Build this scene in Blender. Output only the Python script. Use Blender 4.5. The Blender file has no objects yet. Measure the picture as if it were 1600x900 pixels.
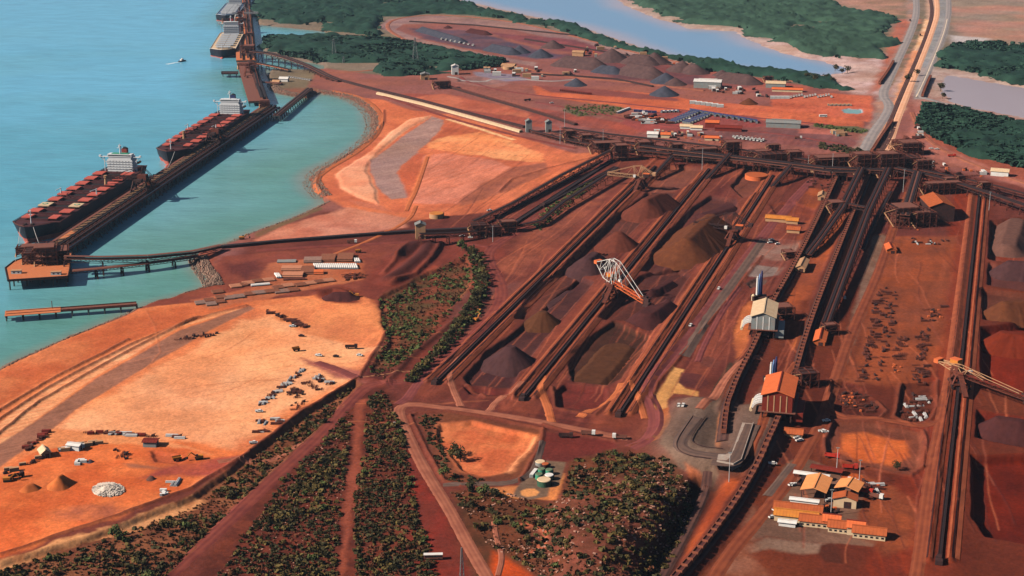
import bpy, math, random
import numpy as np
from mathutils import Vector, Matrix
random.seed(11); RNG=np.random.default_rng(7)
S=bpy.context.scene; COL=S.collection
# ------------------------------------------------------------------ camera, sky, sun, exposure
CAMH=420.0; FPX=2500.0; TH=math.atan(750/2500.0); CT=math.cos(TH); ST=math.sin(TH)
cam=bpy.data.objects.new("camera",bpy.data.cameras.new("camera")); COL.objects.link(cam)
cam.location=(0,0,CAMH); cam.rotation_euler=(math.radians(90)-TH,0,0)
cam.data.sensor_width=36; cam.data.lens=FPX/1600*36; cam.data.clip_start=1; cam.data.clip_end=60000
S.camera=cam
ELEV=35; AZ=(1.0,0.30)                      # shadows run towards +x
world=bpy.data.worlds.new("World"); S.world=world; world.use_nodes=True
_n=world.node_tree.nodes; _sk=_n.new('ShaderNodeTexSky'); _sk.sky_type='NISHITA'; _sk.sun_disc=False
_sk.sun_elevation=math.radians(ELEV); _sk.sun_rotation=math.radians(270+math.degrees(math.atan2(-AZ[1],AZ[0])))
_sk.altitude=100; _sk.air_density=.65; _sk.dust_density=.5
world.node_tree.links.new(_sk.outputs[0],_n['Background'].inputs[0]); _n['Background'].inputs[1].default_value=0.05
_l=bpy.data.lights.new("sun",'SUN'); _l.energy=5.0; _l.angle=math.radians(0.5); _l.color=(1,0.90,0.76)
sun=bpy.data.objects.new("sun",_l); COL.objects.link(sun)
_an=math.hypot(*AZ); AZ=(AZ[0]/_an,AZ[1]/_an)
_d=Vector((AZ[0]*math.cos(math.radians(ELEV)),AZ[1]*math.cos(math.radians(ELEV)),-math.sin(math.radians(ELEV))))
sun.rotation_euler=_d.to_track_quat('-Z','Y').to_euler(); sun.location=(-500,900,900)
S.view_settings.view_transform='Standard'; S.view_settings.look='None'; S.view_settings.gamma=1
S.view_settings.exposure=0.46
S.cycles.max_bounces=4; S.cycles.diffuse_bounces=0; S.cycles.glossy_bounces=2; S.cycles.volume_bounces=1
KILL=1.12                                     # sunlit level of a flat white ground in the picture
def lin(c):
    return tuple(((v/255)/12.92 if v/255<=0.04045 else ((v/255+0.055)/1.055)**2.4) for v in c)
def alb(*c):
    """albedo of a surface that reads as this colour in full sun"""
    return tuple(min(0.85,v/KILL) for v in lin(c))
LAND=3.0
def P(px,py,z=LAND):
    """survey a photograph pixel onto the level z"""
    u=px-800; v=py-450; t=(CAMH-z)/(CT*(v+750)); return (u*t,(FPX*CT-v*ST)*t)
def P3(px,py,z=LAND):
    x,y=P(px,py,z); return Vector((x,y,z))
def mpp(py,z=LAND): return (CAMH-z)/(CT*(py+300))
# ------------------------------------------------------------------ noise
def _hash(i,j,s):
    h=(i*374761393+j*668265263+s*974634777)&0xffffffff; h=((h^(h>>13))*1274126177)&0xffffffff
    return ((h^(h>>16))&0xffffff)/float(0xffffff)
def vnoise(x,y,s=0):
    i=np.floor(x).astype(np.int64); j=np.floor(y).astype(np.int64); fx=x-i; fy=y-j
    fx=fx*fx*(3-2*fx); fy=fy*fy*(3-2*fy)
    a=_hash(i,j,s); b=_hash(i+1,j,s); c=_hash(i,j+1,s); d=_hash(i+1,j+1,s)
    return (a*(1-fx)+b*fx)*(1-fy)+(c*(1-fx)+d*fx)*fy
def fbm(x,y,sc,o=3,s=0):
    r=0; a=1; t=0
    for k in range(o): r=r+a*vnoise(x/sc,y/sc,s+k*17); t+=a; a*=.5; sc=sc/2.1
    return r/t
# ------------------------------------------------------------------ regions of the ground
REG=[]; TINT=[1,1,1]
def tn(c): return tuple(a*b for a,b in zip(c,TINT)) if c else c
def reg(c1,pts,c2=None,soft=2.0,warp=2.0,dz=None,sl=5.0,ns=30,st=None,rough=0,z=LAND,kind='c'):
    """coloured patch of ground: outline in photograph pixels, optional height change dz over slope sl"""
    REG.append(dict(c1=tn(c1),c2=tn(c2 or c1),pts=np.array([P(*p,z) for p in pts]),soft=soft,warp=warp,dz=dz,sl=sl,ns=ns,st=st,rough=rough,kind=kind))
def ridge(pts,h,w,c=None,z=LAND,flat=0):
    """low bank (or ditch) along a line"""
    REG.append(dict(kind='r',pts=np.array([P(*p,z) for p in pts]),h=h,w=w,c1=tn(c),flat=flat,warp=1.0))
def seg_dist(X,Y,pts,closed):
    n=len(pts); d=np.full(X.shape,1e12)
    inside=np.zeros(X.shape,bool)
    for k in range(n if closed else n-1):
        ax,ay=pts[k]; bx,by=pts[(k+1)%n]; dx=bx-ax; dy=by-ay; L=dx*dx+dy*dy+1e-9
        t=np.clip(((X-ax)*dx+(Y-ay)*dy)/L,0,1); e=(X-ax-t*dx)**2+(Y-ay-t*dy)**2; np.minimum(d,e,out=d)
        if closed and abs(dy)>1e-9:
            c=((ay>Y)!=(by>Y)); inside^=c&(X<(bx-ax)*(Y-ay)/(by-ay)+ax)
    d=np.sqrt(d)
    return np.where(inside,-d,d) if closed else d
def smooth(a,b,x):
    t=np.clip((x-a)/(b-a),0,1); return t*t*(3-2*t)
YD=(0.292,0.956)                              # run of the stockyards
# base tints (as they read in the sun)
RED=(150,78,60); MAU=(142,88,80); DRK=(98,52,42)
# far country and tidal flats
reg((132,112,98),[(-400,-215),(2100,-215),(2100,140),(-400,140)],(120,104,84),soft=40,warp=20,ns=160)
reg((140,84,78),[(595,42),(612,30),(700,26),(800,36),(900,55),(960,78),(1100,108),(1290,138),(1420,125),(1460,240),(1640,300),(2200,460),(2200,1050),(-300,1050),(-300,600),(0,590),(200,500),(340,440),(340,380),(480,330),(600,230),(590,160),(480,135),(500,105),(600,118),(720,105),(790,92),(720,78),(640,62)],(150,88,74),soft=6,warp=4,ns=60)
TINT[:]=(.76,.74,.80)
reg((150,76,56),[(395,372),(500,330),(760,330),(960,235),(1120,235),(1400,250),(1640,300),(2200,460),(2200,1050),(-300,1050),(-300,600),(0,590),(200,500),(330,445)],(136,66,52),soft=10,warp=5,ns=40)
reg((128,55,34),[(1230,440),(1640,400),(2200,560),(2200,1060),(1000,1060),(1130,700)],(146,68,38),soft=30,warp=8,ns=50)
TINT[:]=(1,1,1)
reg((176,132,118),[(1180,60),(1400,86),(1420,30),(1440,60),(1400,150),(1350,150),(1230,118),(1180,108)],(205,170,165),soft=25,warp=12)
reg((150,128,112),[(1478,-60),(1560,-60),(1800,-60),(1800,80),(1600,70),(1500,66),(1484,30)],(176,124,108),soft=14,warp=12,ns=90)
reg((176,128,112),[(1290,2),(1330,-12),(1412,-12),(1416,24),(1380,22),(1330,14)],(150,118,98),soft=16,warp=8)
reg((188,176,178),[(1484,55),(1545,60),(1545,68),(1490,68)],soft=12)
reg((186,104,80),[(1385,130),(1425,100),(1440,30),(1400,30),(1375,110),(1355,150)],(160,98,82),soft=8,warp=6)
# far bulk yard
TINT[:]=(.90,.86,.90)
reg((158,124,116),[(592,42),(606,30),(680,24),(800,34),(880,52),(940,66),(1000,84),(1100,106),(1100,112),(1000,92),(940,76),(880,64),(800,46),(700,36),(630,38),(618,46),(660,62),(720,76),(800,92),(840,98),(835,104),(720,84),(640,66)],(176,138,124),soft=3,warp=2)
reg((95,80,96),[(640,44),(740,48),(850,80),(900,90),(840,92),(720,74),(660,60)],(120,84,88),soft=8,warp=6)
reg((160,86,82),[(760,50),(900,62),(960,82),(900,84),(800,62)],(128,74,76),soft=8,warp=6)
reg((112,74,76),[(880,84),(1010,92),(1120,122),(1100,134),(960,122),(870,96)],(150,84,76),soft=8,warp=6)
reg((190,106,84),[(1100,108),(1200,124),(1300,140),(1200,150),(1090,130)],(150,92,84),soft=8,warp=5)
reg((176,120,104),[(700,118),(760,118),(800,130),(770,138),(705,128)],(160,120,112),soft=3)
reg((150,112,104),[(715,120),(755,121),(785,129),(765,133),(712,127)],soft=2,dz=-2.5,sl=8)
reg((150,140,150),[(740,112),(800,116),(830,125),(790,127),(742,118)],soft=4)
reg((226,122,78),[(833,134),(900,138),(1000,144),(1100,158),(1200,166),(1345,182),(1352,202),(1200,188),(1100,184),(1000,172),(900,158),(838,148)],(210,106,68),soft=3,warp=3)
reg((150,84,74),[(838,133),(940,140),(1000,146),(1060,154),(1060,158),(940,150),(860,144)],soft=4,warp=3)
reg((206,104,72),[(1205,156),(1300,146),(1362,150),(1362,192),(1300,180),(1205,170)],(222,118,80),soft=4,warp=3)
reg((150,190,190),[(1314,171),(1325,169),(1346,171),(1349,175),(1340,178),(1318,176)],soft=1.5,dz=-1.5,sl=4)
reg((172,88,66),[(640,146),(720,150),(830,176),(850,190),(900,206),(820,196),(700,172),(600,150)],(150,84,72),soft=6,warp=4)
reg((214,124,88),[(640,154),(690,146),(720,152),(790,166),(840,180),(830,184),(760,176),(680,166)],(196,104,74),soft=5,warp=5)
reg((186,92,68),[(830,168),(900,178),(960,190),(1000,196),(1000,214),(900,196),(830,186)],(150,84,72),soft=5,warp=4)
reg((112,104,78),[(884,163),(930,162),(985,170),(950,182),(905,182),(880,174)],(150,96,76),soft=4,warp=5)
reg((170,84,76),[(985,178),(1060,172),(1180,182),(1200,196),(1090,210),(1000,206),(970,192)],(150,80,72),soft=4,warp=4)
reg((132,88,84),[(1060,206),(1200,198),(1330,215),(1370,240),(1250,228),(1080,216)],(150,88,78),soft=5,warp=4)
reg((200,118,98),[(1250,200),(1310,204),(1320,212),(1250,208)],soft=3,warp=3)
reg((88,110,72),[(1270,192),(1300,196),(1340,198),(1360,202),(1355,210),(1330,206),(1270,198)],(140,96,70),soft=3,warp=3)
TINT[:]=(1,1,1)
# rail and road corridor to the north
reg((206,160,134),[(1452,-120),(1478,-30),(1484,10),(1470,60),(1440,110),(1405,180),(1378,240),(1362,240),(1378,190),(1400,140),(1430,70),(1448,30),(1446,-20),(1430,-120)],(180,142,128),soft=6,warp=5,ns=40)
reg((176,128,112),[(1416,-60),(1430,0),(1434,30),(1410,90),(1390,140),(1396,165),(1372,200),(1370,240),(1330,240),(1362,190),(1372,150),(1395,90),(1420,40),(1416,0),(1400,-60)],(150,128,122),soft=6,warp=5)
reg((156,150,148),[(1474,-60),(1486,20),(1478,60),(1450,120),(1440,155),(1428,155),(1430,120),(1455,60),(1462,20)],(140,134,134),soft=4,warp=3)
reg((104,94,74),[(1428,40),(1446,36),(1440,60),(1418,88),(1408,84)],(150,116,98),soft=5,warp=6)
reg((126,104,84),[(1400,90),(1424,88),(1408,118),(1388,140),(1384,128)],(160,116,96),soft=5,warp=6)
reg((236,166,118),[(1446,30),(1462,34),(1440,70),(1428,80),(1434,64)],(240,190,150),soft=4)
reg((228,150,108),[(1426,80),(1446,78),(1430,110),(1404,170),(1384,226),(1374,240),(1368,240),(1380,200),(1400,150),(1414,110)],(214,140,104),soft=3,warp=3)
reg((160,100,92),[(1428,160),(1440,160),(1436,200),(1460,225),(1620,292),(1620,300),(1500,260),(1440,240),(1410,235),(1425,200)],(176,104,88),soft=5,warp=4)
# dredge pad inside the basin
reg((214,116,76),[(506,305),(490,285),(500,268),(560,236),(592,206),(592,176),(560,152),(600,156),(640,172),(700,178),(780,200),(850,226),(900,240),(960,235),(860,290),(770,330),(640,345),(540,325)],(196,100,68),soft=4,warp=3)
reg((228,142,106),[(524,272),(580,236),(610,206),(640,186),(676,180),(668,186),(640,200),(600,232),(578,256),(576,270),(590,300),(592,322),(560,310),(532,294)],(238,166,128),soft=2.5,warp=2,dz=1.5)
reg((168,130,120),[(578,252),(600,236),(648,200),(676,182),(694,188),(690,200),(655,240),(628,258),(620,270),(638,290),(640,308),(612,312),(592,296),(580,270)],(154,116,108),soft=2,warp=2,ns=15,st=(0.75,0.66))
reg((186,92,62),[(694,190),(720,194),(760,206),(700,220),(664,240),(650,240),(690,206)],(206,110,72),soft=3,warp=4)
reg((240,158,104),[(700,236),(672,232),(668,224),(700,212),(750,206),(800,222),(846,240),(850,252),(800,252),(760,244),(720,240)],(232,136,86),soft=4,warp=5)
reg((216,130,104),[(662,242),(700,240),(770,250),(798,262),(740,300),(714,318),(640,318),(640,280)],(206,116,88),soft=3,warp=3,ns=12,st=(0.55,0.83))
reg((190,92,62),[(622,268),(650,240),(664,240),(650,300),(640,318),(630,290)],(200,100,66),soft=3)
reg((222,120,76),[(668,240),(675,240),(640,322),(632,322)],soft=2)
reg((172,96,70),[(798,262),(850,254),(860,268),(790,300),(720,322),(714,316),(750,290)],(150,84,66),soft=3,warp=3)
reg((248,190,140),[(695,186),(706,186),(806,218),(800,219)],soft=1,warp=1)
reg((206,132,106),[(398,374),(440,354),(500,336),(545,324),(600,334),(640,342),(636,354),(560,366),(470,378),(410,382)],(188,108,84),soft=4,warp=4)
reg((120,92,66),[(396,366),(440,346),(500,322),(506,326),(450,350),(400,372)],(150,88,66),soft=2)
reg((196,110,82),[(545,312),(600,322),(612,332),(560,322)],soft=3)
# reclaimed land, lower left
reg((206,112,72),[(0,575),(100,530),(190,496),(215,482),(330,470),(420,468),(480,462),(560,462),(604,474),(610,500),(604,522),(575,560),(556,592),(470,640),(388,704),(300,760),(180,808),(0,868),(-300,950),(-300,640)],(226,130,80),soft=1.5,warp=2,ns=60)
reg((194,96,56),[(-300,620),(0,578),(100,533),(215,486),(300,474),(420,466),(400,478),(330,492),(200,535),(60,600),(-60,660)],(214,120,74),soft=5,warp=4)
reg((242,168,122),[(80,672),(200,600),(300,545),(380,500),(430,492),(500,520),(590,545),(575,556),(556,585),(470,630),(400,680),(330,712),(240,690),(120,674)],(234,150,102),soft=8,warp=8,ns=50)
reg((228,138,88),[(400,480),(470,466),(560,466),(602,478),(606,500),(600,530),(560,545),(480,520),(420,492)],(214,122,78),soft=4,warp=5,ns=18)
reg((240,170,122),[(-300,830),(-60,710),(60,612),(200,541),(330,492),(390,480),(280,512),(150,588),(40,668),(-100,780)],(222,138,94),soft=1.5,warp=1,ns=8,st=(0.78,0.62))
reg((142,92,74),[(-300,870),(-60,745),(0,694),(60,655),(150,592),(280,517),(390,478),(398,482),(340,510),(240,566),(120,640),(80,672),(0,730),(-200,860)],(156,104,84),soft=1.5,warp=1,ns=10,st=(0.78,0.62))
reg((150,84,78),[(470,558),(520,568),(575,585),(575,600),(520,588),(490,572)],(170,96,82),soft=4,warp=4)
reg((206,96,50),[(-100,760),(0,742),(60,704),(130,690),(200,684),(300,694),(390,706),(300,758),(180,806),(0,866),(-200,920)],(224,118,66),soft=5,warp=6,ns=25)
reg((226,138,88),[(75,672),(128,674),(240,684),(330,712),(300,704),(200,694),(120,694),(50,706)],(236,150,98),soft=3,warp=3)
reg((166,88,62),[(75,802),(110,790),(180,790),(200,798),(150,812),(90,812)],(206,110,66),soft=5,warp=6,ns=10)
reg((170,100,72),[(190,724),(230,728),(260,735),(200,731)],soft=2,warp=2)
reg((198,92,56),[(232,704),(270,708),(296,718),(280,728),(240,724)],(206,104,64),soft=3,dz=-1.5,sl=4)
reg((164,74,62),[(220,745),(330,745),(400,720),(410,708),(330,720),(250,735)],(200,96,58),soft=4,warp=4)
TINT[:]=(.86,.80,.82)
# between wharf root and pipe yard
reg((160,86,62),[(330,470),(215,482),(328,444),(345,402),(420,394),(640,376),(640,400),(600,470),(560,462),(480,462)],(146,76,60),soft=3,warp=4,ns=30)
reg((116,58,50),[(356,412),(400,408),(412,420),(390,434),(362,428)],soft=8,warp=6)
reg((196,112,74),[(300,470),(400,448),(420,412),(480,404),(566,408),(572,436),(500,448),(420,466),(330,484)],(214,132,88),soft=3,warp=3)
reg((120,56,42),[(490,452),(530,448),(566,456),(560,474),(520,474),(494,464)],(140,66,46),soft=4,warp=4)
reg((148,72,56),[(560,452),(600,400),(680,374),(770,372),(790,400),(770,470),(740,520),(690,560),(640,600),(560,595),(600,530),(612,500)],(128,62,48),soft=6,warp=4)
reg((170,84,60),[(660,425),(680,414),(694,420),(690,434),(664,436)],soft=3)
reg((104,84,52),[(590,466),(680,420),(732,400),(740,440),(690,500),(640,560),(590,590),(575,580),(604,530)],(140,76,52),soft=5,warp=4,ns=12,dz=-2.5,sl=5)
reg((100,46,40),[(566,588),(576,576),(600,570),(612,586),(600,596)],soft=3)
TINT[:]=(.92,.88,.86)
# scrub country, bottom
reg((122,70,50),[(-300,940),(0,874),(130,838),(300,772),(392,706),(470,645),(556,592),(566,600),(520,650),(470,694),(410,752),(330,832),(262,905),(200,1050),(-300,1050)],(150,96,66),soft=3,warp=1.5,ns=10,dz=-3.2,sl=5)
reg((232,170,118),[(-100,905),(0,868),(120,838),(230,798),(300,772),(318,776),(260,806),(190,826),(100,852),(20,872),(-60,915)],(206,138,92),soft=2,warp=6,ns=6)
reg((92,44,36),[(560,612),(600,602),(628,640),(660,700),(690,770),(720,840),(750,1050),(250,1050),(330,860),(430,752),(500,682)],(120,58,42),soft=4,warp=3,ns=9)
reg((170,88,64),[(558,626),(572,624),(562,700),(566,780),(548,800),(540,900),(530,1050),(522,1050),(534,880),(538,790),(548,700)],(150,78,60),soft=3,warp=3)
reg((152,50,36),[(615,650),(640,700),(680,780),(712,850),(740,930),(660,930),(640,860),(650,800),(632,740)],(122,52,42),soft=5,warp=4,ns=18)
reg((120,68,46),[(702,768),(770,760),(870,792),(890,720),(960,702),(1040,718),(1090,760),(1060,850),(1010,940),(760,960),(730,860)],(88,56,38),soft=4,warp=4,ns=9)
reg((112,66,48),[(880,770),(1010,745),(1080,770),(1040,850),(980,920),(850,920),(820,840)],(132,74,60),soft=12,warp=8,ns=6,dz=9,sl=28)
reg((212,88,36),[(770,860),(812,884),(838,905),(840,960),(760,960)],(190,76,32),soft=3)
reg((196,108,80),[(812,818),(834,816),(856,830),(852,852),(832,872),(820,868),(842,848),(846,834),(832,824),(814,828)],soft=1.5,warp=2)
reg((226,130,80),[(985,752),(1008,752),(1004,762),(990,760)],soft=1.5,warp=2)
# evaporation pad and tank farm
reg((112,62,48),[(650,648),(700,644),(760,654),(848,672),(846,690),(830,722),(815,748),(720,756),(694,752),(668,700)],(130,74,50),soft=3,warp=2)
reg((212,110,70),[(684,660),(740,656),(838,680),(826,704),(800,736),(750,744),(716,736),(700,712),(678,684)],(224,130,84),soft=3,warp=3,dz=-2.5,sl=5,ns=12)
reg((236,158,112),[(832,682),(838,684),(818,716),(796,740),(784,738),(808,712)],soft=3,warp=3)
reg((120,50,44),[(848,676),(900,680),(960,692),(966,700),(900,716),(884,722),(830,720)],(104,46,42),soft=2,warp=2)
reg((240,160,92),[(800,760),(868,762),(880,740),(872,784),(850,782),(770,776),(760,764)],(226,140,84),soft=2,warp=2)
reg((122,100,84),[(838,718),(884,722),(874,758),(860,762),(856,776),(828,782),(800,776),(806,764),(826,742)],(132,108,92),soft=1.2,warp=.6)
reg((244,170,106),[(813,768),(822,764),(836,764),(843,769),(838,775),(824,777),(815,774)],soft=.8,warp=.5)
# stockyards
TINT[:]=(.76,.74,.78)
reg((166,84,60),[(655,600),(1045,240),(1280,250),(1265,330),(1130,560),(1030,680),(960,690),(850,660),(650,610)],(126,58,48),soft=4,warp=3,ns=30,st=YD)
reg((196,106,74),[(772,420),(830,360),(900,310),(960,290),(930,330),(850,400),(810,430)],(166,88,66),soft=6,warp=6,ns=16)
reg((150,88,76),[(720,460),(800,440),(860,440),(700,580),(660,590)],(150,80,66),soft=6,warp=5)
TINT[:]=(.77,.76,.80)
# sunken ore beds between the stacker banks
BEDS=[((106,60,52),[(722,590),(760,548),(800,520),(870,455),(905,430),(930,440),(860,520),(815,580),(800,608),(730,600)],(92,50,50)),
 ((104,58,50),[(800,500),(830,452),(880,420),(960,340),(1010,300),(1060,300),(1000,350),(930,420),(880,460),(830,500)],(122,68,54)),
 ((78,46,36),[(886,570),(915,530),(960,500),(1016,525),(1010,545),(975,590),(950,602),(892,596)],(92,56,42)),
 ((98,52,46),[(930,500),(1000,430),(1060,410),(1080,430),(1050,480),(1020,520),(975,500)],(112,60,50)),
 ((104,56,52),[(1000,425),(1030,380),(1080,325),(1110,305),(1150,310),(1160,330),(1120,380),(1076,425)],(122,66,52)),
 ((150,84,66),[(990,300),(1010,270),(1045,258),(1110,262),(1080,290),(1050,300)],(170,96,70)),
 ((158,86,62),[(1140,290),(1165,262),(1210,262),(1190,300),(1160,310)],(140,78,60)),
 ((150,62,50),[(865,610),(880,600),(950,606),(952,625),(930,640),(870,636)],(126,54,46)),
 ((134,52,42),[(722,602),(800,612),(800,620),(730,616)],(116,50,44))]
for c1,p,c2 in BEDS: reg(c1,p,c2,soft=2.5,warp=1.5,dz=-3.5,sl=4,ns=14)
TINT[:]=(.86,.80,.8)
reg((150,60,34),[(1546,345),(1600,338),(1760,330),(1800,420),(1700,430),(1544,405)],(136,78,62),soft=2,warp=1,dz=-6,sl=2.5,ns=18)
reg((108,62,58),[(1544,410),(1700,430),(1800,460),(1700,470),(1540,445)],(120,70,58),soft=2,warp=1,dz=-3,sl=3)
reg((124,72,54),[(1532,450),(1620,460),(1800,500),(1700,510),(1534,500)],(110,60,46),soft=2,warp=1,dz=-4,sl=3)
reg((134,42,20),[(1532,512),(1600,500),(1800,520),(1800,620),(1600,616),(1530,600)],(116,38,20),soft=2,warp=1,dz=-7,sl=2.5,ns=25)
reg((104,34,26),[(1524,640),(1800,680),(1800,700),(1600,700),(1522,684)],(124,44,26),soft=2,warp=1,dz=-5,sl=3)
reg((124,38,18),[(1516,712),(1700,704),(1850,720),(1850,880),(1600,850),(1540,838),(1516,806)],(100,30,18),soft=2.5,warp=1,dz=-7,sl=3,ns=30)
reg((150,58,30),[(1490,300),(1520,300),(1505,500),(1470,700),(1450,880),(1380,930),(1330,930),(1400,760),(1460,480)],(126,52,34),soft=4,warp=3,ns=14,st=(0.09,0.99))
reg((170,88,50),[(1380,370),(1500,368),(1480,480),(1470,560),(1440,600),(1360,600),(1300,620),(1340,540)],(150,82,54),soft=8,warp=5,ns=20)
reg((150,120,100),[(1358,372),(1378,366),(1392,372),(1372,430),(1340,520),(1320,570),(1308,572),(1330,500),(1350,420)],(134,102,84),soft=2.5,warp=2,ns=12)
reg((206,112,54),[(1340,330),(1358,290),(1350,330),(1300,450),(1262,530),(1258,545),(1240,548),(1236,540),(1270,480),(1310,400)],(224,130,66),soft=2.5,warp=2)
reg((192,100,54),[(1260,290),(1300,300),(1330,345),(1290,420),(1250,480),(1222,490),(1240,440)],(158,84,56),soft=5,warp=4)
reg((172,140,124),[(1182,372),(1230,374),(1258,378),(1215,430),(1178,424),(1150,428)],(148,86,72),soft=3,warp=3)
reg((150,136,126),[(1172,418),(1184,414),(1216,418),(1214,430),(1190,434),(1168,432)],(164,146,134),soft=1.2,warp=.6)
reg((112,86,74),[(1166,442),(1180,434),(1200,436),(1196,444),(1172,450)],soft=1,dz=-2,sl=3)
reg((170,84,52),[(1200,320),(1240,315),(1280,330),(1262,345),(1215,340)],(140,70,54),soft=2,dz=-1.5,sl=3)
reg((120,60,46),[(1206,322),(1222,318),(1240,322),(1230,336),(1208,334)],soft=2)
reg((224,132,74),[(1150,560),(1145,520),(1160,480),(1170,470),(1182,490),(1170,530),(1162,560)],(206,116,70),soft=3,warp=3)
reg((246,190,116),[(1050,574),(1068,578),(1062,598),(1070,606),(1092,612),(1090,622),(1070,616),(1052,614),(1044,624),(1042,640),(1026,642),(1018,636),(1022,618),(1040,596)],(232,170,100),soft=1.2,warp=1)
reg((206,116,46),[(1022,642),(1044,640),(1048,656),(1046,674),(1030,694),(1000,698),(990,692),(1018,684),(1030,664)],(196,104,44),soft=1,warp=1)
reg((104,56,58),[(1064,582),(1100,586),(1108,600),(1094,608),(1070,604),(1060,598)],(118,62,58),soft=1,warp=.5)
reg((112,58,56),[(1046,624),(1066,618),(1088,626),(1086,650),(1070,672),(1052,668),(1044,650)],(124,66,58),soft=1,warp=.5)
reg((126,70,58),[(1090,560),(1108,556),(1126,566),(1120,576),(1096,572)],soft=1,warp=1)
# embankment of the overpass
reg((134,114,96),[(1110,640),(1120,600),(1150,564),(1160,566),(1140,610),(1124,660),(1118,718),(1090,722),(1060,712),(1050,700),(1062,690),(1080,650)],(118,98,82),soft=1.5,warp=1,ns=5)
reg((150,124,104),[(1040,690),(1056,700),(1070,716),(1110,728),(1124,742),(1110,748),(1086,742),(1060,734),(1044,716),(1030,702)],(126,102,84),soft=1.5,warp=1,ns=5)
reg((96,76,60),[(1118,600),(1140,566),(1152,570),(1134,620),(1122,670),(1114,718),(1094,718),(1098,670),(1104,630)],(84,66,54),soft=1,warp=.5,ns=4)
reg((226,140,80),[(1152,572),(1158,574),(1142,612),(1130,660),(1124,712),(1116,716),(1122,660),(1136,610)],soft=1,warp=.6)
reg((228,132,82),[(1068,730),(1100,740),(1110,750),(1098,756),(1078,744)],soft=2)
reg((196,96,48),[(1096,762),(1112,750),(1150,748),(1160,756),(1130,800),(1100,850),(1074,890),(1060,900),(1074,840)],(172,78,44),soft=3,warp=3)
reg((60,30,26),[(1086,742),(1098,756),(1090,790),(1060,860),(1040,900),(1022,900),(1046,840),(1070,780)],soft=3,warp=2)  # dark strip paints in the shadow of the left bank over the cutting
# offices
TINT[:]=(.86,.80,.80)
reg((146,112,92),[(1232,720),(1256,716),(1330,742),(1352,740),(1352,760),(1345,790),(1340,830),(1372,846),(1360,854),(1250,846),(1196,836),(1160,850),(1180,820),(1206,770)],(128,96,78),soft=1.5,warp=2,ns=14)
reg((170,144,126),[(1168,850),(1196,838),(1250,846),(1300,852),(1300,868),(1250,866),(1200,856),(1176,862)],(150,120,100),soft=3,warp=3)
reg((104,50,34),[(1282,852),(1300,848),(1314,858),(1318,880),(1290,878),(1280,866)],(90,46,34),soft=1.5,warp=1)
reg((220,108,48),[(1318,738),(1350,742),(1356,756),(1330,758),(1316,748)],soft=1)
reg((170,88,50),[(1352,742),(1400,760),(1440,800),(1430,850),(1380,870),(1340,830),(1345,790)],(144,76,48),soft=6,warp=5,ns=12)
reg((140,80,58),[(1300,658),(1360,660),(1440,676),(1446,690),(1440,730),(1420,742),(1340,726),(1290,712),(1290,690)],(120,64,46),soft=1.5,warp=1,dz=-2,sl=4)
reg((218,108,50),[(1316,674),(1350,672),(1420,684),(1420,712),(1400,726),(1340,716),(1308,702)],(230,122,60),soft=4,warp=4,ns=10)
reg((96,44,34),[(1300,600),(1320,596),(1340,600),(1372,630),(1382,642),(1372,652),(1320,648),(1292,636)],(120,58,42),soft=1.5,warp=1,dz=-2,sl=3,ns=8)
reg((100,48,34),[(1410,600),(1460,596),(1462,640),(1450,658),(1420,660),(1398,650)],(120,60,40),soft=1.5,warp=1,dz=-2,sl=3,ns=8)
reg((170,120,96),[(1180,790),(1140,850),(1110,900),(1090,940),(1160,940),(1200,900),(1176,870)],(140,72,44),soft=5,warp=4)
reg((150,108,90),[(1182,620),(1200,590),(1216,600),(1180,660),(1168,664)],(156,116,98),soft=3,warp=3)
reg((104,50,38),[(1216,700),(1236,704),(1240,716),(1226,726),(1208,722)],soft=1.5)
reg((112,54,38),[(1196,728),(1216,732),(1220,748),(1206,766),(1190,760)],soft=1.5)
TINT[:]=(1,1,1)
# waters (terrain dips under the water sheets)
HARB=[(-900,-215),(399,-215),(399,-60),(398,0),(405,36),(440,40),(500,46),(526,53),(500,57),(470,60),(416,58),(412,80),(440,88),(480,94),(507,99),(508,106),(480,108),(440,106),(424,108),(418,116),(424,128),(428,140),(455,146),(480,150),(494,142),(520,144),(548,152),(568,164),(580,180),(582,200),(572,216),(552,233),(528,248),(503,260),(486,275),(489,290),(506,306),(511,314),(480,330),(440,346),(404,358),(350,380),(312,392),(304,404),(316,420),(330,436),(326,444),(298,454),(240,470),(213,479),(185,493),(105,525),(42,552),(0,574),(-100,615),(-400,720),(-900,760)]
CREEK=[(690,-60),(705,-4),(760,10),(850,30),(900,40),(950,58),(1010,78),(1060,92),(1150,104),(1230,113),(1300,118),(1330,112),(1340,104),(1300,94),(1255,86),(1200,68),(1155,46),(1085,41),(1035,26),(985,6),(950,-30),(900,-120),(820,-215),(500,-215)]
FLAT=[(1458,110),(1500,113),(1600,131),(1760,150),(1900,175),(1900,240),(1700,200),(1600,186),(1530,172),(1470,160),(1452,140)]
FLAT2=[(512,103),(510,108),(480,108),(470,102),(500,97)]
REG.append(dict(kind='w',pts=np.array([P(*p) for p in HARB]),soft=9,depth=7,warp=3))
REG.append(dict(kind='w',pts=np.array([P(*p) for p in CREEK]),soft=45,depth=5,warp=8))
REG.append(dict(kind='w',pts=np.array([P(*p) for p in FLAT]),soft=40,depth=4,warp=8))
TINT[:]=(.80,.78,.82)
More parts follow.
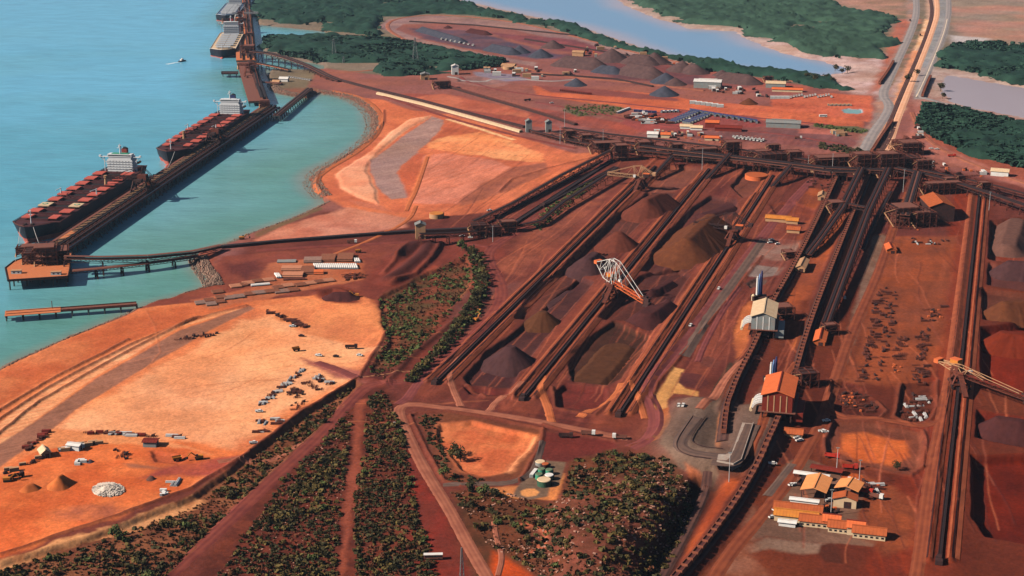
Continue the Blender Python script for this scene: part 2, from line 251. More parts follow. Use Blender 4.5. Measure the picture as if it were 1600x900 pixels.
# banks, windrows, ditches
def bank(pts,c=(168,84,58),h=1.3,w=9,flat=6): ridge(pts,h,w,c,flat=flat)
L0=[(682,600),(1045,240)]; L1=[(818,625),(1128,244)]; L2=[(968,650),(1222,256)]; L3=[(1467,880),(1530,300)]
bank([(672,612),(1048,238)]); bank([(808,632),(1140,232)]); bank([(958,660),(1232,248)])
bank([(1466,890),(1531,296)],(150,62,36),h=1.6)
for off in (-17,17):
    for (a,b) in ((L0,(176,94,66)),(L1,(176,94,66)),(L2,(196,104,60)),(L3,(160,70,38))):
        ridge([(a[0][0]+off,a[0][1]),(a[1][0]+off*.62,a[1][1])],1.6,2.2,b)
for r in ([(640,650),(652,644),(700,642),(770,652),(852,672)],[(640,650),(668,706),(694,752),(720,758),(812,752)],
 [(848,672),(846,692),(828,724),(812,752)],[(1292,640),(1300,598),(1322,594)],[(1292,640),(1320,650),(1374,654),(1384,642),(1370,628)],
 [(1290,712),(1288,686),(1302,657),(1362,658),(1442,674),(1448,692),(1442,732)],[(1290,712),(1340,728),(1424,744),(1442,732)],
 [(1396,652),(1408,600)],[(1396,652),(1424,663),(1452,660),(1464,640),(1464,596)],[(1384,366),(1362,370),(1350,410)],
 [(985,698),(1020,690),(1030,672),(1030,650),(1018,626),(1028,600),(1052,572),(1160,440),(1190,400)],
 [(850,664),(906,680),(960,690)],[(730,602),(760,622),(802,622),(812,600)],[(862,606),(868,638),(930,650),(952,630)],
 [(556,604),(520,640),(470,682),(400,750),(330,822),(258,905)],[(392,706),(340,738),(300,762),(180,806),(0,866)],
 [(400,380),(470,376),(560,368),(630,358)],[(500,268),(492,286),(508,306)],[(600,172),(600,190),(578,220),(520,256)],
 [(780,300),(800,280),(860,262),(960,238)],[(604,474),(612,504),(560,592)],[(555,592),(470,644),(390,706)]):
    ridge(r,1.3,1.6,(150,78,54))
for k,r in enumerate(([(-100,760),(0,676),(60,628),(200,548),(300,500),(385,478)],[(-100,735),(0,655),(70,608),(200,540),(310,496)],[(-60,690),(0,640),(70,598),(200,531)])):
    ridge(r,1.5,1.5,(190,110,76))
ridge([(604,600),(640,560),(700,510),(745,470),(752,430),(740,400)],1.8,3,(112,58,44))
for r in ([(640,624),(690,630),(850,648),(950,664)],): ridge(r,-.8,3)
ridge([(620,404),(650,386),(672,384),(660,402),(634,424),(610,440)],6,9,(92,50,46))
ridge([(600,428),(640,384),(678,376)],2.5,3,(150,74,54)); ridge([(610,446),(650,430),(676,404),(690,380)],2.5,3,(150,74,54))
ridge([(500,460),(520,456),(540,460)],4,6,(120,56,42))
ridge([(1020,900),(1050,850),(1090,780),(1106,750)],-8,6,(52,30,26),flat=4)  # cutting, its dark tint adding painted shade to the dug shape
for r in ([(1316,262),(1290,320),(1262,380),(1232,436),(1206,480),(1180,545),(1150,600),(1134,650)],[(1372,240),(1340,320),(1300,420),(1262,520),(1240,600),(1216,670),(1172,760),(1110,850),(1040,930)]):
    ridge(r,1.8,3,(120,60,46),flat=5)
# wheel scuffs, spill lines and small windrows
_r=random.Random(5)
for k in range(420):
    if k<240: a=(_r.uniform(660,1250),_r.uniform(260,640)); d=(YD[0],YD[1]); L=_r.uniform(60,260); j=.08
    elif k<330: a=(_r.uniform(1250,1600),_r.uniform(330,880)); d=(.09,.99); L=_r.uniform(40,160); j=.1
    elif k<350: a=(_r.uniform(100,400),_r.uniform(560,660)); an=_r.uniform(.3,1.2); d=(math.cos(an),math.sin(an)); L=_r.uniform(50,200); j=.35
    else: a=(_r.uniform(600,1300),_r.uniform(120,230)); d=(.9,-.45); L=_r.uniform(80,300); j=.1
    p=np.array(P(*a)); an=math.atan2(d[1],d[0]); pts=[p]
    for q in range(5): an+=_r.uniform(-j,j); p=p+np.array((math.cos(an),math.sin(an)))*L/5; pts.append(p)
    c=_r.choice(((120,58,44),(84,40,36),(186,100,70),(150,78,60))) if not 330<=k<350 else _r.choice(((190,108,72),(240,170,120),(206,120,80)))
    REG.append(dict(kind='r',pts=np.array(pts),h=_r.choice((.2,.1,-.15)),w=_r.uniform(.5,.9),c1=c,flat=0,warp=.6,a=.5))
# overpass ramps rise to the bridge
for r,h in (([(1088,640),(1062,690),(1064,704),(1080,716),(1120,724)],7.5),([(1160,700),(1180,650),(1176,668)],7)):
    ridge(r,h*.85,14,(150,122,100),flat=5)
def evaluate(X,Y,what='both'):
    H=np.full(X.shape,LAND)+0.5*(fbm(X,Y,60,3,5)-.5)+0.35*(fbm(X,Y,6,2,8)-.5)
    C=np.empty(X.shape+(3,)); C[:]=alb(*RED)
    WX=fbm(X,Y,22,3,31)-.5; WY=fbm(X,Y,22,3,47)-.5
    FN=fbm(X,Y,3.0,2,61)-.5
    for g in REG:
        p=g['pts']; k=g['kind']; m=(max(g.get('soft',0),g.get('sl',0)or 0)+g['warp']+1) if k!='r' else (g['w']*2.2+g['flat']+g['warp'])
        if k=='w': m=g['soft']*2.2+12
        msk=(X>p[:,0].min()-m)&(X<p[:,0].max()+m)&(Y>p[:,1].min()-m)&(Y<p[:,1].max()+m)
        if not msk.any(): continue
        x=X[msk]; y=Y[msk]; wv=g['warp']*2
        xw=x+WX[msk]*wv+FN[msk]*wv*.3; yw=y+WY[msk]*wv*1.6
        if k=='c':
            d=seg_dist(xw,yw,p,True); w=1-smooth(-g['soft'],g['soft'],d)
            if g['st']:
                sx,sy=g['st']; a=(x*sx+y*sy)/(g['ns']*7); b=(x*sy-y*sx)/max(1.6,g['ns']*.14)
                n=.45*vnoise(a,b,3)+.3*vnoise(a*2,b*.3,9)+.25*fbm(x,y,g['ns']*2,2,4)
            else: n=fbm(x,y,g['ns'],4,int(abs(p[0,0]))%97)
            n=smooth(.25,.75,n)[:,None]; c=np.array(alb(*g['c1']))*(1-n)+np.array(alb(*g['c2']))*n
            C[msk]=C[msk]*(1-w[:,None])+c*w[:,None]
            if g['dz'] is not None: H[msk]+=g['dz']*(1-smooth(-g['sl'],0,seg_dist(xw,yw,p,True)))
        elif k=='r':
            d=np.maximum(0,seg_dist(xw,yw,p,False)-g['flat']); w=np.exp(-(d/g['w'])**2)
            H[msk]+=g['h']*w
            if g['c1']:
                w=(w*g.get('a',.85))[:,None]; C[msk]=C[msk]*(1-w)+np.array(alb(*g['c1']))*w
        else:
            d=seg_dist(xw,yw,p,True); s=g['soft']
            H[msk]-=g['depth']*(1-smooth(-s,s*.6,d)); big=s>20
            w=(1-smooth(-s,s*(1.6 if big else .9),d))[:,None]
            n=smooth(.3,.7,fbm(x,y,14 if big else 5,3,77))[:,None]
            c=np.array(alb(*((176,140,132) if big else (120,92,78))))*(1-n)+np.array(alb(*((196,168,160) if big else (94,76,68))))*n
            C[msk]=C[msk]*(1-w)+c*w
    # weathering: broad dust patches, grit and wheel scuffs
    v=(.74+.52*fbm(X,Y,38,4,101))*(.86+.28*fbm(X,Y,5,3,131))*(.93+.14*_hash(np.floor(X/1.3).astype(np.int64),np.floor(Y/1.9).astype(np.int64),3))
    r=fbm(X,Y,80,3,151)-.5; sa=fbm((X*YD[0]+Y*YD[1])/9,(X*YD[1]-Y*YD[0]),5,3,171); v=v*np.where((X>-120)&(Y>950)&(Y<2300),.80+.42*sa,1.0)
    C*=v[...,None]; C[...,0]*=1+.10*r; C[...,2]*=1-.25*r
    C=np.clip(C,0,.8)
    return H,C
NR,NC=1450,1400; IY0,IY1=1/600.0,1/14000.0; XK=.50
iy=np.linspace(IY0,IY1,NR); yy=1/iy; kk=np.linspace(-XK,XK,NC)
GY=np.repeat(yy[:,None],NC,1); GX=GY*kk[None,:]
GH,GC=evaluate(GX.ravel(),GY.ravel()); GH=GH.reshape(NR,NC)
def gz(x,y):
    i=(IY0-1/max(600,y))/(IY0-IY1)*(NR-1); j=(x/y+XK)/(2*XK)*(NC-1)
    i=min(max(i,0),NR-1.001); j=min(max(j,0),NC-1.001); a=int(i); b=int(j); i-=a; j-=b
    return float((GH[a,b]*(1-j)+GH[a,b+1]*j)*(1-i)+(GH[a+1,b]*(1-j)+GH[a+1,b+1]*j)*i)
def tag(o,label=None,cat=None,group=None,kind=None):
    if label: o['label']=label
    if cat: o['category']=cat
    if group: o['group']=group
    if kind: o['kind']=kind
    return o
def node_mat(name):
    m=bpy.data.materials.new(name); m.use_nodes=True; nt=m.node_tree; b=nt.nodes['Principled BSDF']; return m,nt,b
def ground_mat():
    m,nt,b=node_mat('earth'); N=nt.nodes; L=nt.links
    at=N.new('ShaderNodeAttribute'); at.attribute_name='Col'
    geo=N.new('ShaderNodeNewGeometry')
    n1=N.new('ShaderNodeTexNoise'); n1.inputs['Scale'].default_value=.45; n1.inputs['Detail'].default_value=6; n1.inputs['Roughness'].default_value=.65
    L.new(geo.outputs['Position'],n1.inputs['Vector'])
    mr=N.new('ShaderNodeMapRange'); mr.inputs[1].default_value=.28; mr.inputs[2].default_value=.72; mr.inputs[3].default_value=.76; mr.inputs[4].default_value=1.22
    L.new(n1.outputs[0],mr.inputs[0])
    mx=N.new('ShaderNodeVectorMath'); mx.operation='SCALE'; L.new(at.outputs['Color'],mx.inputs[0]); L.new(mr.outputs[0],mx.inputs['Scale'])
    L.new(mx.outputs[0],b.inputs['Base Color']); b.inputs['Roughness'].default_value=.95; b.inputs['Specular IOR Level'].default_value=.1
    bp=N.new('ShaderNodeBump'); bp.inputs['Strength'].default_value=.5; bp.inputs['Distance'].default_value=.8; L.new(n1.outputs[0],bp.inputs['Height']); L.new(bp.outputs[0],b.inputs['Normal'])
    return m
def grid_mesh(name,X,Y,Z,mat,color=None,keep=None):
    nr,nc=X.shape; v=np.stack([X,Y,Z],-1).reshape(-1,3).astype(np.float32)
    idx=np.arange(nr*nc).reshape(nr,nc); q=np.stack([idx[:-1,:-1],idx[:-1,1:],idx[1:,1:],idx[1:,:-1]],-1).reshape(-1,4)
    if keep is not None:
        kq=(keep[:-1,:-1]|keep[:-1,1:]|keep[1:,1:]|keep[1:,:-1]).reshape(-1); q=q[kq]
        used=np.unique(q); mp=np.zeros(nr*nc,np.int64); mp[used]=np.arange(len(used)); v=v[used]; q=mp[q]
        if color is not None: color=color[used]
    me=bpy.data.meshes.new(name); me.vertices.add(len(v)); me.vertices.foreach_set('co',v.ravel())
    me.loops.add(len(q)*4); me.loops.foreach_set('vertex_index',q.ravel().astype(np.int32))
    me.polygons.add(len(q)); me.polygons.foreach_set('loop_start',np.arange(0,len(q)*4,4,dtype=np.int32)); me.polygons.foreach_set('use_smooth',np.ones(len(q),bool))
    if color is not None:
        a=me.attributes.new('Col','FLOAT_COLOR','POINT'); a.data.foreach_set('color',np.concatenate([color,np.ones((len(color),1))],1).astype(np.float32).ravel())
    me.update(calc_edges=True); me.materials.append(mat); o=bpy.data.objects.new(name,me); COL.objects.link(o); return o
EARTH=ground_mat()
ground=grid_mesh('ground',GX,GY,GH,EARTH,GC); tag(ground,kind='structure')
# ------------------------------------------------------------------ materials
MATS={}
def mat(name,c,rough=.7,metal=0.,var=.25,sc=.6,dirt=None,da=.5,coat=0,spec=.3):
    """paint, steel or rock: base colour broken up by noise, with red dust settling in patches"""
    if name in MATS: return MATS[name]
    m,nt,b=node_mat(name); N=nt.nodes; L=nt.links; a=alb(*c)
    geo=N.new('ShaderNodeNewGeometry'); n1=N.new('ShaderNodeTexNoise'); n1.inputs['Scale'].default_value=sc; n1.inputs['Detail'].default_value=5
    L.new(geo.outputs['Position'],n1.inputs['Vector'])
    mr=N.new('ShaderNodeMapRange'); mr.inputs[1].default_value=.3; mr.inputs[2].default_value=.7; mr.inputs[3].default_value=1-var; mr.inputs[4].default_value=1+var
    L.new(n1.outputs[0],mr.inputs[0]); sc_=N.new('ShaderNodeVectorMath'); sc_.operation='SCALE'; sc_.inputs[0].default_value=a; L.new(mr.outputs[0],sc_.inputs['Scale'])
    out=sc_.outputs[0]
    if dirt:
        n2=N.new('ShaderNodeTexNoise'); n2.inputs['Scale'].default_value=sc*.5; n2.inputs['Detail'].default_value=7; n2.inputs['Roughness'].default_value=.7
        L.new(geo.outputs['Position'],n2.inputs['Vector'])
        r2=N.new('ShaderNodeMapRange'); r2.inputs[1].default_value=.42; r2.inputs[2].default_value=.62; r2.inputs[4].default_value=da; L.new(n2.outputs[0],r2.inputs[0])
        mx=N.new('ShaderNodeMix'); mx.data_type='RGBA'; L.new(r2.outputs[0],mx.inputs[0]); L.new(out,mx.inputs[6]); mx.inputs[7].default_value=(*alb(*dirt),1); out=mx.outputs[2]
    L.new(out,b.inputs['Base Color']); b.inputs['Roughness'].default_value=rough; b.inputs['Metallic'].default_value=metal; b.inputs['Specular IOR Level'].default_value=spec
    MATS[name]=m; return m
DUST=(150,74,54)
M_RUST=mat('rusty_steel',(92,46,36),.85,dirt=(128,62,42),da=.5)
M_DSTEEL=mat('dark_steel',(56,36,36),.8,dirt=(92,46,36),da=.4)
M_BELT=mat('conveyor_belt',(40,28,32),.9,var=.3)
M_CONC=mat('concrete',(176,160,148),.85,dirt=(150,100,80),da=.5)
M_WHITE=mat('white_paint',(236,232,228),.5,var=.08,dirt=(206,170,150),da=.35)
M_CREAM=mat('cream_sheet',(226,196,160),.6,var=.1,dirt=(200,150,110),da=.4)
M_ORSH=mat('orange_dusted_sheet',(226,112,62),.7,var=.12,dirt=(200,90,46),da=.5)
M_BROOF=mat('brown_sheet',(186,92,48),.75,var=.15,dirt=(150,72,40),da=.5)
M_GREYSH=mat('grey_sheet',(140,146,146),.6,var=.12,dirt=(150,110,90),da=.4)
M_TAN=mat('tan_sheet',(196,150,112),.7,var=.12,dirt=(176,110,76),da=.4)
M_DRED=mat('dark_red_sheet',(128,40,26),.75,var=.15,dirt=(110,40,28),da=.4)
M_BLUE=mat('blue_paint',(52,64,112),.5,var=.2,dirt=(90,70,110),da=.3)
M_LBLUE=mat('pale_blue_paint',(120,150,196),.45,var=.1)
M_RED=mat('red_paint',(190,52,36),.6,var=.15)
M_TGRN=mat('tank_green',(58,92,72),.6)
M_GREEN=mat('green_paint',(70,150,120),.6,var=.15)
M_BLACK=mat('black_rubber',(26,24,26),.9)
M_GLASS=mat('dark_glass',(30,34,44),.15,spec=.6,var=.1)
M_YEL=mat('ochre_paint',(210,130,50),.6,var=.15,dirt=(170,80,50),da=.4)
M_HULL=mat('hull_black',(30,30,44),.55,var=.2,sc=.15,dirt=(60,40,42),da=.5)
M_BOOT=mat('hull_red',(196,96,84),.7,var=.15,sc=.2,dirt=(220,150,130),da=.4)
M_DECK=mat('ship_deck',(78,34,38),.8,var=.2,sc=.2,dirt=(70,34,38),da=.6)
M_HATCH=mat('hatch_red',(204,98,84),.7,var=.12,sc=.25,dirt=(180,80,66),da=.5)
M_HOLD=mat('hold_dark',(30,22,28),.95)
M_ORE=mat('iron_ore',(88,44,40),.95,var=.3,sc=.8)
M_SHIPW=mat('ship_white',(226,228,232),.5,var=.06,dirt=(190,180,180),da=.3)
M_WALK=mat('dusty_deck',(124,76,62),.85,var=.2,dirt=(120,66,56),da=.6)
M_ODECK=mat('orange_deck',(206,120,74),.85,var=.12,dirt=(180,96,60),da=.6)
M_PILE=mat('pile_steel',(76,84,84),.8,var=.3,sc=.3,dirt=(54,70,66),da=.5)
M_GALV=mat('galvanised',(196,196,196),.5,var=.15,dirt=(190,130,110),da=.3)
M_ROCK=mat('armour_rock',(132,104,90),.95,var=.4,sc=.4)
M_WROCK=mat('white_rock',(226,206,190),.9,var=.2)
M_WAGON=mat('wagon_brown',(150,84,62),.8,dirt=(110,56,42),da=.5)
M_WOOD=mat('tree_bark',(96,72,56),.95)
def leafm(n,c,v=.45,sc=.5): return mat(n,c,.75,var=v,sc=sc,spec=.15)
M_MANG=leafm('mangrove_leaves',(36,62,50),.4,.03); M_MANG2=leafm('pale_mangrove_leaves',(54,78,62),.4,.02)
M_SHR=leafm('shrub_leaves',(98,82,44),.4,.2); M_SHR2=leafm('dry_shrub_leaves',(108,66,44),.4,.2); M_SHR3=leafm('dark_leaves',(66,60,36),.4,.25); M_SHR4=leafm('green_leaves',(88,96,52),.35,.2)
# ------------------------------------------------------------------ mesh builder
class MB:
    def __init__(s): s.v=[]; s.f=[]
    def add(s,v,f):
        n=len(s.v); s.v.extend(tuple(p) for p in v); s.f.extend(tuple(i+n for i in q) for q in f); return s
    def box(s,x,y,z,sx,sy,sz,rot=0):
        """box centred on x,y standing on z"""
        c,n=math.cos(rot),math.sin(rot); o=[]
        for k in (0,sz):
            for a,b in ((-1,-1),(1,-1),(1,1),(-1,1)):
                dx=a*sx/2; dy=b*sy/2; o.append((x+dx*c-dy*n,y+dx*n+dy*c,z+k))
        return s.add(o,[(3,2,1,0),(4,5,6,7),(0,1,5,4),(1,2,6,5),(2,3,7,6),(3,0,4,7)])
    def beam(s,p,q,w,h=None):
        h=h or w; p=Vector(p); q=Vector(q); d=(q-p)
        if d.length<1e-6: return s
        d.normalize(); up=Vector((0,0,1)) if abs(d.z)<.95 else Vector((0,1,0)); r=d.cross(up).normalized(); u=r.cross(d)
        o=[]
        for e in (p,q):
            for a,b in ((-1,-1),(1,-1),(1,1),(-1,1)): o.append(e+r*(a*w/2)+u*(b*h/2))
        return s.add(o,[(0,1,2,3),(7,6,5,4),(4,5,1,0),(5,6,2,1),(6,7,3,2),(7,4,0,3)])
    def cyl(s,p,q,r1,r2=None,n=10,cap=True):
        r2=r1 if r2 is None else r2; p=Vector(p); q=Vector(q); d=(q-p).normalized(); up=Vector((0,0,1)) if abs(d.z)<.95 else Vector((0,1,0)); r=d.cross(up).normalized(); u=r.cross(d); o=[]
        for e,R in ((p,r1),(q,r2)):
            for k in range(n):
                a=2*math.pi*k/n; o.append(e+r*(R*math.cos(a))+u*(R*math.sin(a)))
        f=[(k,(k+1)%n,n+(k+1)%n,n+k) for k in range(n)]
        if cap: f+= [tuple(range(n-1,-1,-1)),tuple(range(n,2*n))]
        return s.add(o,f)
    def prism(s,pts,z0,z1):
        n=len(pts); a=sum(pts[i][0]*pts[(i+1)%n][1]-pts[(i+1)%n][0]*pts[i][1] for i in range(n))
        if a<0: pts=pts[::-1]
        o=[(x,y,z0) for x,y in pts]+[(x,y,z1) for x,y in pts]
        return s.add(o,[tuple(range(n-1,-1,-1)),tuple(range(n,2*n))]+[(i,(i+1)%n,n+(i+1)%n,n+i) for i in range(n)])
    def truss(s,p,q,w,h,k,t=.35):
        """box truss from p to q: four chords and zig-zag lacing"""
        p=Vector(p); q=Vector(q); d=(q-p); up=Vector((0,0,1)); r=d.cross(up).normalized()*(w/2); u=r.cross(d).normalized()*(-h/2 if r.cross(d).z<0 else h/2)
        cs=[(-r-u),(r-u),(r+u),(-r+u)]
        for c in cs: s.beam(p+c,q+c,t)
        for i in range(k+1):
            e=p+d*(i/k)
            for a in range(4): s.beam(e+cs[a],e+cs[(a+1)%4],t*.6)
            if i<k:
                g=p+d*((i+1)/k)
                for a in range(4): s.beam((e if i%2 else g)+cs[a],(g if i%2 else e)+cs[(a+1)%4],t*.6)
        return s
    def make(s,name,m,parent=None,loc=None,smooth=False):
        me=bpy.data.meshes.new(name)
        off=Vector(loc) if loc is not None else None
        v=[(a-off[0],b-off[1],c-off[2]) for a,b,c in s.v] if off is not None else s.v
        me.from_pydata(v,[],s.f); me.materials.append(m)
        if smooth: me.polygons.foreach_set('use_smooth',[True]*len(me.polygons))
        o=bpy.data.objects.new(name,me); COL.objects.link(o)
        if parent: o.parent=parent
        elif off is not None: o.location=off
        return o
def root(name,label,cat,loc,rz=0,group=None):
    o=bpy.data.objects.new(name,None); COL.objects.link(o); o.location=loc; o.rotation_euler=(0,0,rz); o.empty_display_size=1
    return tag(o,label,cat,group)
def kids(o): return [c for c in ALLKIDS.get(o.name,[])]
ALLKIDS={}
def regkids(o):
    """remember the children of a thing before copying it"""
    for c in list(bpy.data.objects):
        if c.parent: 
            l=ALLKIDS.setdefault(c.parent.name,[])
            if c not in l: l.append(c)
def dup(o,loc=None,rz=None,label=None,parent=None,sc=None,group=None):
    c=o.copy(); COL.objects.link(c); c.parent=parent
    if loc is not None: c.location=loc
    if rz is not None: c.rotation_euler=(0,0,rz)
    if sc is not None: c.scale=(sc,sc,sc)
    if label: c['label']=label
    if group: c['group']=group
    for k in ALLKIDS.get(o.name,[]): dup(k,parent=c)
    return c
def ang(p,q): return math.atan2(q[1]-p[1],q[0]-p[0])
# ------------------------------------------------------------------ water
def water_mat(name,c1,c2,rough=.22,bump=.25):
    m,nt,b=node_mat(name); N=nt.nodes; L=nt.links
    geo=N.new('ShaderNodeNewGeometry'); mp=N.new('ShaderNodeMapping'); mp.inputs['Scale'].default_value=(1,.55,1); L.new(geo.outputs['Position'],mp.inputs[0])
    n1=N.new('ShaderNodeTexNoise'); n1.inputs['Scale'].default_value=.004; n1.inputs['Detail'].default_value=5; L.new(mp.outputs[0],n1.inputs['Vector'])
    r=N.new('ShaderNodeValToRGB'); r.color_ramp.elements[0].position=.3; r.color_ramp.elements[0].color=(*alb(*c1),1); r.color_ramp.elements[1].position=.7; r.color_ramp.elements[1].color=(*alb(*c2),1); L.new(n1.outputs[0],r.inputs[0])
    L.new(r.outputs[0],b.inputs['Base Color']); b.inputs['Roughness'].default_value=rough; b.inputs['IOR'].default_value=1.33; b.inputs['Specular IOR Level'].default_value=.5
    n2=N.new('ShaderNodeTexNoise'); n2.inputs['Scale'].default_value=.12; n2.inputs['Detail'].default_value=6; n2.inputs['Roughness'].default_value=.6; L.new(mp.outputs[0],n2.inputs['Vector'])
    bp=N.new('ShaderNodeBump'); bp.inputs['Strength'].default_value=bump; bp.inputs['Distance'].default_value=1.2; L.new(n2.outputs[0],bp.inputs['Height']); L.new(bp.outputs[0],b.inputs['Normal'])
    return m
def water(name,pts,m,z=0.0):
    mb=MB(); n=len(pts); mb.add([(*P(*p,z),z) for p in pts],[tuple(range(n))]); o=mb.make(name,m)
    if o.data.polygons[0].normal.z<0: o.data.flip_normals()
    tag(o,kind='structure'); return o
def harbour():
    """open harbour as a fine sheet whose own tint carries the silt: green and milky by the shore and in the basin; painted bluer with distance for sky reflection and haze"""
    m,nt,b=node_mat('harbour_water'); N=nt.nodes; L=nt.links
    at=N.new('ShaderNodeAttribute'); at.attribute_name='Col'; geo=N.new('ShaderNodeNewGeometry'); mp=N.new('ShaderNodeMapping'); mp.inputs['Scale'].default_value=(.5,1,1); mp.inputs['Rotation'].default_value=(0,0,.35); L.new(geo.outputs['Position'],mp.inputs[0])
    n1=N.new('ShaderNodeTexNoise'); n1.inputs['Scale'].default_value=.035; n1.inputs['Detail'].default_value=7; n1.inputs['Roughness'].default_value=.62; L.new(mp.outputs[0],n1.inputs['Vector'])
    mr=N.new('ShaderNodeMapRange'); mr.inputs[1].default_value=.3; mr.inputs[2].default_value=.7; mr.inputs[3].default_value=.88; mr.inputs[4].default_value=1.12; L.new(n1.outputs[0],mr.inputs[0])
    sc=N.new('ShaderNodeVectorMath'); sc.operation='SCALE'; L.new(at.outputs['Color'],sc.inputs[0]); L.new(mr.outputs[0],sc.inputs['Scale']); L.new(sc.outputs[0],b.inputs['Base Color'])
    b.inputs['Roughness'].default_value=.16; b.inputs['IOR'].default_value=1.33
    n2=N.new('ShaderNodeTexNoise'); n2.inputs['Scale'].default_value=.10; n2.inputs['Detail'].default_value=8; n2.inputs['Roughness'].default_value=.65; L.new(mp.outputs[0],n2.inputs['Vector'])
    bp=N.new('ShaderNodeBump'); bp.inputs['Strength'].default_value=.55; bp.inputs['Distance'].default_value=1.6; L.new(n2.outputs[0],bp.inputs['Height']); L.new(bp.outputs[0],b.inputs['Normal'])
    out=np.array([P(*p,0) for p in [(-1400,-225),(600,-225),(602,-60),(602,300),(420,520),(0,640),(-1400,1100)]])
    nr,nc=420,420; iy=np.linspace(1/700,1/15000,nr); Y=np.repeat((1/iy)[:,None],nc,1); X=Y*np.linspace(-.9,-.075,nc)[None,:]
    d=seg_dist(X.ravel(),Y.ravel(),np.array([P(*p) for p in HARB]),True).reshape(X.shape); W=(fbm(X,Y,260,4,9)-.5)
    basin=np.array([P(*p,0) for p in [(60,400),(110,385),(250,280),(440,170),(500,138),(620,160),(600,260),(400,380),(330,440),(150,480)]]); db=seg_dist((X+W*120).ravel(),(Y+W*160).ravel(),basin,True).reshape(X.shape)
    farsky=np.array(alb(112,190,226)); mid=np.array(alb(90,166,188)); shore=np.array(alb(96,146,128)); bas=np.array(alb(118,170,176)); silt=np.array(alb(150,128,108))
    t=smooth(1300,3200,Y+W*1500)[...,None]; C=mid*(1-t)+farsky*t  # bluer far tint stands for reflected sky and haze, painted into the colour
    w=smooth(-120,120,-db)[...,None]*.9; C=C*(1-w)+bas*w
    w=smooth(-150,-6,d+W*110)[...,None]*.8; C=C*(1-w)+shore*w
    w=smooth(-22,0,d+W*26)[...,None]*.55; C=C*(1-w)+silt*w
    st=smooth(.5,.75,fbm(X*.4,Y,120,5,71))[...,None]*.18; C=C*(1-st)+np.array(alb(120,186,200))*st
    keep=seg_dist(X.ravel(),Y.ravel(),out,True).reshape(X.shape)<0
    o=grid_mesh('harbour_water',X,Y,np.zeros_like(X),m,C.reshape(-1,3),keep); tag(o,kind='structure')
harbour()
def creek():
    m=water_mat('creek_water',(1,1,1),(1,1,1),bump=.12); nt=m.node_tree; at=nt.nodes.new('ShaderNodeAttribute'); at.attribute_name='Col'; nt.links.new(at.outputs['Color'],nt.nodes['Principled BSDF'].inputs['Base Color'])
    out=np.array([P(*p,0) for p in [(602,-225),(1250,-225),(1250,0),(1365,95),(1372,128),(1240,130),(1000,105),(780,60),(602,-30)]])
    lo=out.min(0); hi=out.max(0); X,Y=np.meshgrid(np.linspace(lo[0],hi[0],260),np.linspace(lo[1],hi[1],420)); W=fbm(X,Y,300,4,8)-.5
    d=seg_dist(X.ravel(),Y.ravel(),np.array([P(*p) for p in CREEK]),True).reshape(X.shape)
    t=smooth(350,1350,X+W*500+(3000-Y)*.12)[...,None]; C=np.array(alb(128,164,200))*(1-t)+np.array(alb(204,184,196))*t
    w=smooth(-70,0,d+W*60)[...,None]*.7; C=C*(1-w)+np.array(alb(196,172,176))*w
    keep=seg_dist(X.ravel(),Y.ravel(),out,True).reshape(X.shape)<0
    o=grid_mesh('creek_water',X,Y,np.zeros_like(X),m,C.reshape(-1,3),keep); tag(o,kind='structure')
creek()
water('tidal_flat_water',[(1440,100),(1700,100),(2000,160),(2000,260),(1700,215),(1600,192),(1520,178),(1440,145)],water_mat('tidal_flat_water',(160,146,154),(172,160,168),.4,.1))
water('salt_pond_water',[(1300,166),(1360,166),(1360,182),(1300,182)],water_mat('pond_water',(120,160,160),(140,180,176)),z=2.2)
# ------------------------------------------------------------------ roads and tracks
def poly_smooth(pts,it=2):
    p=[Vector((a[0],a[1])) for a in pts]
    for _ in range(it):
        q=[p[0]]
        for i in range(len(p)-1): q+=[p[i]*.75+p[i+1]*.25,p[i]*.25+p[i+1]*.75]
        q.append(p[-1]); p=q
    return p
def resample(p,step):
    out=[p[0].copy()]; acc=0
    for i in range(len(p)-1):
        a,b=p[i],p[i+1]; L=(b-a).length
        if L<1e-9: continue
        t=step-acc
        while t<=L: out.append(a+(b-a)*(t/L)); t+=step
        acc=(acc+L)%step
    if (out[-1]-p[-1]).length>step*.3: out.append(p[-1])
    return out
def road_mat(name,c,c2):
    m,nt,b=node_mat(name); N=nt.nodes; L=nt.links
    uv=N.new('ShaderNodeAttribute'); uv.attribute_name='Across'
    geo=N.new('ShaderNodeNewGeometry'); n1=N.new('ShaderNodeTexNoise'); n1.inputs['Scale'].default_value=.12; n1.inputs['Detail'].default_value=7; L.new(geo.outputs['Position'],n1.inputs['Vector'])
    w=N.new('ShaderNodeMath'); w.operation='SINE'; ml=N.new('ShaderNodeMath'); ml.operation='MULTIPLY'; ml.inputs[1].default_value=19; L.new(uv.outputs['Fac'],ml.inputs[0]); L.new(ml.outputs[0],w.inputs[0])
    ad=N.new('ShaderNodeMath'); ad.operation='MULTIPLY_ADD'; L.new(w.outputs[0],ad.inputs[0]); ad.inputs[1].default_value=.12; L.new(n1.outputs[0],ad.inputs[2])
    mr=N.new('ShaderNodeMapRange'); mr.inputs[1].default_value=.3; mr.inputs[2].default_value=.7; L.new(ad.outputs[0],mr.inputs[0])
    mx=N.new('ShaderNodeMix'); mx.data_type='RGBA'; mx.inputs[6].default_value=(*alb(*c),1); mx.inputs[7].default_value=(*alb(*c2),1); L.new(mr.outputs[0],mx.inputs[0])
    L.new(mx.outputs[2],b.inputs['Base Color']); b.inputs['Roughness'].default_value=.9; b.inputs['Specular IOR Level'].default_value=.15
    return m
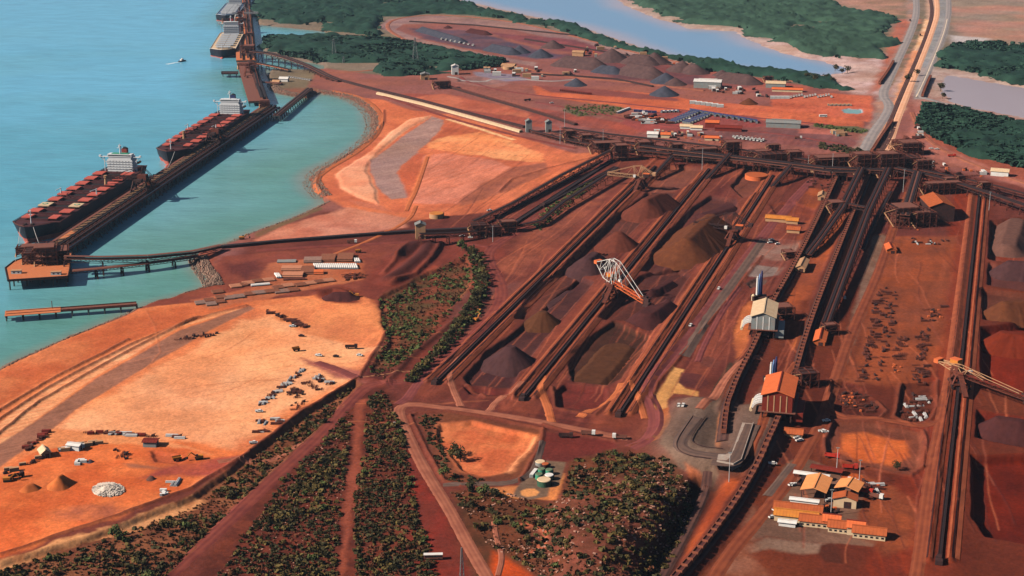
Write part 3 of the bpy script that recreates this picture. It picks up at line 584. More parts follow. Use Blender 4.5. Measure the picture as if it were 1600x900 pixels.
RM={'red':road_mat('red_haul_dirt',(108,48,44),(136,66,54)),'pink':road_mat('pale_dirt',(142,80,62),(172,104,80)),'mau':road_mat('mauve_dirt',(112,54,54),(134,68,62)),
 'grey':road_mat('grey_asphalt',(92,72,66),(112,86,76)),'white':road_mat('pale_gravel',(214,190,170),(228,206,184)),'far':road_mat('far_grey_road',(140,130,130),(160,146,142)),'or':road_mat('orange_dirt',(176,92,54),(196,108,66)),'dark':road_mat('ballast',(74,50,48),(100,66,58)),'or2':road_mat('orange_bank',(138,68,44),(162,84,54)),'drk':road_mat('dark_spill',(54,28,30),(76,36,32)),'brown':road_mat('brown_dirt',(118,56,38),(142,72,46)),'cream':road_mat('cream_dirt',(226,160,124),(236,180,146))}
def ribbon(name,pts,w,m,lift=.35,z=LAND,step=None,kind='structure',zfix=None):
    py=sum(p[1] for p in pts)/len(pts); step=step or max(3,mpp(py)*5)
    c=resample(poly_smooth([P(*p,z) for p in pts]),step); n=len(c); mb=MB(); ac=[]
    K=5 if w>3 else 2
    for i,p in enumerate(c):
        d=(c[min(i+1,n-1)]-c[max(i-1,0)]).normalized(); r=Vector((d.y,-d.x))
        jw=w*(1+.10*(vnoise(np.array([i*.4]),np.array([p.x]),5)[0]-.5)) if w>3 else w
        for k in range(K):
            t=k/(K-1)-.5; q=p+r*(jw*t); zz=zfix if zfix is not None else gz(q.x,q.y)+lift-(0 if 0<k<K-1 or K==2 else lift*1.2)
            mb.v.append((q.x,q.y,zz)); ac.append(k/(K-1))
    for i in range(n-1):
        for k in range(K-1): a=i*K+k; mb.f.append((a,a+1,a+1+K,a+K))
    o=mb.make(name,m)
    if sum(f.normal.z for f in o.data.polygons[:5])<0: o.data.flip_normals()
    a=o.data.attributes.new('Across','FLOAT','POINT'); a.data.foreach_set('value',ac); tag(o,kind=kind); return o
ROADS=[('haul_road',[(225,940),(262,898),(332,836),(420,752),(500,682),(556,614),(585,598),(640,598),(680,572),(722,540),(762,505),(786,466),(780,436),(764,412),(762,392),(790,372),(840,346),(900,296),(962,240)],13,'red'),
 ('haul_road',[(985,700),(1014,690),(1026,668),(1022,636),(1010,616),(1022,590),(1060,545),(1110,480),(1160,412),(1202,356),(1250,300),(1290,262)],12,'mau'),
 ('service_road',[(792,960),(764,906),(735,858),(700,792),(668,742),(646,700),(628,660),(621,638),(640,630),(690,636),(760,645),(850,660),(930,676),(985,686)],9,'pink'),
 ('service_road',[(692,758),(740,757),(800,757),(830,742),(840,722),(848,690)],5,'grey'),
 ('service_road',[(622,632),(640,620),(655,596),(680,572)],9,'mau'),
 ('dirt_track',[(720,634),(705,602),(700,582),(720,560)],6,'pink'),('dirt_track',[(760,646),(778,625),(806,612),(816,600)],6,'pink'),
 ('dirt_track',[(862,660),(856,636),(842,606),(850,590)],7,'or'),('dirt_track',[(905,652),(930,636),(965,620),(972,600)],7,'or'),('dirt_track',[(1008,655),(1000,630),(990,608),(984,600)],6,'or'),
 ('dirt_track',[(560,592),(530,578),(495,566)],9,'mau'),('dirt_track',[(470,690),(430,712),(390,714),(340,722)],7,'pink'),
 ('dirt_track',[(778,900),(786,870),(776,842),(772,815)],4,'pink'),
 ('asphalt_strip',[(1192,374),(1160,420),(1110,488),(1068,558)],11,'grey'),('asphalt_strip',[(1156,450),(1130,484),(1100,540),(1090,566)],6,'mau'),
 ('overpass_approach_road',[(1188,560),(1160,566),(1135,590),(1112,628),(1092,652)],8,'pink'),
 ('service_road',[(1420,300),(1398,350),(1372,430),(1330,520),(1306,590),(1284,660),(1262,700),(1226,762),(1180,818),(1140,865),(1110,912)],10,'brown'),
 ('service_road',[(1520,300),(1508,400),(1490,560),(1470,660),(1450,760),(1436,880),(1420,960)],9,'brown'),
 ('service_road',[(1290,640),(1320,655),(1384,655),(1440,668),(1470,660)],8,'brown'),
 ('service_road',[(1245,570),(1210,610),(1190,680),(1170,720)],8,'brown'),
 ('parking_road',[(1200,776),(1216,756),(1240,726)],8,'grey'),
 ('dirt_track',[(400,392),(480,386),(600,380),(700,376),(764,386)],9,'red'),
 ('dirt_track',[(635,330),(640,318),(650,300),(668,245)],6,'or'),
 ('dirt_track',[(520,398),(580,375),(640,345),(650,322)],6,'or'),
 ('causeway_road',[(1428,-80),(1428,-20),(1434,16),(1424,50),(1404,92),(1386,130),(1378,150),(1392,165),(1382,185),(1366,205),(1350,236)],16,'far'),
 ('causeway_road',[(1470,-90),(1478,-30),(1484,10),(1478,45),(1460,90),(1442,130),(1434,152),(1470,158),(1530,172),(1600,192),(1700,222)],13,'far'),
 ('gravel_track',[(1452,-90),(1462,-10),(1466,20),(1456,50),(1440,92),(1420,140),(1400,190),(1386,236)],12,'cream'),
 ('rail_formation',[(1442,-90),(1452,-10),(1458,20),(1448,55),(1432,95),(1412,140),(1392,188),(1372,240),(1340,320),(1300,420),(1262,520),(1240,600),(1216,670),(1172,760),(1110,850),(1040,930)],9,'dark'),
 ('rail_formation',[(1400,190),(1392,215),(1376,240)],10,'dark'),
 ('drain_road_edge',[(1480,30),(1474,55),(1452,108),(1432,152)],3.5,'white'),
 ('dirt_track',[(1425,176),(1440,212),(1480,240),(1560,272),(1640,300)],9,'pink'),
 ('service_road',[(600,150),(680,178),(780,206),(860,224),(900,232)],9,'red'),
 ('service_road',[(838,160),(940,178),(1000,192),(1060,198),(1200,206),(1320,226)],8,'mau'),
 ('dirt_track',[(720,120),(760,138),(840,150),(960,160),(1100,176),(1200,186),(1300,196)],7,'mau'),
 ('loop_road',[(640,66),(600,44),(616,28),(690,22),(800,33),(880,52),(960,74),(1060,98),(1180,118),(1300,136)],9,'pink'),
 ('loop_road',[(640,66),(720,84),(790,98),(840,112),(900,122),(1000,130),(1100,142)],11,'pink'),
 ('dirt_track',[(540,94),(590,96),(606,102),(596,108),(560,112),(510,114)],7,'pink'),
 ('shore_road',[(498,300),(492,286),(502,270),(560,238),(590,210),(598,186),(586,166),(560,150),(520,142)],10,'or'),
 ('service_road',[(700,120),(740,126),(800,122),(860,128),(900,124)],7,'far'),
 ('rail_track_bed',[(1316,262),(1290,320),(1262,380),(1232,436),(1206,480),(1180,545),(1150,600),(1134,650),(1128,700)],9,'dark'),
 ('cutting_track_bed',[(1106,740),(1096,770),(1068,824),(1040,874),(1012,920)],7,'dark'),
]
for k,(n,p,w,c) in enumerate(ROADS): ribbon(n,p,w,RM[c],lift=.30+.012*k)
# ------------------------------------------------------------------ tidal woods, rock armour
LEAFV=[]
def clumps(name,centres,sizes,m,kind,faces=7,flat=.75,hue=0):
    """many ragged leaf clumps as one mesh: each a loose star of leaf-mass faces"""
    n=len(centres); F=faces
    c=np.asarray(centres,float)[:,None,:]; s=np.asarray(sizes,float)[:,None]
    th=RNG.uniform(0,2*np.pi,(n,F)); ph=np.arccos(RNG.uniform(-.1,1,(n,F))); R=s*RNG.uniform(.45,1,(n,F))
    d=np.stack([np.cos(th)*np.sin(ph),np.sin(th)*np.sin(ph),np.cos(ph)*flat],-1); ctr=c+d*R[...,None]*.75
    nr=d+RNG.normal(0,.45,(n,F,3)); nr/=np.linalg.norm(nr,axis=-1,keepdims=True)
    a=np.cross(nr,np.array([0.1,.2,1.0])); a/=np.linalg.norm(a,axis=-1,keepdims=True); b=np.cross(nr,a)
    q=(s*RNG.uniform(.28,.62,(n,F)))[...,None]
    v=np.stack([ctr-a*q-b*q*.8,ctr+a*q*1.1-b*q*.6,ctr+a*q*.7+b*q,ctr-a*q*.8+b*q*.9],2).reshape(-1,3)
    k=n*F; me=bpy.data.meshes.new(name); me.vertices.add(4*k); me.vertices.foreach_set('co',v.astype(np.float32).ravel())
    me.loops.add(4*k); me.loops.foreach_set('vertex_index',np.arange(4*k,dtype=np.int32)); me.polygons.add(k); me.polygons.foreach_set('loop_start',np.arange(0,4*k,4,dtype=np.int32))
    me.update(calc_edges=True); me.materials.append(m); o=bpy.data.objects.new(name,me); COL.objects.link(o); 
    if kind: tag(o,kind=kind)
    return o
def scatter(poly,n,z=LAND,lim=None,dens=None):
    """n random points inside a pixel outline, even over the ground"""
    p=np.array([P(*q,z) for q in poly]); lo=p.min(0); hi=p.max(0); out=[]
    while sum(len(a) for a in out)<n:
        a=RNG.uniform(lo,hi,(n*2,2)); ins=seg_dist(a[:,0],a[:,1],p,True)<0
        if dens is not None: ins&=(fbm(a[:,0],a[:,1],dens[0],3,5)+RNG.uniform(-.08,.08,len(a))>dens[1])
        out.append(a[ins])
        if len(out)>400: break
    return np.concatenate(out)[:n]
def canopy(name,poly,h,step,m,label):
    """low closed woodland: one lumpy canopy surface with ragged clumps standing out of it"""
    p=np.array([P(*q) for q in poly]); lo=p.min(0)-20; hi=p.max(0)+20
    nx=int((hi[0]-lo[0])/step); ny=int((hi[1]-lo[1])/(step*1.6))
    X,Y=np.meshgrid(np.linspace(lo[0],hi[0],nx),np.linspace(lo[1],hi[1],ny)); xw=X+(fbm(X,Y,70,3,3)-.5)*70; yw=Y+(fbm(X,Y,90,3,9)-.5)*110
    d=seg_dist(xw.ravel(),yw.ravel(),p,True).reshape(X.shape)
    cov=fbm(X,Y,120,4,33)
    Z=LAND-1+h*smooth(2,-10,d)*(.35+.6*fbm(X,Y,30,3,12)+.8*vnoise(X/5.6,Y/8.8,5)*(.5+vnoise(X/13,Y/13,8)))*smooth(.28,.40,cov)
    keep=(d<2)&(cov>.30)
    o=grid_mesh(name,X,Y,Z,m,None,keep); tag(o,kind='stuff')
    return o
MG=[([(400,-215),(400,0),(406,34),(440,38),(500,43),(528,50),(590,58),(596,40),(612,26),(700,20),(800,32),(880,50),(950,68),(1010,86),(1100,104),(1200,114),(1300,124),(1326,136),(1300,142),(1200,126),(1100,112),(1105,104),(1160,104),(1060,92),(1010,78),(950,60),(900,44),(850,34),(760,14),(700,-2),(640,-60),(560,-215)],M_MANG),
 ([(414,58),(470,61),(530,60),(600,62),(650,70),(720,86),(790,96),(780,104),(700,112),(660,118),(610,118),(592,108),(600,98),(560,96),(500,97),(440,86),(414,74)],M_MANG),
 ([(840,-215),(930,-100),(985,-20),(990,4),(1036,24),(1086,39),(1156,44),(1202,64),(1256,82),(1304,91),(1356,92),(1374,88),(1386,62),(1404,34),(1390,24),(1330,16),(1300,6),(1340,-30),(1380,-215)],M_MANG2),
 ([(1490,68),(1560,68),(1640,70),(1900,86),(1900,160),(1760,148),(1600,129),(1500,110),(1470,106),(1474,88)],M_MANG),
 ([(1446,164),(1500,172),(1600,196),(1760,226),(1900,250),(1900,340),(1700,292),(1600,264),(1520,240),(1462,218),(1434,196)],M_MANG),
 ([(560,-215),(660,-100),(700,-20),(880,-60),(840,-215)],M_MANG),([(1500,-215),(1560,-60),(1800,-10),(2100,20),(2100,-215)],M_MANG2)]
for p,m in MG: canopy('mangrove_wood',p,8,5.5,m,'')
for p,m,n in ((MG[0][0],M_MANG,9000),(MG[1][0],M_MANG,7000),(MG[2][0],M_MANG2,8000),(MG[3][0],M_MANG,5000),(MG[4][0],M_MANG,9000)):
    a=scatter(p,n,dens=(120,.36)); z=[gz(x,y)+2.5 for x,y in a]
    clumps('mangrove_clumps',np.column_stack([a,z]),RNG.uniform(3,8,len(a)),m,'stuff',faces=5)
def rocks(name,line,w,n,size,m=None,z0=0,z1=4):
    c=resample(poly_smooth([P(*p) for p in line],1),4.0); pts=[]; sz=[]
    V=[];F=[]
    for _ in range(n):
        i=random.randrange(len(c)-1); p=c[i].lerp(c[i+1],random.random()); t=random.uniform(-.5,.5)
        d=(c[i+1]-c[i]).normalized(); q=p+Vector((d.y,-d.x))*t*w; s=size*random.uniform(.5,1.4); z=max(-.6,gz(q.x,q.y))+s*.1
        r=[Vector((random.uniform(.7,1.2)*a,random.uniform(.7,1.2)*b,random.uniform(.6,1.1)*cc))*s*.5 for a,b,cc in ((1,0,0),(0,1,0),(-1,0,0),(0,-1,0),(0,0,1),(0,0,-1))]
        k=len(V); V+=[(q.x+a.x,q.y+a.y,z+a.z) for a in r]; F+=[(k+a,k+b,k+cc) for a,b,cc in ((0,1,4),(1,2,4),(2,3,4),(3,0,4),(1,0,5),(2,1,5),(3,2,5),(0,3,5))]
    mb=MB(); mb.v=V; mb.f=F; o=mb.make(name,m or M_ROCK); tag(o,kind='stuff'); return o
rocks('rock_armour',[(494,142),(520,144),(548,152),(568,164),(581,180),(583,200),(573,216),(552,233),(528,248),(503,260),(486,275),(489,290),(506,306)],22,5200,2.0)
rocks('rock_armour',[(511,314),(480,329),(440,345),(404,357),(350,379),(312,391)],9,2600,1.8)
rocks('rock_armour',[(308,400),(314,416),(330,434),(334,446)],18,1500,2.4)
rocks('rock_armour',[(330,446),(300,453),(240,470),(213,479)],4,700,1.5)
rocks('rock_armour',[(213,479),(185,493),(105,525),(42,552),(0,574),(-60,600)],8,3200,1.7)
rocks('rock_armour',[(424,128),(430,140),(455,146),(480,150),(494,142)],16,1500,2.2)
# ------------------------------------------------------------------ haze
def haze():
    mb=MB(); mb.box(0,6500,-12,24000,16000,470); m=bpy.data.materials.new('haze'); m.use_nodes=True; nt=m.node_tree; nt.nodes.remove(nt.nodes['Principled BSDF'])
    v=nt.nodes.new('ShaderNodeVolumePrincipled'); v.inputs['Color'].default_value=(.5,.74,1,1); v.inputs['Density'].default_value=HAZE; v.inputs['Anisotropy'].default_value=.2
    nt.links.new(v.outputs[0],nt.nodes['Material Output'].inputs['Volume']); o=mb.make('haze',m); tag(o,kind='stuff')
HAZE=0.000018
haze()
# ================================================================== ships
def ship(label,bow,hd,L,B,free,hatchmat,holdopen,bridge,funnelc,deckm,nh=9,monkey=None,detail=True,low=None,cover_label=None,group=None):
    """bulk carrier; local x runs aft from the stem, z=0 at the waterline"""
    r=root('bulk_carrier',label,'ship',(bow[0],bow[1],0),math.atan2(hd[1],hd[0]),group)
    def sect(x,z):                                   # half breadth
        t=x/L; a=min(1,(max(0,t)/(.13-.05*(z/free)))**.62) if t<.13 else 1.0
        fl=.80+.20*min(1,max(0,z)/free) if t<.1 else 1
        b=1-.35*max(0,(t-.90)/.10)**2*(1.4-.9*min(1,z/free)); return B/2*a*fl*b
    def hull(z0,z1,nz,name,m):
        mb=MB(); xs=[0,.004,.012,.025,.045,.07,.10,.13]+[.13+.77*i/8 for i in range(1,9)]+[.93,.96,.985,1.0]; zs=[z0+(z1-z0)*i/nz for i in range(nz+1)]
        for sgn in (1,-1):
            for z in zs:
                for t in xs:
                    rake=-(z-free)*.35 if t<.13 else 0; x=t*L+max(0,rake)*(1-t/.13) if t<.13 else t*L
                    sh=(2.2 if (t<.09 and z>=free-.01) else 0); mb.v.append((x,sgn*sect(t*L,z),z+sh))
        n=len(xs); 
        for s_ in range(2):
            o=s_*len(zs)*n
            for a in range(len(zs)-1):
                for b in range(n-1):
                    q=(o+a*n+b,o+a*n+b+1,o+(a+1)*n+b+1,o+(a+1)*n+b); mb.f.append(q if s_ else q[::-1])
        for a in range(len(zs)-1):
            o=len(zs)*n; mb.f.append((a*n+n-1,(a+1)*n+n-1,o+(a+1)*n+n-1,o+a*n+n-1))
        return mb.make(name,m,r)
    wl=low if low is not None else 2.5
    hull(wl,free,4,'hull',M_HULL); hull(-3,wl,2,'boot_topping',M_BOOT)
    bulb=MB(); bulb.cyl((-5,0,-1),(10,0,-1.2),2.2,3.8,12); bulb.make('bulbous_bow',M_BOOT,r,smooth=True)
    # forefoot showing red above the water on a light ship
    d=MB(); xs=[.0,.012,.03,.06,.10,.14,.3,.5,.7,.9,.95,.985,1.0]
    n=len(xs)
    for t in xs: d.v.append((t*L+.2,sect(t*L,free)-.1,free-.25+(2.0 if t<.09 else 0)))
    for t in xs: d.v.append((t*L+.2,-sect(t*L,free)+.1,free-.25+(2.0 if t<.09 else 0)))
    for i in range(n-1): d.f.append((i,n+i,n+i+1,i+1))
    d.make('deck',deckm,r)
    # bulwark rail
    rl=MB()
    for s_ in (1,-1):
        for i in range(n-1):
            p=Vector((xs[i]*L,s_*sect(xs[i]*L,free),free+(2.9 if xs[i]<.09 else .6))); q=Vector((xs[i+1]*L,s_*sect(xs[i+1]*L,free),free+(2.9 if xs[i+1]<.09 else .6)))
            rl.beam(p,q,.25,.5)
    rl.make('bulwark',M_WALK if hatchmat!=M_SHIPW else M_SHIPW,r)
    x0=.10*L; x1=.855*L; pitch=(x1-x0)/nh
    for k in range(nh):
        xc=x0+pitch*(k+.5); hw=B*.25*(1 if k else .8); hl=pitch*.56
        c=MB(); 
        for s_ in (1,-1): c.box(xc,s_*hw,free-.2,hl,.7,2.0); c.box(xc+s_*hl/2,0,free-.2,.7,hw*2,2.0)
        c.make('hatch_coaming',deckm,r)
        h=MB(); h.box(xc,0,free-.15,hl-.7,hw*2-.7,.35); h.make('hold_opening',M_HOLD if holdopen else deckm,r)
        if holdopen:
            for s_ in (1,-1):
                v=MB(); v.box(xc,s_*(hw+B*.10),free+2.0,hl*1.02,B*.25*(1 if k else .75),.9)
                for j in range(4): v.box(xc-hl*.4+hl*.8*j/3,s_*(hw+B*.115),free+2.9,.4,B*.24*(1 if k else .75),.2)
                o=v.make('hatch_cover',hatchmat,r)
                if cover_label and k==cover_label[0]: 
                    o.data.materials[0]=M_CREAM; o['label']=cover_label[1]
                    g=MB(); g.cyl((xc,s_*(hw+B*.115),free+3.12),(xc,s_*(hw+B*.115),free+3.2),3.1,n=16); g2=MB(); g2.cyl((xc,s_*(hw+B*.115),free+3.2),(xc,s_*(hw+B*.115),free+3.3),1.7,n=12)
                    g.make('green_disc',M_GREEN,o); g2.make('pale_centre',M_CREAM,o)
        else:
            for s_ in (1,-1):
                v=MB(); v.box(xc,s_*hw*.72,free+1.8,hl*1.05,hw*1.36,1.0); 
                for j in range(5): v.box(xc-hl*.42+hl*.84*j/4,s_*hw*.72,free+2.8,.5,hw*1.3,.25)
                v.make('hatch_cover',hatchmat,r)
        if detail:
            w=MB(); 
            for j in range(3): w.box(xc+pitch*.42,(j-1)*B*.16,free-.2,1.6,1.6,random.uniform(1.2,2.4))
            w.beam((xc+pitch*.36,-B*.3,free+.5),(xc+pitch*.36,B*.3,free+.5),.5,.6)
            w.make('deck_fitting',M_DSTEEL,r)
    # accommodation block aft
    xb=.885*L; dk=MB(); H=bridge
    dk.box(xb+7,0,free-.2,16,B*.62,H*.72); dk.box(xb+7.5,0,free+H*.70,15,B*.56,H*.18); dk.box(xb+16,0,free-.2,10,B*.5,H*.55)
    for j in range(1,5): dk.box(xb+7,0,free+H*.15*j,17.2,B*.66,.35)
    acc=dk.make('accommodation_block',M_SHIPW,r)
    br=MB(); br.box(xb+4,0,free+H*.88,9,B*.60,3.2); br.box(xb+2,0,free+H*.86,3.2,B*1.04,.6)
    for s_ in (1,-1):
        br.box(xb+2,s_*B*.5,free+H*.88,3.0,2.2,1.6); br.beam((xb+2,s_*B*.5,free+H*.86),(xb+2,s_*B*.34,free+H*.5),.7)
        br.beam((xb+2,s_*B*.40,free-.2),(xb+2,s_*B*.40,free+H*.86),.7)
    b=br.make('bridge',M_SHIPW,r)
    w=MB(); w.box(xb-.55,0,free+H*.88+1.3,.25,B*.56,1.1); w.make('bridge_window',M_GLASS,b)
    for lv in range(4):
        for j in range(7):
            w=MB(); w.box(xb-1.12,(j-3)*B*.078,free+H*(.08+.155*lv)+.9,.2,1.3,1.0); w.make('window',M_GLASS,acc)
    mk=MB(); mk.box(xb+4.5,0,free+H*.88+3.2,7.5,B*.42,.4); mk.make('monkey_deck',monkey or M_SHIPW,b)
    ms=MB(); ms.cyl((xb+3,0,free+H*.88+3.5),(xb+3,0,free+H*.88+15),.9,.4,8); ms.beam((xb+3,-3.5,free+H+8),(xb+3,3.5,free+H+8),.5); ms.beam((xb+3,-2,free+H+11),(xb+3,2,free+H+11),.5); ms.cyl((xb+3,0,free+H+9),(xb+3,0,free+H+10.4),1.3,n=10)
    ms.make('radar_mast',M_SHIPW,r)
    fu=MB(); fu.prism([(xb+15,-3.2),(xb+22,-2.8),(xb+22,2.8),(xb+15,3.2)],free+H*.5,free+H*1.22); f=fu.make('funnel',funnelc,r)
    ft=MB(); ft.box(xb+18.5,0,free+H*1.22,5.5,4.6,.8); 
    for j in (-1,0,1): ft.cyl((xb+18.5,j*1.3,free+H*1.22),(xb+18.5,j*1.3,free+H*1.22+2.2),.45,n=8)
    ft.make('exhaust_pipe',M_BLACK,f)
    fm=MB(); fm.cyl((.055*L,0,free),(.055*L,0,free+15),.7,.35,8); fm.beam((.055*L,-2,free+11),(.055*L,2,free+11),.4); fm.box(.055*L,0,free+14.2,1.6,1.6,.8); fm.make('foremast',M_SHIPW,r)
    if detail:
        for s_ in (1,-1):
            lb=MB(); lb.cyl((xb+12,s_*B*.36,free+H*.4),(xb+20,s_*B*.36,free+H*.4),1.4,n=8); lb.make('lifeboat',M_YEL,r)
            cr=MB(); cr.cyl((.47*L,s_*B*.42,free),(.47*L,s_*B*.42,free+9),.7,n=8); cr.beam((.47*L,s_*B*.42,free+8.5),(.42*L,s_*B*.40,free+9.5),.6); cr.make('provision_crane',M_SHIPW,r)
        for s_ in (1,-1): an=MB(); an.box(.035*L,s_*4,free+1.8,4,2.5,1.5); an.box(.020*L+2,s_*4,free+1.8,5,1.0,.8); an.make('windlass',M_DSTEEL,r)
    return r
def unit(a,b):
    v=Vector((b[0]-a[0],b[1]-a[1])); return v.normalized()
HD=Vector((.125,.992))
bA=P(38,355,18); shipA=ship('black bulk carrier with salmon hatch covers folded open, brown funnel, nearest ship',bA,HD,304,48,16,M_HATCH,True,19,mat('funnel_brown',(150,70,62),.6),M_DECK,monkey=M_GREEN,low=5,cover_label=(2,'pale hatch cover with a green disc'))
bB=P(260,237,18); shipB=ship('black bulk carrier with dusty red hatches and blue funnel, moored beyond the nearest ship',bB,HD,300,45,16,M_HATCH,True,19,M_BLUE,M_DECK,low=5)
bC=P(346,78,15); shipC=ship('dark hulled bulk carrier with pale cream hatches moored on the far wharf',bC,(.0-.09,1),250,45,13,M_SHIPW,False,22,M_RED,M_CREAM,nh=7,detail=False,low=1.5)
bD=P(352,24,14); shipD=ship('blue grey bulk carrier with white hatches cut by the top edge of the photo',bD,(-.07,1),240,44,12,M_SHIPW,False,22,M_RED,mat('blue_deck',(90,110,140),.7),nh=7,detail=False,low=1.5)
# mooring lines
def line_thing(name,label,cat,p,q,t,m,group=None):
    mb=MB(); p=Vector(p); q=Vector(q); n=6
    for i in range(n):
        a=p.lerp(q,i/n); b=p.lerp(q,(i+1)/n); sa=-4*(i/n)*(1-i/n)*1.5; sb=-4*((i+1)/n)*(1-(i+1)/n)*1.5
        mb.beam(a+Vector((0,0,sa)),b+Vector((0,0,sb)),t)
    o=mb.make(name,m,loc=q); tag(o,label,cat,group); return o
line_thing('mooring_line','pale mooring line from the nearest ship bow down to the wharf end','mooring line',(bA[0]+8,bA[1]+3,17.5),P3(63,385,10.5),.35,M_GALV,'mooring lines')
line_thing('mooring_line','pale mooring line from the nearest ship bow to the orange platform','mooring line',(bA[0]-6,bA[1]+6,17.5),P3(24,408,10.5),.3,M_GALV,'mooring lines')
line_thing('mooring_line','mooring line from the second ship bow to the wharf walkway','mooring line',(bB[0]+9,bB[1]+5,17.5),P3(262,262,10.5),.35,M_GALV,'mooring lines')
line_thing('mooring_line','mooring line from the nearest ship stern across to the wharf','mooring line',(bA[0]+HD.x*296,bA[1]+HD.y*296,17),P3(240,282,10.5),.35,M_GALV,'mooring lines')
# launch with wake
bt=P(285,96,0)
r=root('motor_launch','small white launch heading across the open harbour','boat',(bt[0],bt[1],0),1.0)
b=MB(); b.prism([(-8,-2.4),(4,-2.6),(9,0),(4,2.6),(-8,2.4)],-.4,1.8); b.make('hull',M_HULL,r); b=MB(); b.box(-1,0,1.8,6,3.6,2.4); b.box(0,0,4.2,2.5,2.4,1.2); b.make('cabin',M_WHITE,r)
wk=MB(); 
for i in range(9): wk.box(-10-i*3.2,random.uniform(-.6,.6)*(1+i*.15),.04,3.2,2.4+i*.45*random.uniform(.6,1.2),.06)
o=wk.make('wake_foam',mat('foam',(226,236,236),.8),None); o.location=(bt[0],bt[1],0); o.rotation_euler=(0,0,1.0); tag(o,kind='structure')
# ================================================================== wharves
def seg_pts(line,step,z):
    return [(p.x,p.y,z) for p in resample([Vector(P(*q,z)) for q in line],step)]
def wharf(name,label,cat,sea,land_off,z,bents=14,mdeck=M_WALK,group=None,piles=3,fenders=True,deckth=1.6,zb=-2.5):
    """pile-supported deck; sea = seaward edge pixels, land_off = width in metres towards the shore side"""
    a=Vector(P(*sea[0],z)); b=Vector(P(*sea[1],z)); d=(b-a).normalized(); nrm=Vector((d.y,-d.x)); L=(b-a).length; W=land_off
    r=root(name,label,cat,(a.x,a.y,0),math.atan2(d.y,d.x),group)
    mb=MB(); mb.box(L/2,-W/2,z-deckth,L,W,deckth); mb.make('deck',mdeck,r)
    n=int(L/bents)
    for i in range(n+1):
        x=i*L/n; m=MB(); m.box(x,-W/2,z-deckth-1.6,1.6,W,1.6)
        for j in range(piles): y=-W*(.06+.88*j/(piles-1)); m.cyl((x,y,zb),(x,y,z-deckth-1.4),.65,n=7)
        if piles>2: m.cyl((x,-W-3.5,zb),(x,-W*.9,z-deckth-1.4),.6,n=7); m.beam((x+1,-W*.94,z-deckth-1.2),(x+L/n-1,-W*.94,-0.5 if i<n else z-3),.5)
        m.make('pile_bent',M_PILE,r)
    return r,L,W,a,d,nrm
SEA=[(62,389),(408,166)]
W1,L1w,WW,wa,wd,wn=wharf('ore_wharf','long piled ore loading wharf with dark conveyors beside the two black ships','wharf',SEA,28,10)
L1w=float(L1w)
m=MB(); m.box(L1w/2,-1.8,10.004,L1w,3.2,.5); m.make('seaward_walkway',M_WALK,W1)
for i in range(5):
    m=MB(); m.box(L1w*(i+.5)/5,-8.5,10.01,L1w/5-2,8,.25); m.make('dark_service_bay',M_HOLD,W1)
for yy_ in (-4.5,-14.6,-26.8):
    m=MB(); m.box(L1w/2,yy_,10.0,L1w,.5,.7); m.make('crane_rail',M_GALV if yy_==-26.8 else M_DSTEEL,W1)
nb=int(L1w/13)
for i in range(min(nb,60)):
    x=8+i*13; m=MB(); m.beam((x,-4.8,10.6),(x+3,-13.6,12.5),.8,.8); m.beam((x+3,-13.6,12.5),(x+5,-5.5,10.6),.55); m.beam((x+1.6,-9,11.5),(x+4,-9,11.5),.4); m.make('walkway_bracket',M_TAN,W1)
for yy_,hh in ((-17.5,13.2),(-23.2,12.6)):
    m=MB(); m.box(L1w/2,yy_,hh,L1w-10,2.4,.5); m.box(L1w/2,yy_-1.4,hh-.2,L1w-10,.35,1.1); m.box(L1w/2,yy_+1.4,hh-.2,L1w-10,.35,1.1)
    b_=m.make('wharf_conveyor',M_BELT if yy_==-17.5 else M_DSTEEL,W1)
    for i in range(int(L1w/12)): m=MB(); m.box(6+i*12,yy_,10,.6,3.0,hh-10); m.make('conveyor_stand',M_RUST,b_)
for i in range(12):
    m=MB(); m.cyl((20+i*62,1.0,2),(20+i*62,1.0,10.8),1.1,n=8); m.box(20+i*62,.9,5,3.5,2.0,4.0); m.make('fender',M_BLACK,W1)
m=MB(); m.box(52,-8.6,10.4,30,7.4,.8); m.make('plank_platform',M_ODECK,W1)
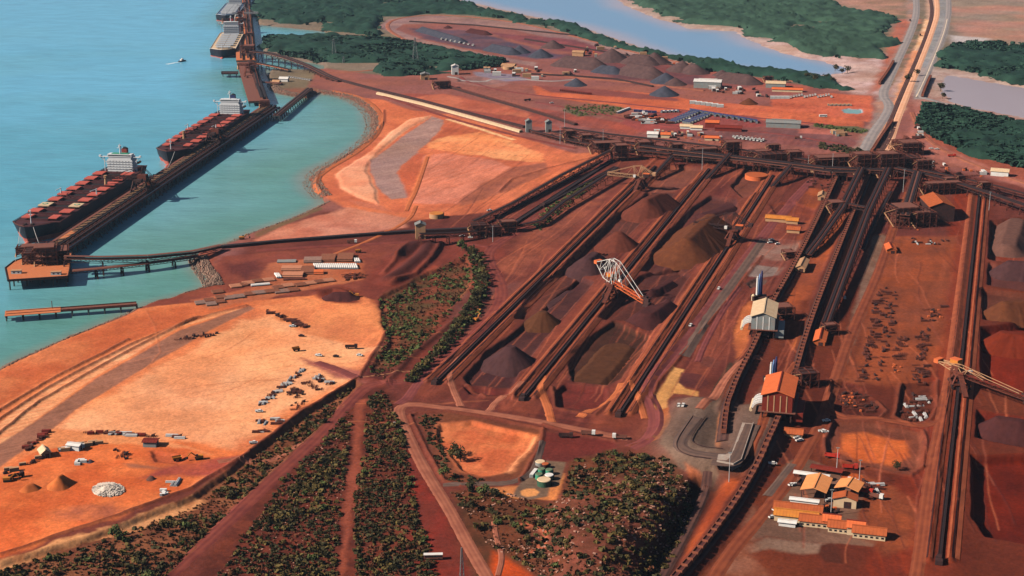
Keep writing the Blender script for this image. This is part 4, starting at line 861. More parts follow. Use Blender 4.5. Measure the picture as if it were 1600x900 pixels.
# shiploaders
def shiploader(label,s,boomlen,slew,col=M_DSTEEL,hh=30,group='shiploaders on the ore wharves',loc=None,wd_=None,chute=True):
    d=wd_ or wd; n_=Vector((d.y,-d.x)); o=loc or (wa+d*s+n_*16)
    r=root('shiploader',label,'shiploader',(o[0],o[1],10),math.atan2(d.y,d.x),group)
    m=MB()
    for x in (-9,9):
        for y in (-10,10): m.beam((x,y,.8),(x*.55,y*.7,14),1.4); m.box(x,y,0,5,1.6,1.6)
        m.beam((x*.55,-7,14),(x*.55,7,14),1.3); m.beam((x,-10,1.5),(x*.55,7,14),.6); m.beam((x*.8,-9,6),(x*.8,9,6),.8)
    m.beam((-5,-7,14),(5,-7,14),1.3); m.beam((-5,7,14),(5,7,14),1.3); m.box(0,0,13.8,11,14,1.2); m.beam((-9,-10,1.5),(9,-10,1.5),.8); m.beam((-9,10,1.5),(9,10,1.5),.8)
    m.make('portal_frame',col,r)
    m=MB(); m.box(0,-2,15.0,8,10,5.5); m.box(3,5,15,3.5,3.5,3); m.make('machinery_house',M_RUST,r)
    c,s_=math.cos(slew),math.sin(slew); tip=Vector((c*boomlen,s_*boomlen,17)); tail=Vector((-c*14,-s_*14,17))
    m=MB(); m.truss(tail,tip,4.2,3.2,max(6,int(boomlen/5)),.55); m.beam(tail,tip,2.2,.4); m.make('boom',col,r)
    m=MB(); top=Vector((-c*2,-s_*2,hh)); sd=Vector((-s_,c,0))
    for k in (-2.2,2.2): m.beam(Vector((0,0,15))+sd*k,top+sd*k*.5,.7); m.beam(tail+sd*k,top+sd*k*.5,.5); m.beam(tip*.62+Vector((0,0,17*.38))+sd*k,top+sd*k*.5,.3); m.beam(tip*.92+Vector((0,0,17*.08+1))+sd*k,top+sd*k*.5,.3)
    m.box(top.x,top.y,hh-.5,2.5,2.5,1.2); m.make('mast',col,r)
    if chute: m=MB(); m.cyl(tip+Vector((0,0,-1)),tip+Vector((0,0,-8)),1.3,1.8,8); m.beam(tip+Vector((0,0,0)),tip+Vector((0,0,-10)),.5); m.box(tip.x,tip.y,16,3,3,3); m.make('loading_chute',M_TAN,r)
    m=MB(); q=Vector((34,-2,3.5)); m.truss((2,-2,14),q,3.5,2.6,6,.5); m.beam((2,-2,13.2),q,2.2,.3); m.box(34,-2,0,1.2,4,3.5); m.box(18,-2,0,1,4,8); m.make('tripper_ramp',M_RUST,r)
    m=MB(); m.box(-11,-2,14.5,7,6,3); m.make('counterweight',M_DSTEEL,r)
    return r
def along(px,py): 
    q=Vector(P(px,py,10)); return (q-wa).dot(wd)
SLA=shiploader('rusty shiploader with its boom over the stern holds of the nearest ship',along(205,300),40,math.radians(95))
SLB=shiploader('tall shiploader with upright chute mast over the middle of the second ship',along(318,225),38,math.radians(110),hh=34)
# wharf head platform
def platform(name,label,cat,px,z,mdeck,th=1.4,pile=12,zb=-2.5):
    p=[P(*q,z) for q in px]; c=p[0]; r=root(name,label,cat,(c[0],c[1],0)); pl=[(a-c[0],b-c[1]) for a,b in p]
    m=MB(); m.prism(pl,z-th,z); m.make('deck',mdeck,r)
    arr=np.array(pl); lo=arr.min(0); hi=arr.max(0); e=MB()
    for i in range(len(pl)): a=pl[i]; b=pl[(i+1)%len(pl)]; e.beam((a[0],a[1],z-.1),(b[0],b[1],z-.1),.8,1.8)
    e.make('edge_beam',M_DSTEEL,r)
    for x in np.arange(lo[0]+3,hi[0],pile):
        for y in np.arange(lo[1]+3,hi[1],pile):
            if seg_dist(np.array([x]),np.array([y]),arr,True)[0]<-1: m=MB(); m.cyl((x,y,zb),(x,y,z-th),.7,n=7); m.make('pile',M_PILE,r)
    return r,c
PF,pc=platform('wharf_head_platform','orange decked platform on piles at the near end of the ore wharf','platform',[(8,419),(22,408),(40,402),(62,392),(112,396),(108,424),(106,432),(12,438)],10,M_ODECK)
def lattice_tower(name,label,cat,px,py,w,l,h,rz=0,z=None,clad=.35,nlev=4,m1=None,m2=None,group=None,zz=None):
    """conveyor transfer tower: column grid, floors, bracing, part cladding and machinery"""
    z0=zz if zz is not None else LAND; x,y=P(px,py,z0); z0=zz if zz is not None else gz(x,y)-.2
    m1=m1 or M_RUST; m2=m2 or M_DSTEEL; r=root(name,label,cat,(x,y,z0),rz,group); f=MB(); nx=max(1,int(w/7)); ny=max(1,int(l/7))
    for i in range(nx+1):
        for j in range(ny+1): X=-w/2+w*i/nx; Y=-l/2+l*j/ny; f.beam((X,Y,0),(X,Y,h),.7)
    for k in range(1,nlev+1):
        Z=h*k/nlev
        for i in range(nx+1): X=-w/2+w*i/nx; f.beam((X,-l/2,Z),(X,l/2,Z),.5)
        for j in range(ny+1): Y=-l/2+l*j/ny; f.beam((-w/2,Y,Z),(w/2,Y,Z),.5)
        for i in range(nx):
            for Y in (-l/2,l/2): f.beam((-w/2+w*i/nx,Y,Z-h/nlev),(-w/2+w*(i+1)/nx,Y,Z),.35)
        for j in range(ny):
            for X in (-w/2,w/2): f.beam((X,-l/2+l*j/ny,Z-h/nlev),(X,-l/2+l*(j+1)/ny,Z),.35)
    f.make('steel_frame',m1,r)
    g=MB(); 
    for k in range(1,nlev+1):
        if random.random()<.85: g.box(random.uniform(-.1,.1)*w,random.uniform(-.1,.1)*l,h*k/nlev+.02,w*random.uniform(.6,.95),l*random.uniform(.6,.95),.3)
    g.make('floor_plate',M_WALK,r)
    c=MB(); c.box(0,0,h*(1-clad),w*.8,l*.8,h*clad-.4); c.box(w*.12,-l*.1,h*.2,w*.5,l*.5,h*.5); c.make('chute_housing',m2,r)
    q=MB(); q.beam((-w*.55,-l*.5,0),(-w*.55,l*.5,h*.5),1.2,.3); q.beam((-w*.55,l*.5,h*.5),(-w*.55,-l*.5,h),1.2,.3); q.make('stair',M_TAN,r)
    return r
for k,(px,py,w_,l_,h_,t_) in enumerate(((52,408,16,24,11,'low dark transfer tower at the west side of the wharf head platform'),(74,410,20,26,17,'tallest dark transfer tower in the middle of the wharf head platform'),(96,408,15,22,13,'dark transfer tower at the east side of the wharf head platform'))):
    lattice_tower('transfer_tower',t_,'tower',px,py,w_,l_,h_,.15+.06*k,zz=10,clad=.2,m1=M_RUST,m2=M_DSTEEL)
lattice_tower('sampling_tower','low rusty steel frame beside the mooring point on the wharf head','tower',46,398,22,14,9,.15,zz=10,clad=.4)
for px,py,l in ((26,427,'small pale shed at the outer corner of the wharf head platform'),(88,429,'row of white crates along the near edge of the wharf head platform')):
    x,y=P(px,py,10); r=root('deck_cabin',l,'cabin',(x,y,10),.1); m=MB(); m.box(0,0,0,9,4,2.8); m.make('wall',M_WHITE,r); m=MB(); m.box(0,0,2.8,9.6,4.6,.35); m.make('roof',M_TAN,r); m=MB(); m.box(-2,-2.03,.9,1.4,.1,1); m.box(2,-2.03,.9,1.4,.1,1); m.make('window',M_GLASS,r)
# approach bridges
def elevated(name,label,cat,line,w,z0,z1,mtop,legstep=30,legm=M_PILE,belt=True,truss_h=3,group=None,zb=None,roofed=False,legs=True,col=M_DSTEEL):
    """raised conveyor or bridge along a line; z0..z1 deck heights; piers down to the ground or seabed"""
    n=len(line); pts=[]
    zs=[z0+(z1-z0)*i/(n-1) for i in range(n)] if not isinstance(z0,(list,tuple)) else z0
    P_=[P3(*q,zs[i]) for i,q in enumerate(line)]; o=Vector((P_[0].x,P_[0].y,0)); r=root(name,label,cat,o,0,group)
    a=MB(); b=MB(); t=MB()
    for i in range(n-1):
        p=P_[i]-o; q=P_[i+1]-o; d=(q-p).normalized(); sd=Vector((d.y,-d.x,0)).normalized()
        a.beam(p,q,w,.6)
        if belt:
            for s_ in ((-.25,.25) if w>6 else (0,)): b.beam(p+sd*w*s_+Vector((0,0,.75)),q+sd*w*s_+Vector((0,0,.75)),w*.24 if w>6 else w*.45,.5)
            if roofed: b.beam(p+Vector((0,0,2.6)),q+Vector((0,0,2.6)),w*.8,.2)
        for s_ in (-1,1):
            t.beam(p+sd*w/2*s_+Vector((0,0,.9)),q+sd*w/2*s_+Vector((0,0,.9)),.25,.25); t.beam(p+sd*w/2*s_-Vector((0,0,truss_h)),q+sd*w/2*s_-Vector((0,0,truss_h)),.5)
            L=(q-p).length; k=max(2,int(L/(truss_h*2.2)))
            for j in range(k): e=p+(q-p)*(j/k)+sd*w/2*s_; g=p+(q-p)*((j+1)/k)+sd*w/2*s_; t.beam(e-Vector((0,0,truss_h if j%2 else 0)),g-Vector((0,0,0 if j%2 else truss_h)),.3)
    a.make('deck',mtop,r)
    if belt: b.make('belt',M_BELT if not roofed else mtop,r)
    t.make('side_truss',col,r)
    if legs:
        path=[]; 
        for i in range(n-1):
            L=(P_[i+1]-P_[i]).length; k=max(1,int(round(L/legstep)))
            for j in range(k+(1 if i==n-2 else 0)): path.append((P_[i].lerp(P_[i+1],j/k),(P_[i+1]-P_[i]).normalized()))
        for p,d in path[:90]:
            sd=Vector((d.y,-d.x,0)).normalized(); g=(zb if zb is not None else min(gz(p.x,p.y),p.z-1)-.4); 
            if p.z-truss_h-g<1.0: continue
            m=MB()
            for s_ in (-1,1): m.beam(p+sd*(w*.5+ (p.z-g)*.06)*s_+Vector((0,0,g-p.z))-o,p+sd*w*.4*s_-Vector((0,0,truss_h))-o,.8 if zb is None else 1.2)
            m.beam(p+sd*w*.5-Vector((0,0,truss_h))-o,p-sd*w*.5-Vector((0,0,truss_h))-o,.7); hh=(p.z-truss_h-g)
            if hh>5: m.beam(p+sd*w*.5+Vector((0,0,g-p.z+hh*.1))-o,p-sd*w*.42+Vector((0,0,g-p.z+hh*.9))-o,.35); m.beam(p-sd*w*.5+Vector((0,0,g-p.z+hh*.1))-o,p+sd*w*.42+Vector((0,0,g-p.z+hh*.9))-o,.35)
            m.make('pier' if zb is not None else 'trestle_leg',legm,r)
    return r
elevated('conveyor_bridge','upper ribbed conveyor bridge curving from the wharf head to the shore','conveyor',[(100,404),(160,405),(230,403),(300,396),(346,386)],6,[17,15,13,10,6],None,M_WALK,40,M_DSTEEL,roofed=True,zb=-2.5)
elevated('access_bridge','lower road bridge on paired piers below the conveyor to the wharf head','bridge',[(104,424),(150,420),(230,411),(312,400)],8,[9,9,8,6.5],None,M_WALK,26,M_DSTEEL,belt=False,zb=-2.5,truss_h=1.5)
# small jetty
JT,Lj,Wj,ja,jd,jn=wharf('small_jetty','short brown piled jetty standing out from the rock shore at lower left','jetty',[(10,487),(213,472)],9,6,13,M_WALK,piles=2,deckth=1.2)
m=MB(); m.box(22,-6,6.004,46,16,.35); m.make('jetty_head',M_ODECK,JT); m=MB(); m.box(Lj/2,-.5,6,Lj,.4,.8); m.box(Lj/2,-8.5,6,Lj,.4,.8); m.cyl((38,-1,6),(38,-1,13),.3,n=6); m.make('handrail',M_RUST,JT)
# causeway end of wharf 1 : narrow bridge to shore
elevated('causeway_bridge','narrow straight conveyor bridge joining the ore wharf to the north shore','bridge',[(432,180),(484,138)],10,9,8,M_WALK,14,M_PILE,zb=-2.5,truss_h=1.5)
# mid dolphin structure in wharf 1 north end
lattice_tower('transfer_tower','small steel tower at the far end of the ore wharf','tower',414,168,14,14,9,.13,zz=10)
# far wharf
FW,Lf,Wf,fa,fd,fn=wharf('far_wharf','far ore wharf running up to the top edge beside the pale hatched ships','wharf',[(369,94),(366,-30)],34,9,28,M_ODECK,piles=3)
for yy_ in (-8,-20,-28):
    m=MB(); m.box(Lf/2,yy_,12,Lf,3,.6); m.box(Lf/2,yy_-1.8,11.6,Lf,.4,1.4); o=m.make('wharf_conveyor',M_DSTEEL,FW)
W3,LB3,W3w,a3,d3,n3=wharf('far_berth_head','brown berth head with moored fenders below the far wharf','wharf',[(388,158),(370,97)],30,8,25,M_WALK,piles=3)
m=MB(); m.box(LB3/2,-20,11,LB3*.95,4,.8); m.box(LB3/2,-26,11,LB3*.95,4,.8); m.make('wharf_conveyor',M_BELT,W3)
platform('mooring_dolphin','thin dark mooring dolphin walkway sticking out west of the far berth head','dolphin',[(346,112),(372,112),(372,115),(346,115)],7,M_DSTEEL)
shiploader('white shiploader with its boom swung east over the far wharf',0,38,math.radians(-90),M_GALV,34,loc=P(374,34,10),wd_=Vector((fd.x,fd.y)),chute=False)
shiploader('brown shiploader reaching over the stern of the pale hatched ship',0,34,math.radians(95),M_RUST,26,loc=P(376,44,10),wd_=Vector((fd.x,fd.y)))
shiploader('small brown loader at the near end of the far berth head',0,22,math.radians(60),M_RUST,24,loc=P(392,118,10),wd_=Vector((d3.x,d3.y)))
lattice_tower('transfer_tower','dark transfer tower where the curved trestle meets the far wharf','tower',388,86,22,18,17,0,zz=9)
lattice_tower('transfer_tower','orange brown steel tower on the east side of the far wharf','tower',391,64,14,12,16,0,zz=0)
elevated('curved_trestle_conveyor','long curved orange brown trestle conveyor from the far wharf down to the shore','conveyor',[(392,80),(420,83),(450,91),(480,102),(514,119),(532,126)],12,[18,17,15,12,8,5],None,M_WALK,22,M_DSTEEL,group=None,zb=-1,truss_h=3)
elevated('lower_trestle_conveyor','lower orange trestle below the curved conveyor near the far wharf','conveyor',[(394,97),(430,104),(452,109)],7,[10,9,7],None,M_ODECK,22,M_DSTEEL,zb=-1,truss_h=2)
elevated('sloping_conveyor','steep double conveyor between the far berth head and the transfer tower','conveyor',[(393,96),(399,118),(404,138)],6,[20,14,10],None,M_WALK,25,M_DSTEEL,zb=-1)
elevated('berth_access_bridge','short dark access bridge from the rocky spit to the far berth head','bridge',[(408,128),(440,130)],7,7,6,M_WALK,14,M_DSTEEL,belt=False,zb=-1,truss_h=1)
# ================================================================== ore heaps
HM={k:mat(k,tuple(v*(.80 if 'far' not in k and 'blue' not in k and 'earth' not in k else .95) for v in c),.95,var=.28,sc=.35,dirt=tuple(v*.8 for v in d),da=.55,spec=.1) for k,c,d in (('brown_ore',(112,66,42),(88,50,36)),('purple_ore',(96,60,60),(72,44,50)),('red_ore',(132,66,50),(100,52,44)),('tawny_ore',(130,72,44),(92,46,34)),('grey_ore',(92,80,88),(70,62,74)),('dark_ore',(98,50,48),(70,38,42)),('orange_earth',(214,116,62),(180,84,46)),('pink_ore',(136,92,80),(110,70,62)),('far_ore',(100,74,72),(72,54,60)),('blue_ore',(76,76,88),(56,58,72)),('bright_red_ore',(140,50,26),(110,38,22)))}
def heap(label,ridge_px,H,m,slope=.78,cap=None,ground_z=None,group=None,name='ore_stockpile',bumpy=.35,cut=None):
    p=np.array([P(*q) for q in ridge_px]); c=p.mean(0); z0=min(gz(*q) for q in p)-.3 if ground_z is None else ground_z
    R=(H+3)/slope+3; lo=p.min(0)-R; hi=p.max(0)+R; far=c[1]>2200; st=1.1 if c[1]<1500 else (1.6 if c[1]<2300 else 3.0)
    X,Y=np.meshgrid(np.arange(lo[0],hi[0],st),np.arange(lo[1],hi[1],st)); d=seg_dist(X.ravel(),Y.ravel(),p,False).reshape(X.shape) if len(p)>1 else np.hypot(X-p[0,0],Y-p[0,1])
    th=np.arctan2(Y-c[1],X-c[0]); d=d*(1+.09*(fbm(np.cos(th)*3+c[0],np.sin(th)*3+c[1],1.3,3,8)-.5)*2)+(fbm(X,Y,7,3,4)-.5)*1.6*bumpy
    H_=H+3.0 if c[1]<2300 and H>8 and cap is None else H
    Z=H_-slope*d-.55*vnoise(th*14+c[0],d*.05,3)*np.clip(d/5,0,1)-.25*vnoise(th*37+c[0],d*.1,7)*np.clip(d/5,0,1)
    Z=np.minimum(Z,H-.25*H*np.exp(-(d/1.6)**2)*0)
    if cap is not None: Z=np.minimum(Z,cap+.25*(fbm(X,Y,5,2,3)-.5)*2)
    if cut is not None:
        (cx,cy),cr=cut; q=P(cx,cy); dd=np.hypot(X-q[0],Y-q[1]); Z=np.minimum(Z,np.maximum(-.5,(dd-cr)*1.3))
    keep=Z>-.4
    o=grid_mesh(name,X-c[0],Y-c[1],Z,m,None,keep); o.location=(c[0],c[1],z0); tag(o,label,'ore heap',group); return o
HEAPS=[('small olive brown cone of ore in the left bed with a ring of fines',[(848,503)],13,'brown_ore',{}),
('dark purple cone of ore at the near end of the left bed',[(798,566)],17,'purple_ore',{}),
('grey purple ore heap left of the big white and red reclaimer',[(918,422),(928,414)],16,'purple_ore',{}),
('purple ore cone between the stacker lines above the reclaimer',[(966,386)],16,'red_ore',{}),
('broad dark red ore heap with hollow crown beside the far left stacker',[(1008,334),(1032,322)],20,'red_ore',dict(cut=((1010,318),9))),
('large tawny brown ridge of ore left of the dark stacker',[(1072,400),(1110,362)],22,'tawny_ore',dict(slope=.68)),
('low flat dark ore bed beyond the tawny ridge',[(1104,334),(1140,322)],9,'dark_ore',dict(cap=4)),
('dark red ore heap being cut under the reclaimer bucket wheel',[(1010,500),(1036,482)],16,'dark_ore',dict(cut=((1000,478),14),cap=11)),
('low dark ore mound right of the reclaimer',[(1020,455),(1046,440)],7,'dark_ore',dict(cap=5)),
('long low olive bed of ore at the near end of the right bed',[(920,592),(966,540)],8,'brown_ore',dict(cap=2.4,slope=.5)),
('low dark purple remnant heap at the middle of the left bed',[(860,470),(890,450)],6,'purple_ore',dict(cap=3)),
('wide pinkish flat topped ore heap at the right edge',[(1575,386),(1588,348)],16,'pink_ore',dict(cap=10)),
('purple ore heap at the right edge below the pink flat topped one',[(1578,425),(1620,428)],14,'purple_ore',{}),
('olive ore cone at the right edge',[(1570,490),(1600,488)],15,'tawny_ore',{}),
('rust red ore cone at the right edge behind the deep red bed',[(1568,532),(1600,536)],15,'bright_red_ore',{}),

('dark red cone under the tip of the right hand reclaimer boom',[(1562,668),(1590,672)],13,'dark_ore',{}),
]
for l,r,h,m,k in HEAPS: heap(l,r,h,HM[m],**k)
FARH=[('blue grey ore cone in the rail loop left of centre',[(845,88)],11,'blue_ore'),('long blue grey ridge inside the west end of the rail loop',[(660,48),(720,66)],7,'blue_ore'),('blue grey ridge below the west loop',[(770,78),(800,84)],9,'blue_ore'),
('blue black ore heap beside the small blue cone',[(812,82)],10,'blue_ore'),('brown ore heap behind the blue cones',[(864,74)],11,'far_ore'),('low brown heap on the north side of the loop',[(735,50),(760,54)],6,'dark_ore'),
('tall grey brown ore cone behind the long grey ridge',[(956,94)],16,'far_ore'),('long grey brown ridge left of the far grey shed',[(885,102),(930,106)],13,'far_ore'),('dark heap below the long grey ridge',[(940,112),(960,114)],9,'blue_ore'),
('long dark brown ridge in the middle of the far yard',[(985,114),(1020,120)],13,'far_ore'),('brown ridge behind the middle far ridge',[(990,98),(1012,100)],12,'far_ore'),('brown heap left of the far paired cones',[(1022,98)],14,'far_ore'),('black ore cone at the right end of the middle far ridge',[(1040,128)],12,'blue_ore'),
('grey heap beside the black cone in the far yard',[(1055,132)],9,'far_ore'),('brown ore cone in a pair behind the far grey shed',[(1066,110)],13,'far_ore'),('brown ore ridge beside the paired cone behind the far grey shed',[(1080,112),(1088,114)],11,'far_ore'),
('long brown heap right of the far grey shed',[(1134,126),(1170,130)],11,'far_ore'),('small black cone of ore on the pale track in the middle distance',[(900,133)],9,'blue_ore'),('small dark cone near the orange strip in the middle distance',[(1038,148)],11,'blue_ore'),('low olive brown heap right of the small dark cone',[(1170,162)],7,'tawny_ore'),
('low red brown heap near the far sheds',[(1128,118)],8,'far_ore'),('low dark heap by the north loop road',[(700,44)],5,'dark_ore')]
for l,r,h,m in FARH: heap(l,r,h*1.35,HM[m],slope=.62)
heap('orange earth mound with a shaded east side in the lower left yard',[(92,760),(97,756)],7.5,HM['orange_earth'],name='earth_mound',slope=.85)
heap('small orange earth mound beside the dark truck in the lower left yard',[(42,766),(52,764)],4.5,HM['orange_earth'],name='earth_mound')
heap('grey brown rubble mound in the shallow scrape of the lower left yard',[(236,749)],3.5,HM['pink_ore'],name='earth_mound',slope=.9)
heap('small dark gravel heap beside white sheets in the lower left yard',[(141,722)],2.6,HM['grey_ore'],name='earth_mound')
heap('dark red spoil heap at the digger north of the orange pad',[(520,466),(545,466)],6,HM['dark_ore'],name='earth_mound',slope=.5,bumpy=2)
wr=heap('heap of broken white rock in the lower left yard',[(163,768),(176,764)],4.2,M_WROCK,name='rock_heap',slope=.5,bumpy=1.5)
mb=MB()
for i in range(700):
    a=random.uniform(0,6.28); d=random.uniform(0,1)**.6; q=P3(169.5+25*d*math.cos(a),766+11*d*math.sin(a)); s_=random.uniform(.5,1.3); mb.box(q.x,q.y,gz(q.x,q.y)+4.0*max(0,1-d)*.9-.2,s_,s_*.8,s_*.8,a)
o=mb.make('loose_rock',M_WROCK,None); o.parent=wr; o.matrix_parent_inverse=Matrix.Translation(-Vector(wr.location)); o['kind']='stuff'
# ================================================================== stockyard conveyor lines
def yard_line(label,a,b,group='stockyard belt lines',w=2.2,h=.9,rails=True,belt=None,cat='conveyor',name='yard_conveyor'):
    A=P3(*a); B=P3(*b); A.z=gz(A.x,A.y); B.z=gz(B.x,B.y); L=(Vector((B.x,B.y))-Vector((A.x,A.y))).length; r=root(name,label,cat,(A.x,A.y,min(A.z,B.z)),ang(A,B),group)
    m=MB(); m.box(L/2,0,h,L,w*.72,.35); m.make('belt',belt or M_BELT,r)
    m=MB(); m.box(L/2,-w/2,.3,L,.35,h+.5); m.make('stringer',M_DSTEEL,r); m=MB(); m.box(L/2,w/2,.3,L,.35,h+.5); m.make('stringer',M_DSTEEL,r)
    if rails:
        for s_ in (-1,1): m=MB(); m.box(L/2,s_*5.4,.30,L,.35,.35); m.make('rail',M_DSTEEL,r)
    m=MB(); m.box(-3,0,.2,7,w+2,2.6); m.box(-1,0,2.8,3.5,w+.6,1.1); m.make('drive_station',M_DSTEEL,r)
    return r
yard_line('left stockyard belt line running past the purple cone',L0[0],(1024,262))
yard_line('middle stockyard belt line under the white and red reclaimer',L1[0],(1108,266))
yard_line('right stockyard belt line under the dark stacker',L2[0],(1208,276))
yard_line('far right stockyard belt line beside the deep red beds',L3[0],(1530,304),group='stockyard belt lines')
yard_line('belt line on the bank above the causeway road left of the stockyard',(800,352),(958,250),'low overland belts',5,1.2,False)
yard_line('second belt line curving off beside the bank left of the stockyard',(780,340),(940,252),'low overland belts',3,1.2,False)
yard_line('third thin belt line on the bank edge left of the stockyard',(850,322),(962,262),'low overland belts',3.5,1.2,False)
for (a,b) in ((L0[0],(1024,262)),(L1[0],(1108,266)),(L2[0],(1208,276)),(L3[0],(1530,304))):
    for off,w,m_ in ((-25,2.6,'or2'),(-17,.9,'drk'),(-11,1.3,'or2'),(12,1.4,'or2'),(18,.9,'drk'),(25,2.8,'or2')):
        f0=mpp(760)/mpp(a[1]); k=off*.42/mpp(a[1]); k2=off*.42/mpp(b[1])
        ribbon('bank_track',[(a[0]+k,a[1]-2),((a[0]+b[0])/2+(k+k2)/2,(a[1]+b[1])/2),(b[0]+k2,b[1])],w,RM[m_],lift=.28,step=9)
# overland conveyors near the ground
def overland(label,line,w=4,h=2.2,top=None,cover=None,name='overland_conveyor',group=None,lift=0):
    P_=[P3(*q) for q in line]
    for p in P_: p.z=gz(p.x,p.y)+lift
    o=Vector((P_[0].x,P_[0].y,P_[0].z)); r=root(name,label,'conveyor',o,0,group); a=MB(); c=MB()
    for i in range(len(P_)-1):
        p=P_[i]-o; q=P_[i+1]-o; a.beam(p+Vector((0,0,h)),q+Vector((0,0,h)),w,.5); sd=Vector(((q-p).y,-(q-p).x,0)).normalized()
        for s_ in (-1,1): c.beam(p+sd*w*.52*s_+Vector((0,0,h*.55)),q+sd*w*.52*s_+Vector((0,0,h*.55)),.4,h*1.05)
    a.make('belt_cover' if cover else 'belt',top or M_BELT,r); c.make('side_frame',cover or M_DSTEEL,r)
    if cover:
        m=MB()
        for i in range(len(P_)-1): p=P_[i]-o; q=P_[i+1]-o; m.beam(p+Vector((0,0,h+.8)),q+Vector((0,0,h+.8)),w*.7,.7)
        m.make('roof_sheeting',cover,r)
    return r
overland('dark overland conveyor running from the shore bridge to the crossing tower',[(346,388),(430,380),(540,371),(640,364),(730,360),(800,354)],5,2.6)
overland('cream roofed overland conveyor running down past the dredge pad',[(590,147),(660,164),(740,186),(814,207)],5,2.2,M_CREAM,M_CREAM)
overland('dark conveyor beside the cream roofed conveyor',[(534,127),(590,142),(660,159),(740,180),(820,200)],5,2.5,M_DSTEEL)
overland('long rust brown conveyor crossing the red flat towards the silos',[(702,137),(760,154),(850,180),(900,196)],5,3,M_RUST)
overland('low dark belt along the loop road in the far yard',[(820,116),(900,120),(960,124),(1020,136)],4,2)
overland('low dark belt inside the west end of the rail loop',[(640,34),(740,40),(900,56)],4,2)
overland('belt along the north side of the far yard',[(820,62),(960,84),(1060,104)],4,2)
for a_ in ([(960,232),(880,272),(800,318),(740,346)],[(965,262),(880,316),(845,345),(805,354)]):
    elevated('elevated_conveyor','dark elevated conveyor climbing '+('along the upper' if a_[0][0]==960 else 'along the lower')+' side of the bank left of the stockyard','conveyor',a_,6,[14,11,9,9],None,M_RUST,24,M_RUST)
# band of elevated conveyors
BAND=[('long elevated conveyor along the upper edge of the dark plant band',[(880,200),(950,210),(1040,220),(1140,232),(1262,250)],7,[10,12,14,16,16]),
('elevated conveyor through the middle of the dark plant band',[(1000,228),(1140,244),(1290,262),(1390,266)],9,[15,16,16,16]),
('wide elevated conveyor deck on the lower side of the dark plant band',[(1050,240),(1180,252),(1300,268),(1345,268)],11,[13,14,14,14]),
('low conveyor entering the dark plant band from the silos',[(830,204),(900,222),(980,234),(1050,240)],5,[6,8,12,14]),
('elevated conveyor from the silos over the red plant area',[(862,206),(920,218),(1010,228)],5,[12,12,14]),
('long elevated conveyor running off to the right edge',[(1400,262),(1470,278),(1540,300),(1640,334)],8,[16,15,14,14]),
('second thinner conveyor running to the right edge',[(1390,256),(1480,274),(1560,292),(1640,314)],5,[12,12,12,12]),
('elevated belt climbing from the middle yard line to the plant band',[(1140,240),(1104,280)],6,[18,5]),
('elevated belt climbing from the right yard line to the plant band',[(1236,258),(1206,292)],6,[18,5]),
('elevated belt climbing from the left yard line to the plant band',[(1050,244),(1020,276)],6,[14,5]),
('elevated belt falling from the plant band to the first tan drive house',[(1346,262),(1316,324),(1282,372),(1262,398)],8,[18,14,10,6]),
('long elevated belt falling beside the second train to the orange drive house',[(1388,262),(1356,330),(1326,410),(1302,474),(1288,512)],8,[18,15,12,10,6]),
('double belt leading down to the crusher house',[(1434,268),(1422,308),(1414,336)],10,[18,18,18]),
('steep red lit belt between the two long falling belts',[(1392,300),(1368,344),(1348,390)],5,[12,8,5]),
('short cross conveyor between the long falling belts',[(1292,312),(1322,318),(1352,324)],4,[14,14,14])]
for l,a,w,z in BAND: elevated('elevated_conveyor',l,'conveyor',a,w,z,None,M_RUST if w<9 else M_WALK,22,M_RUST,group=None,col=M_DSTEEL)
elevated('elevated_conveyor','sloping conveyor from the grey surge tower to the crossing tower','conveyor',[(656,366),(700,365),(745,362)],5,[17,13,10],None,M_RUST,20,M_RUST)
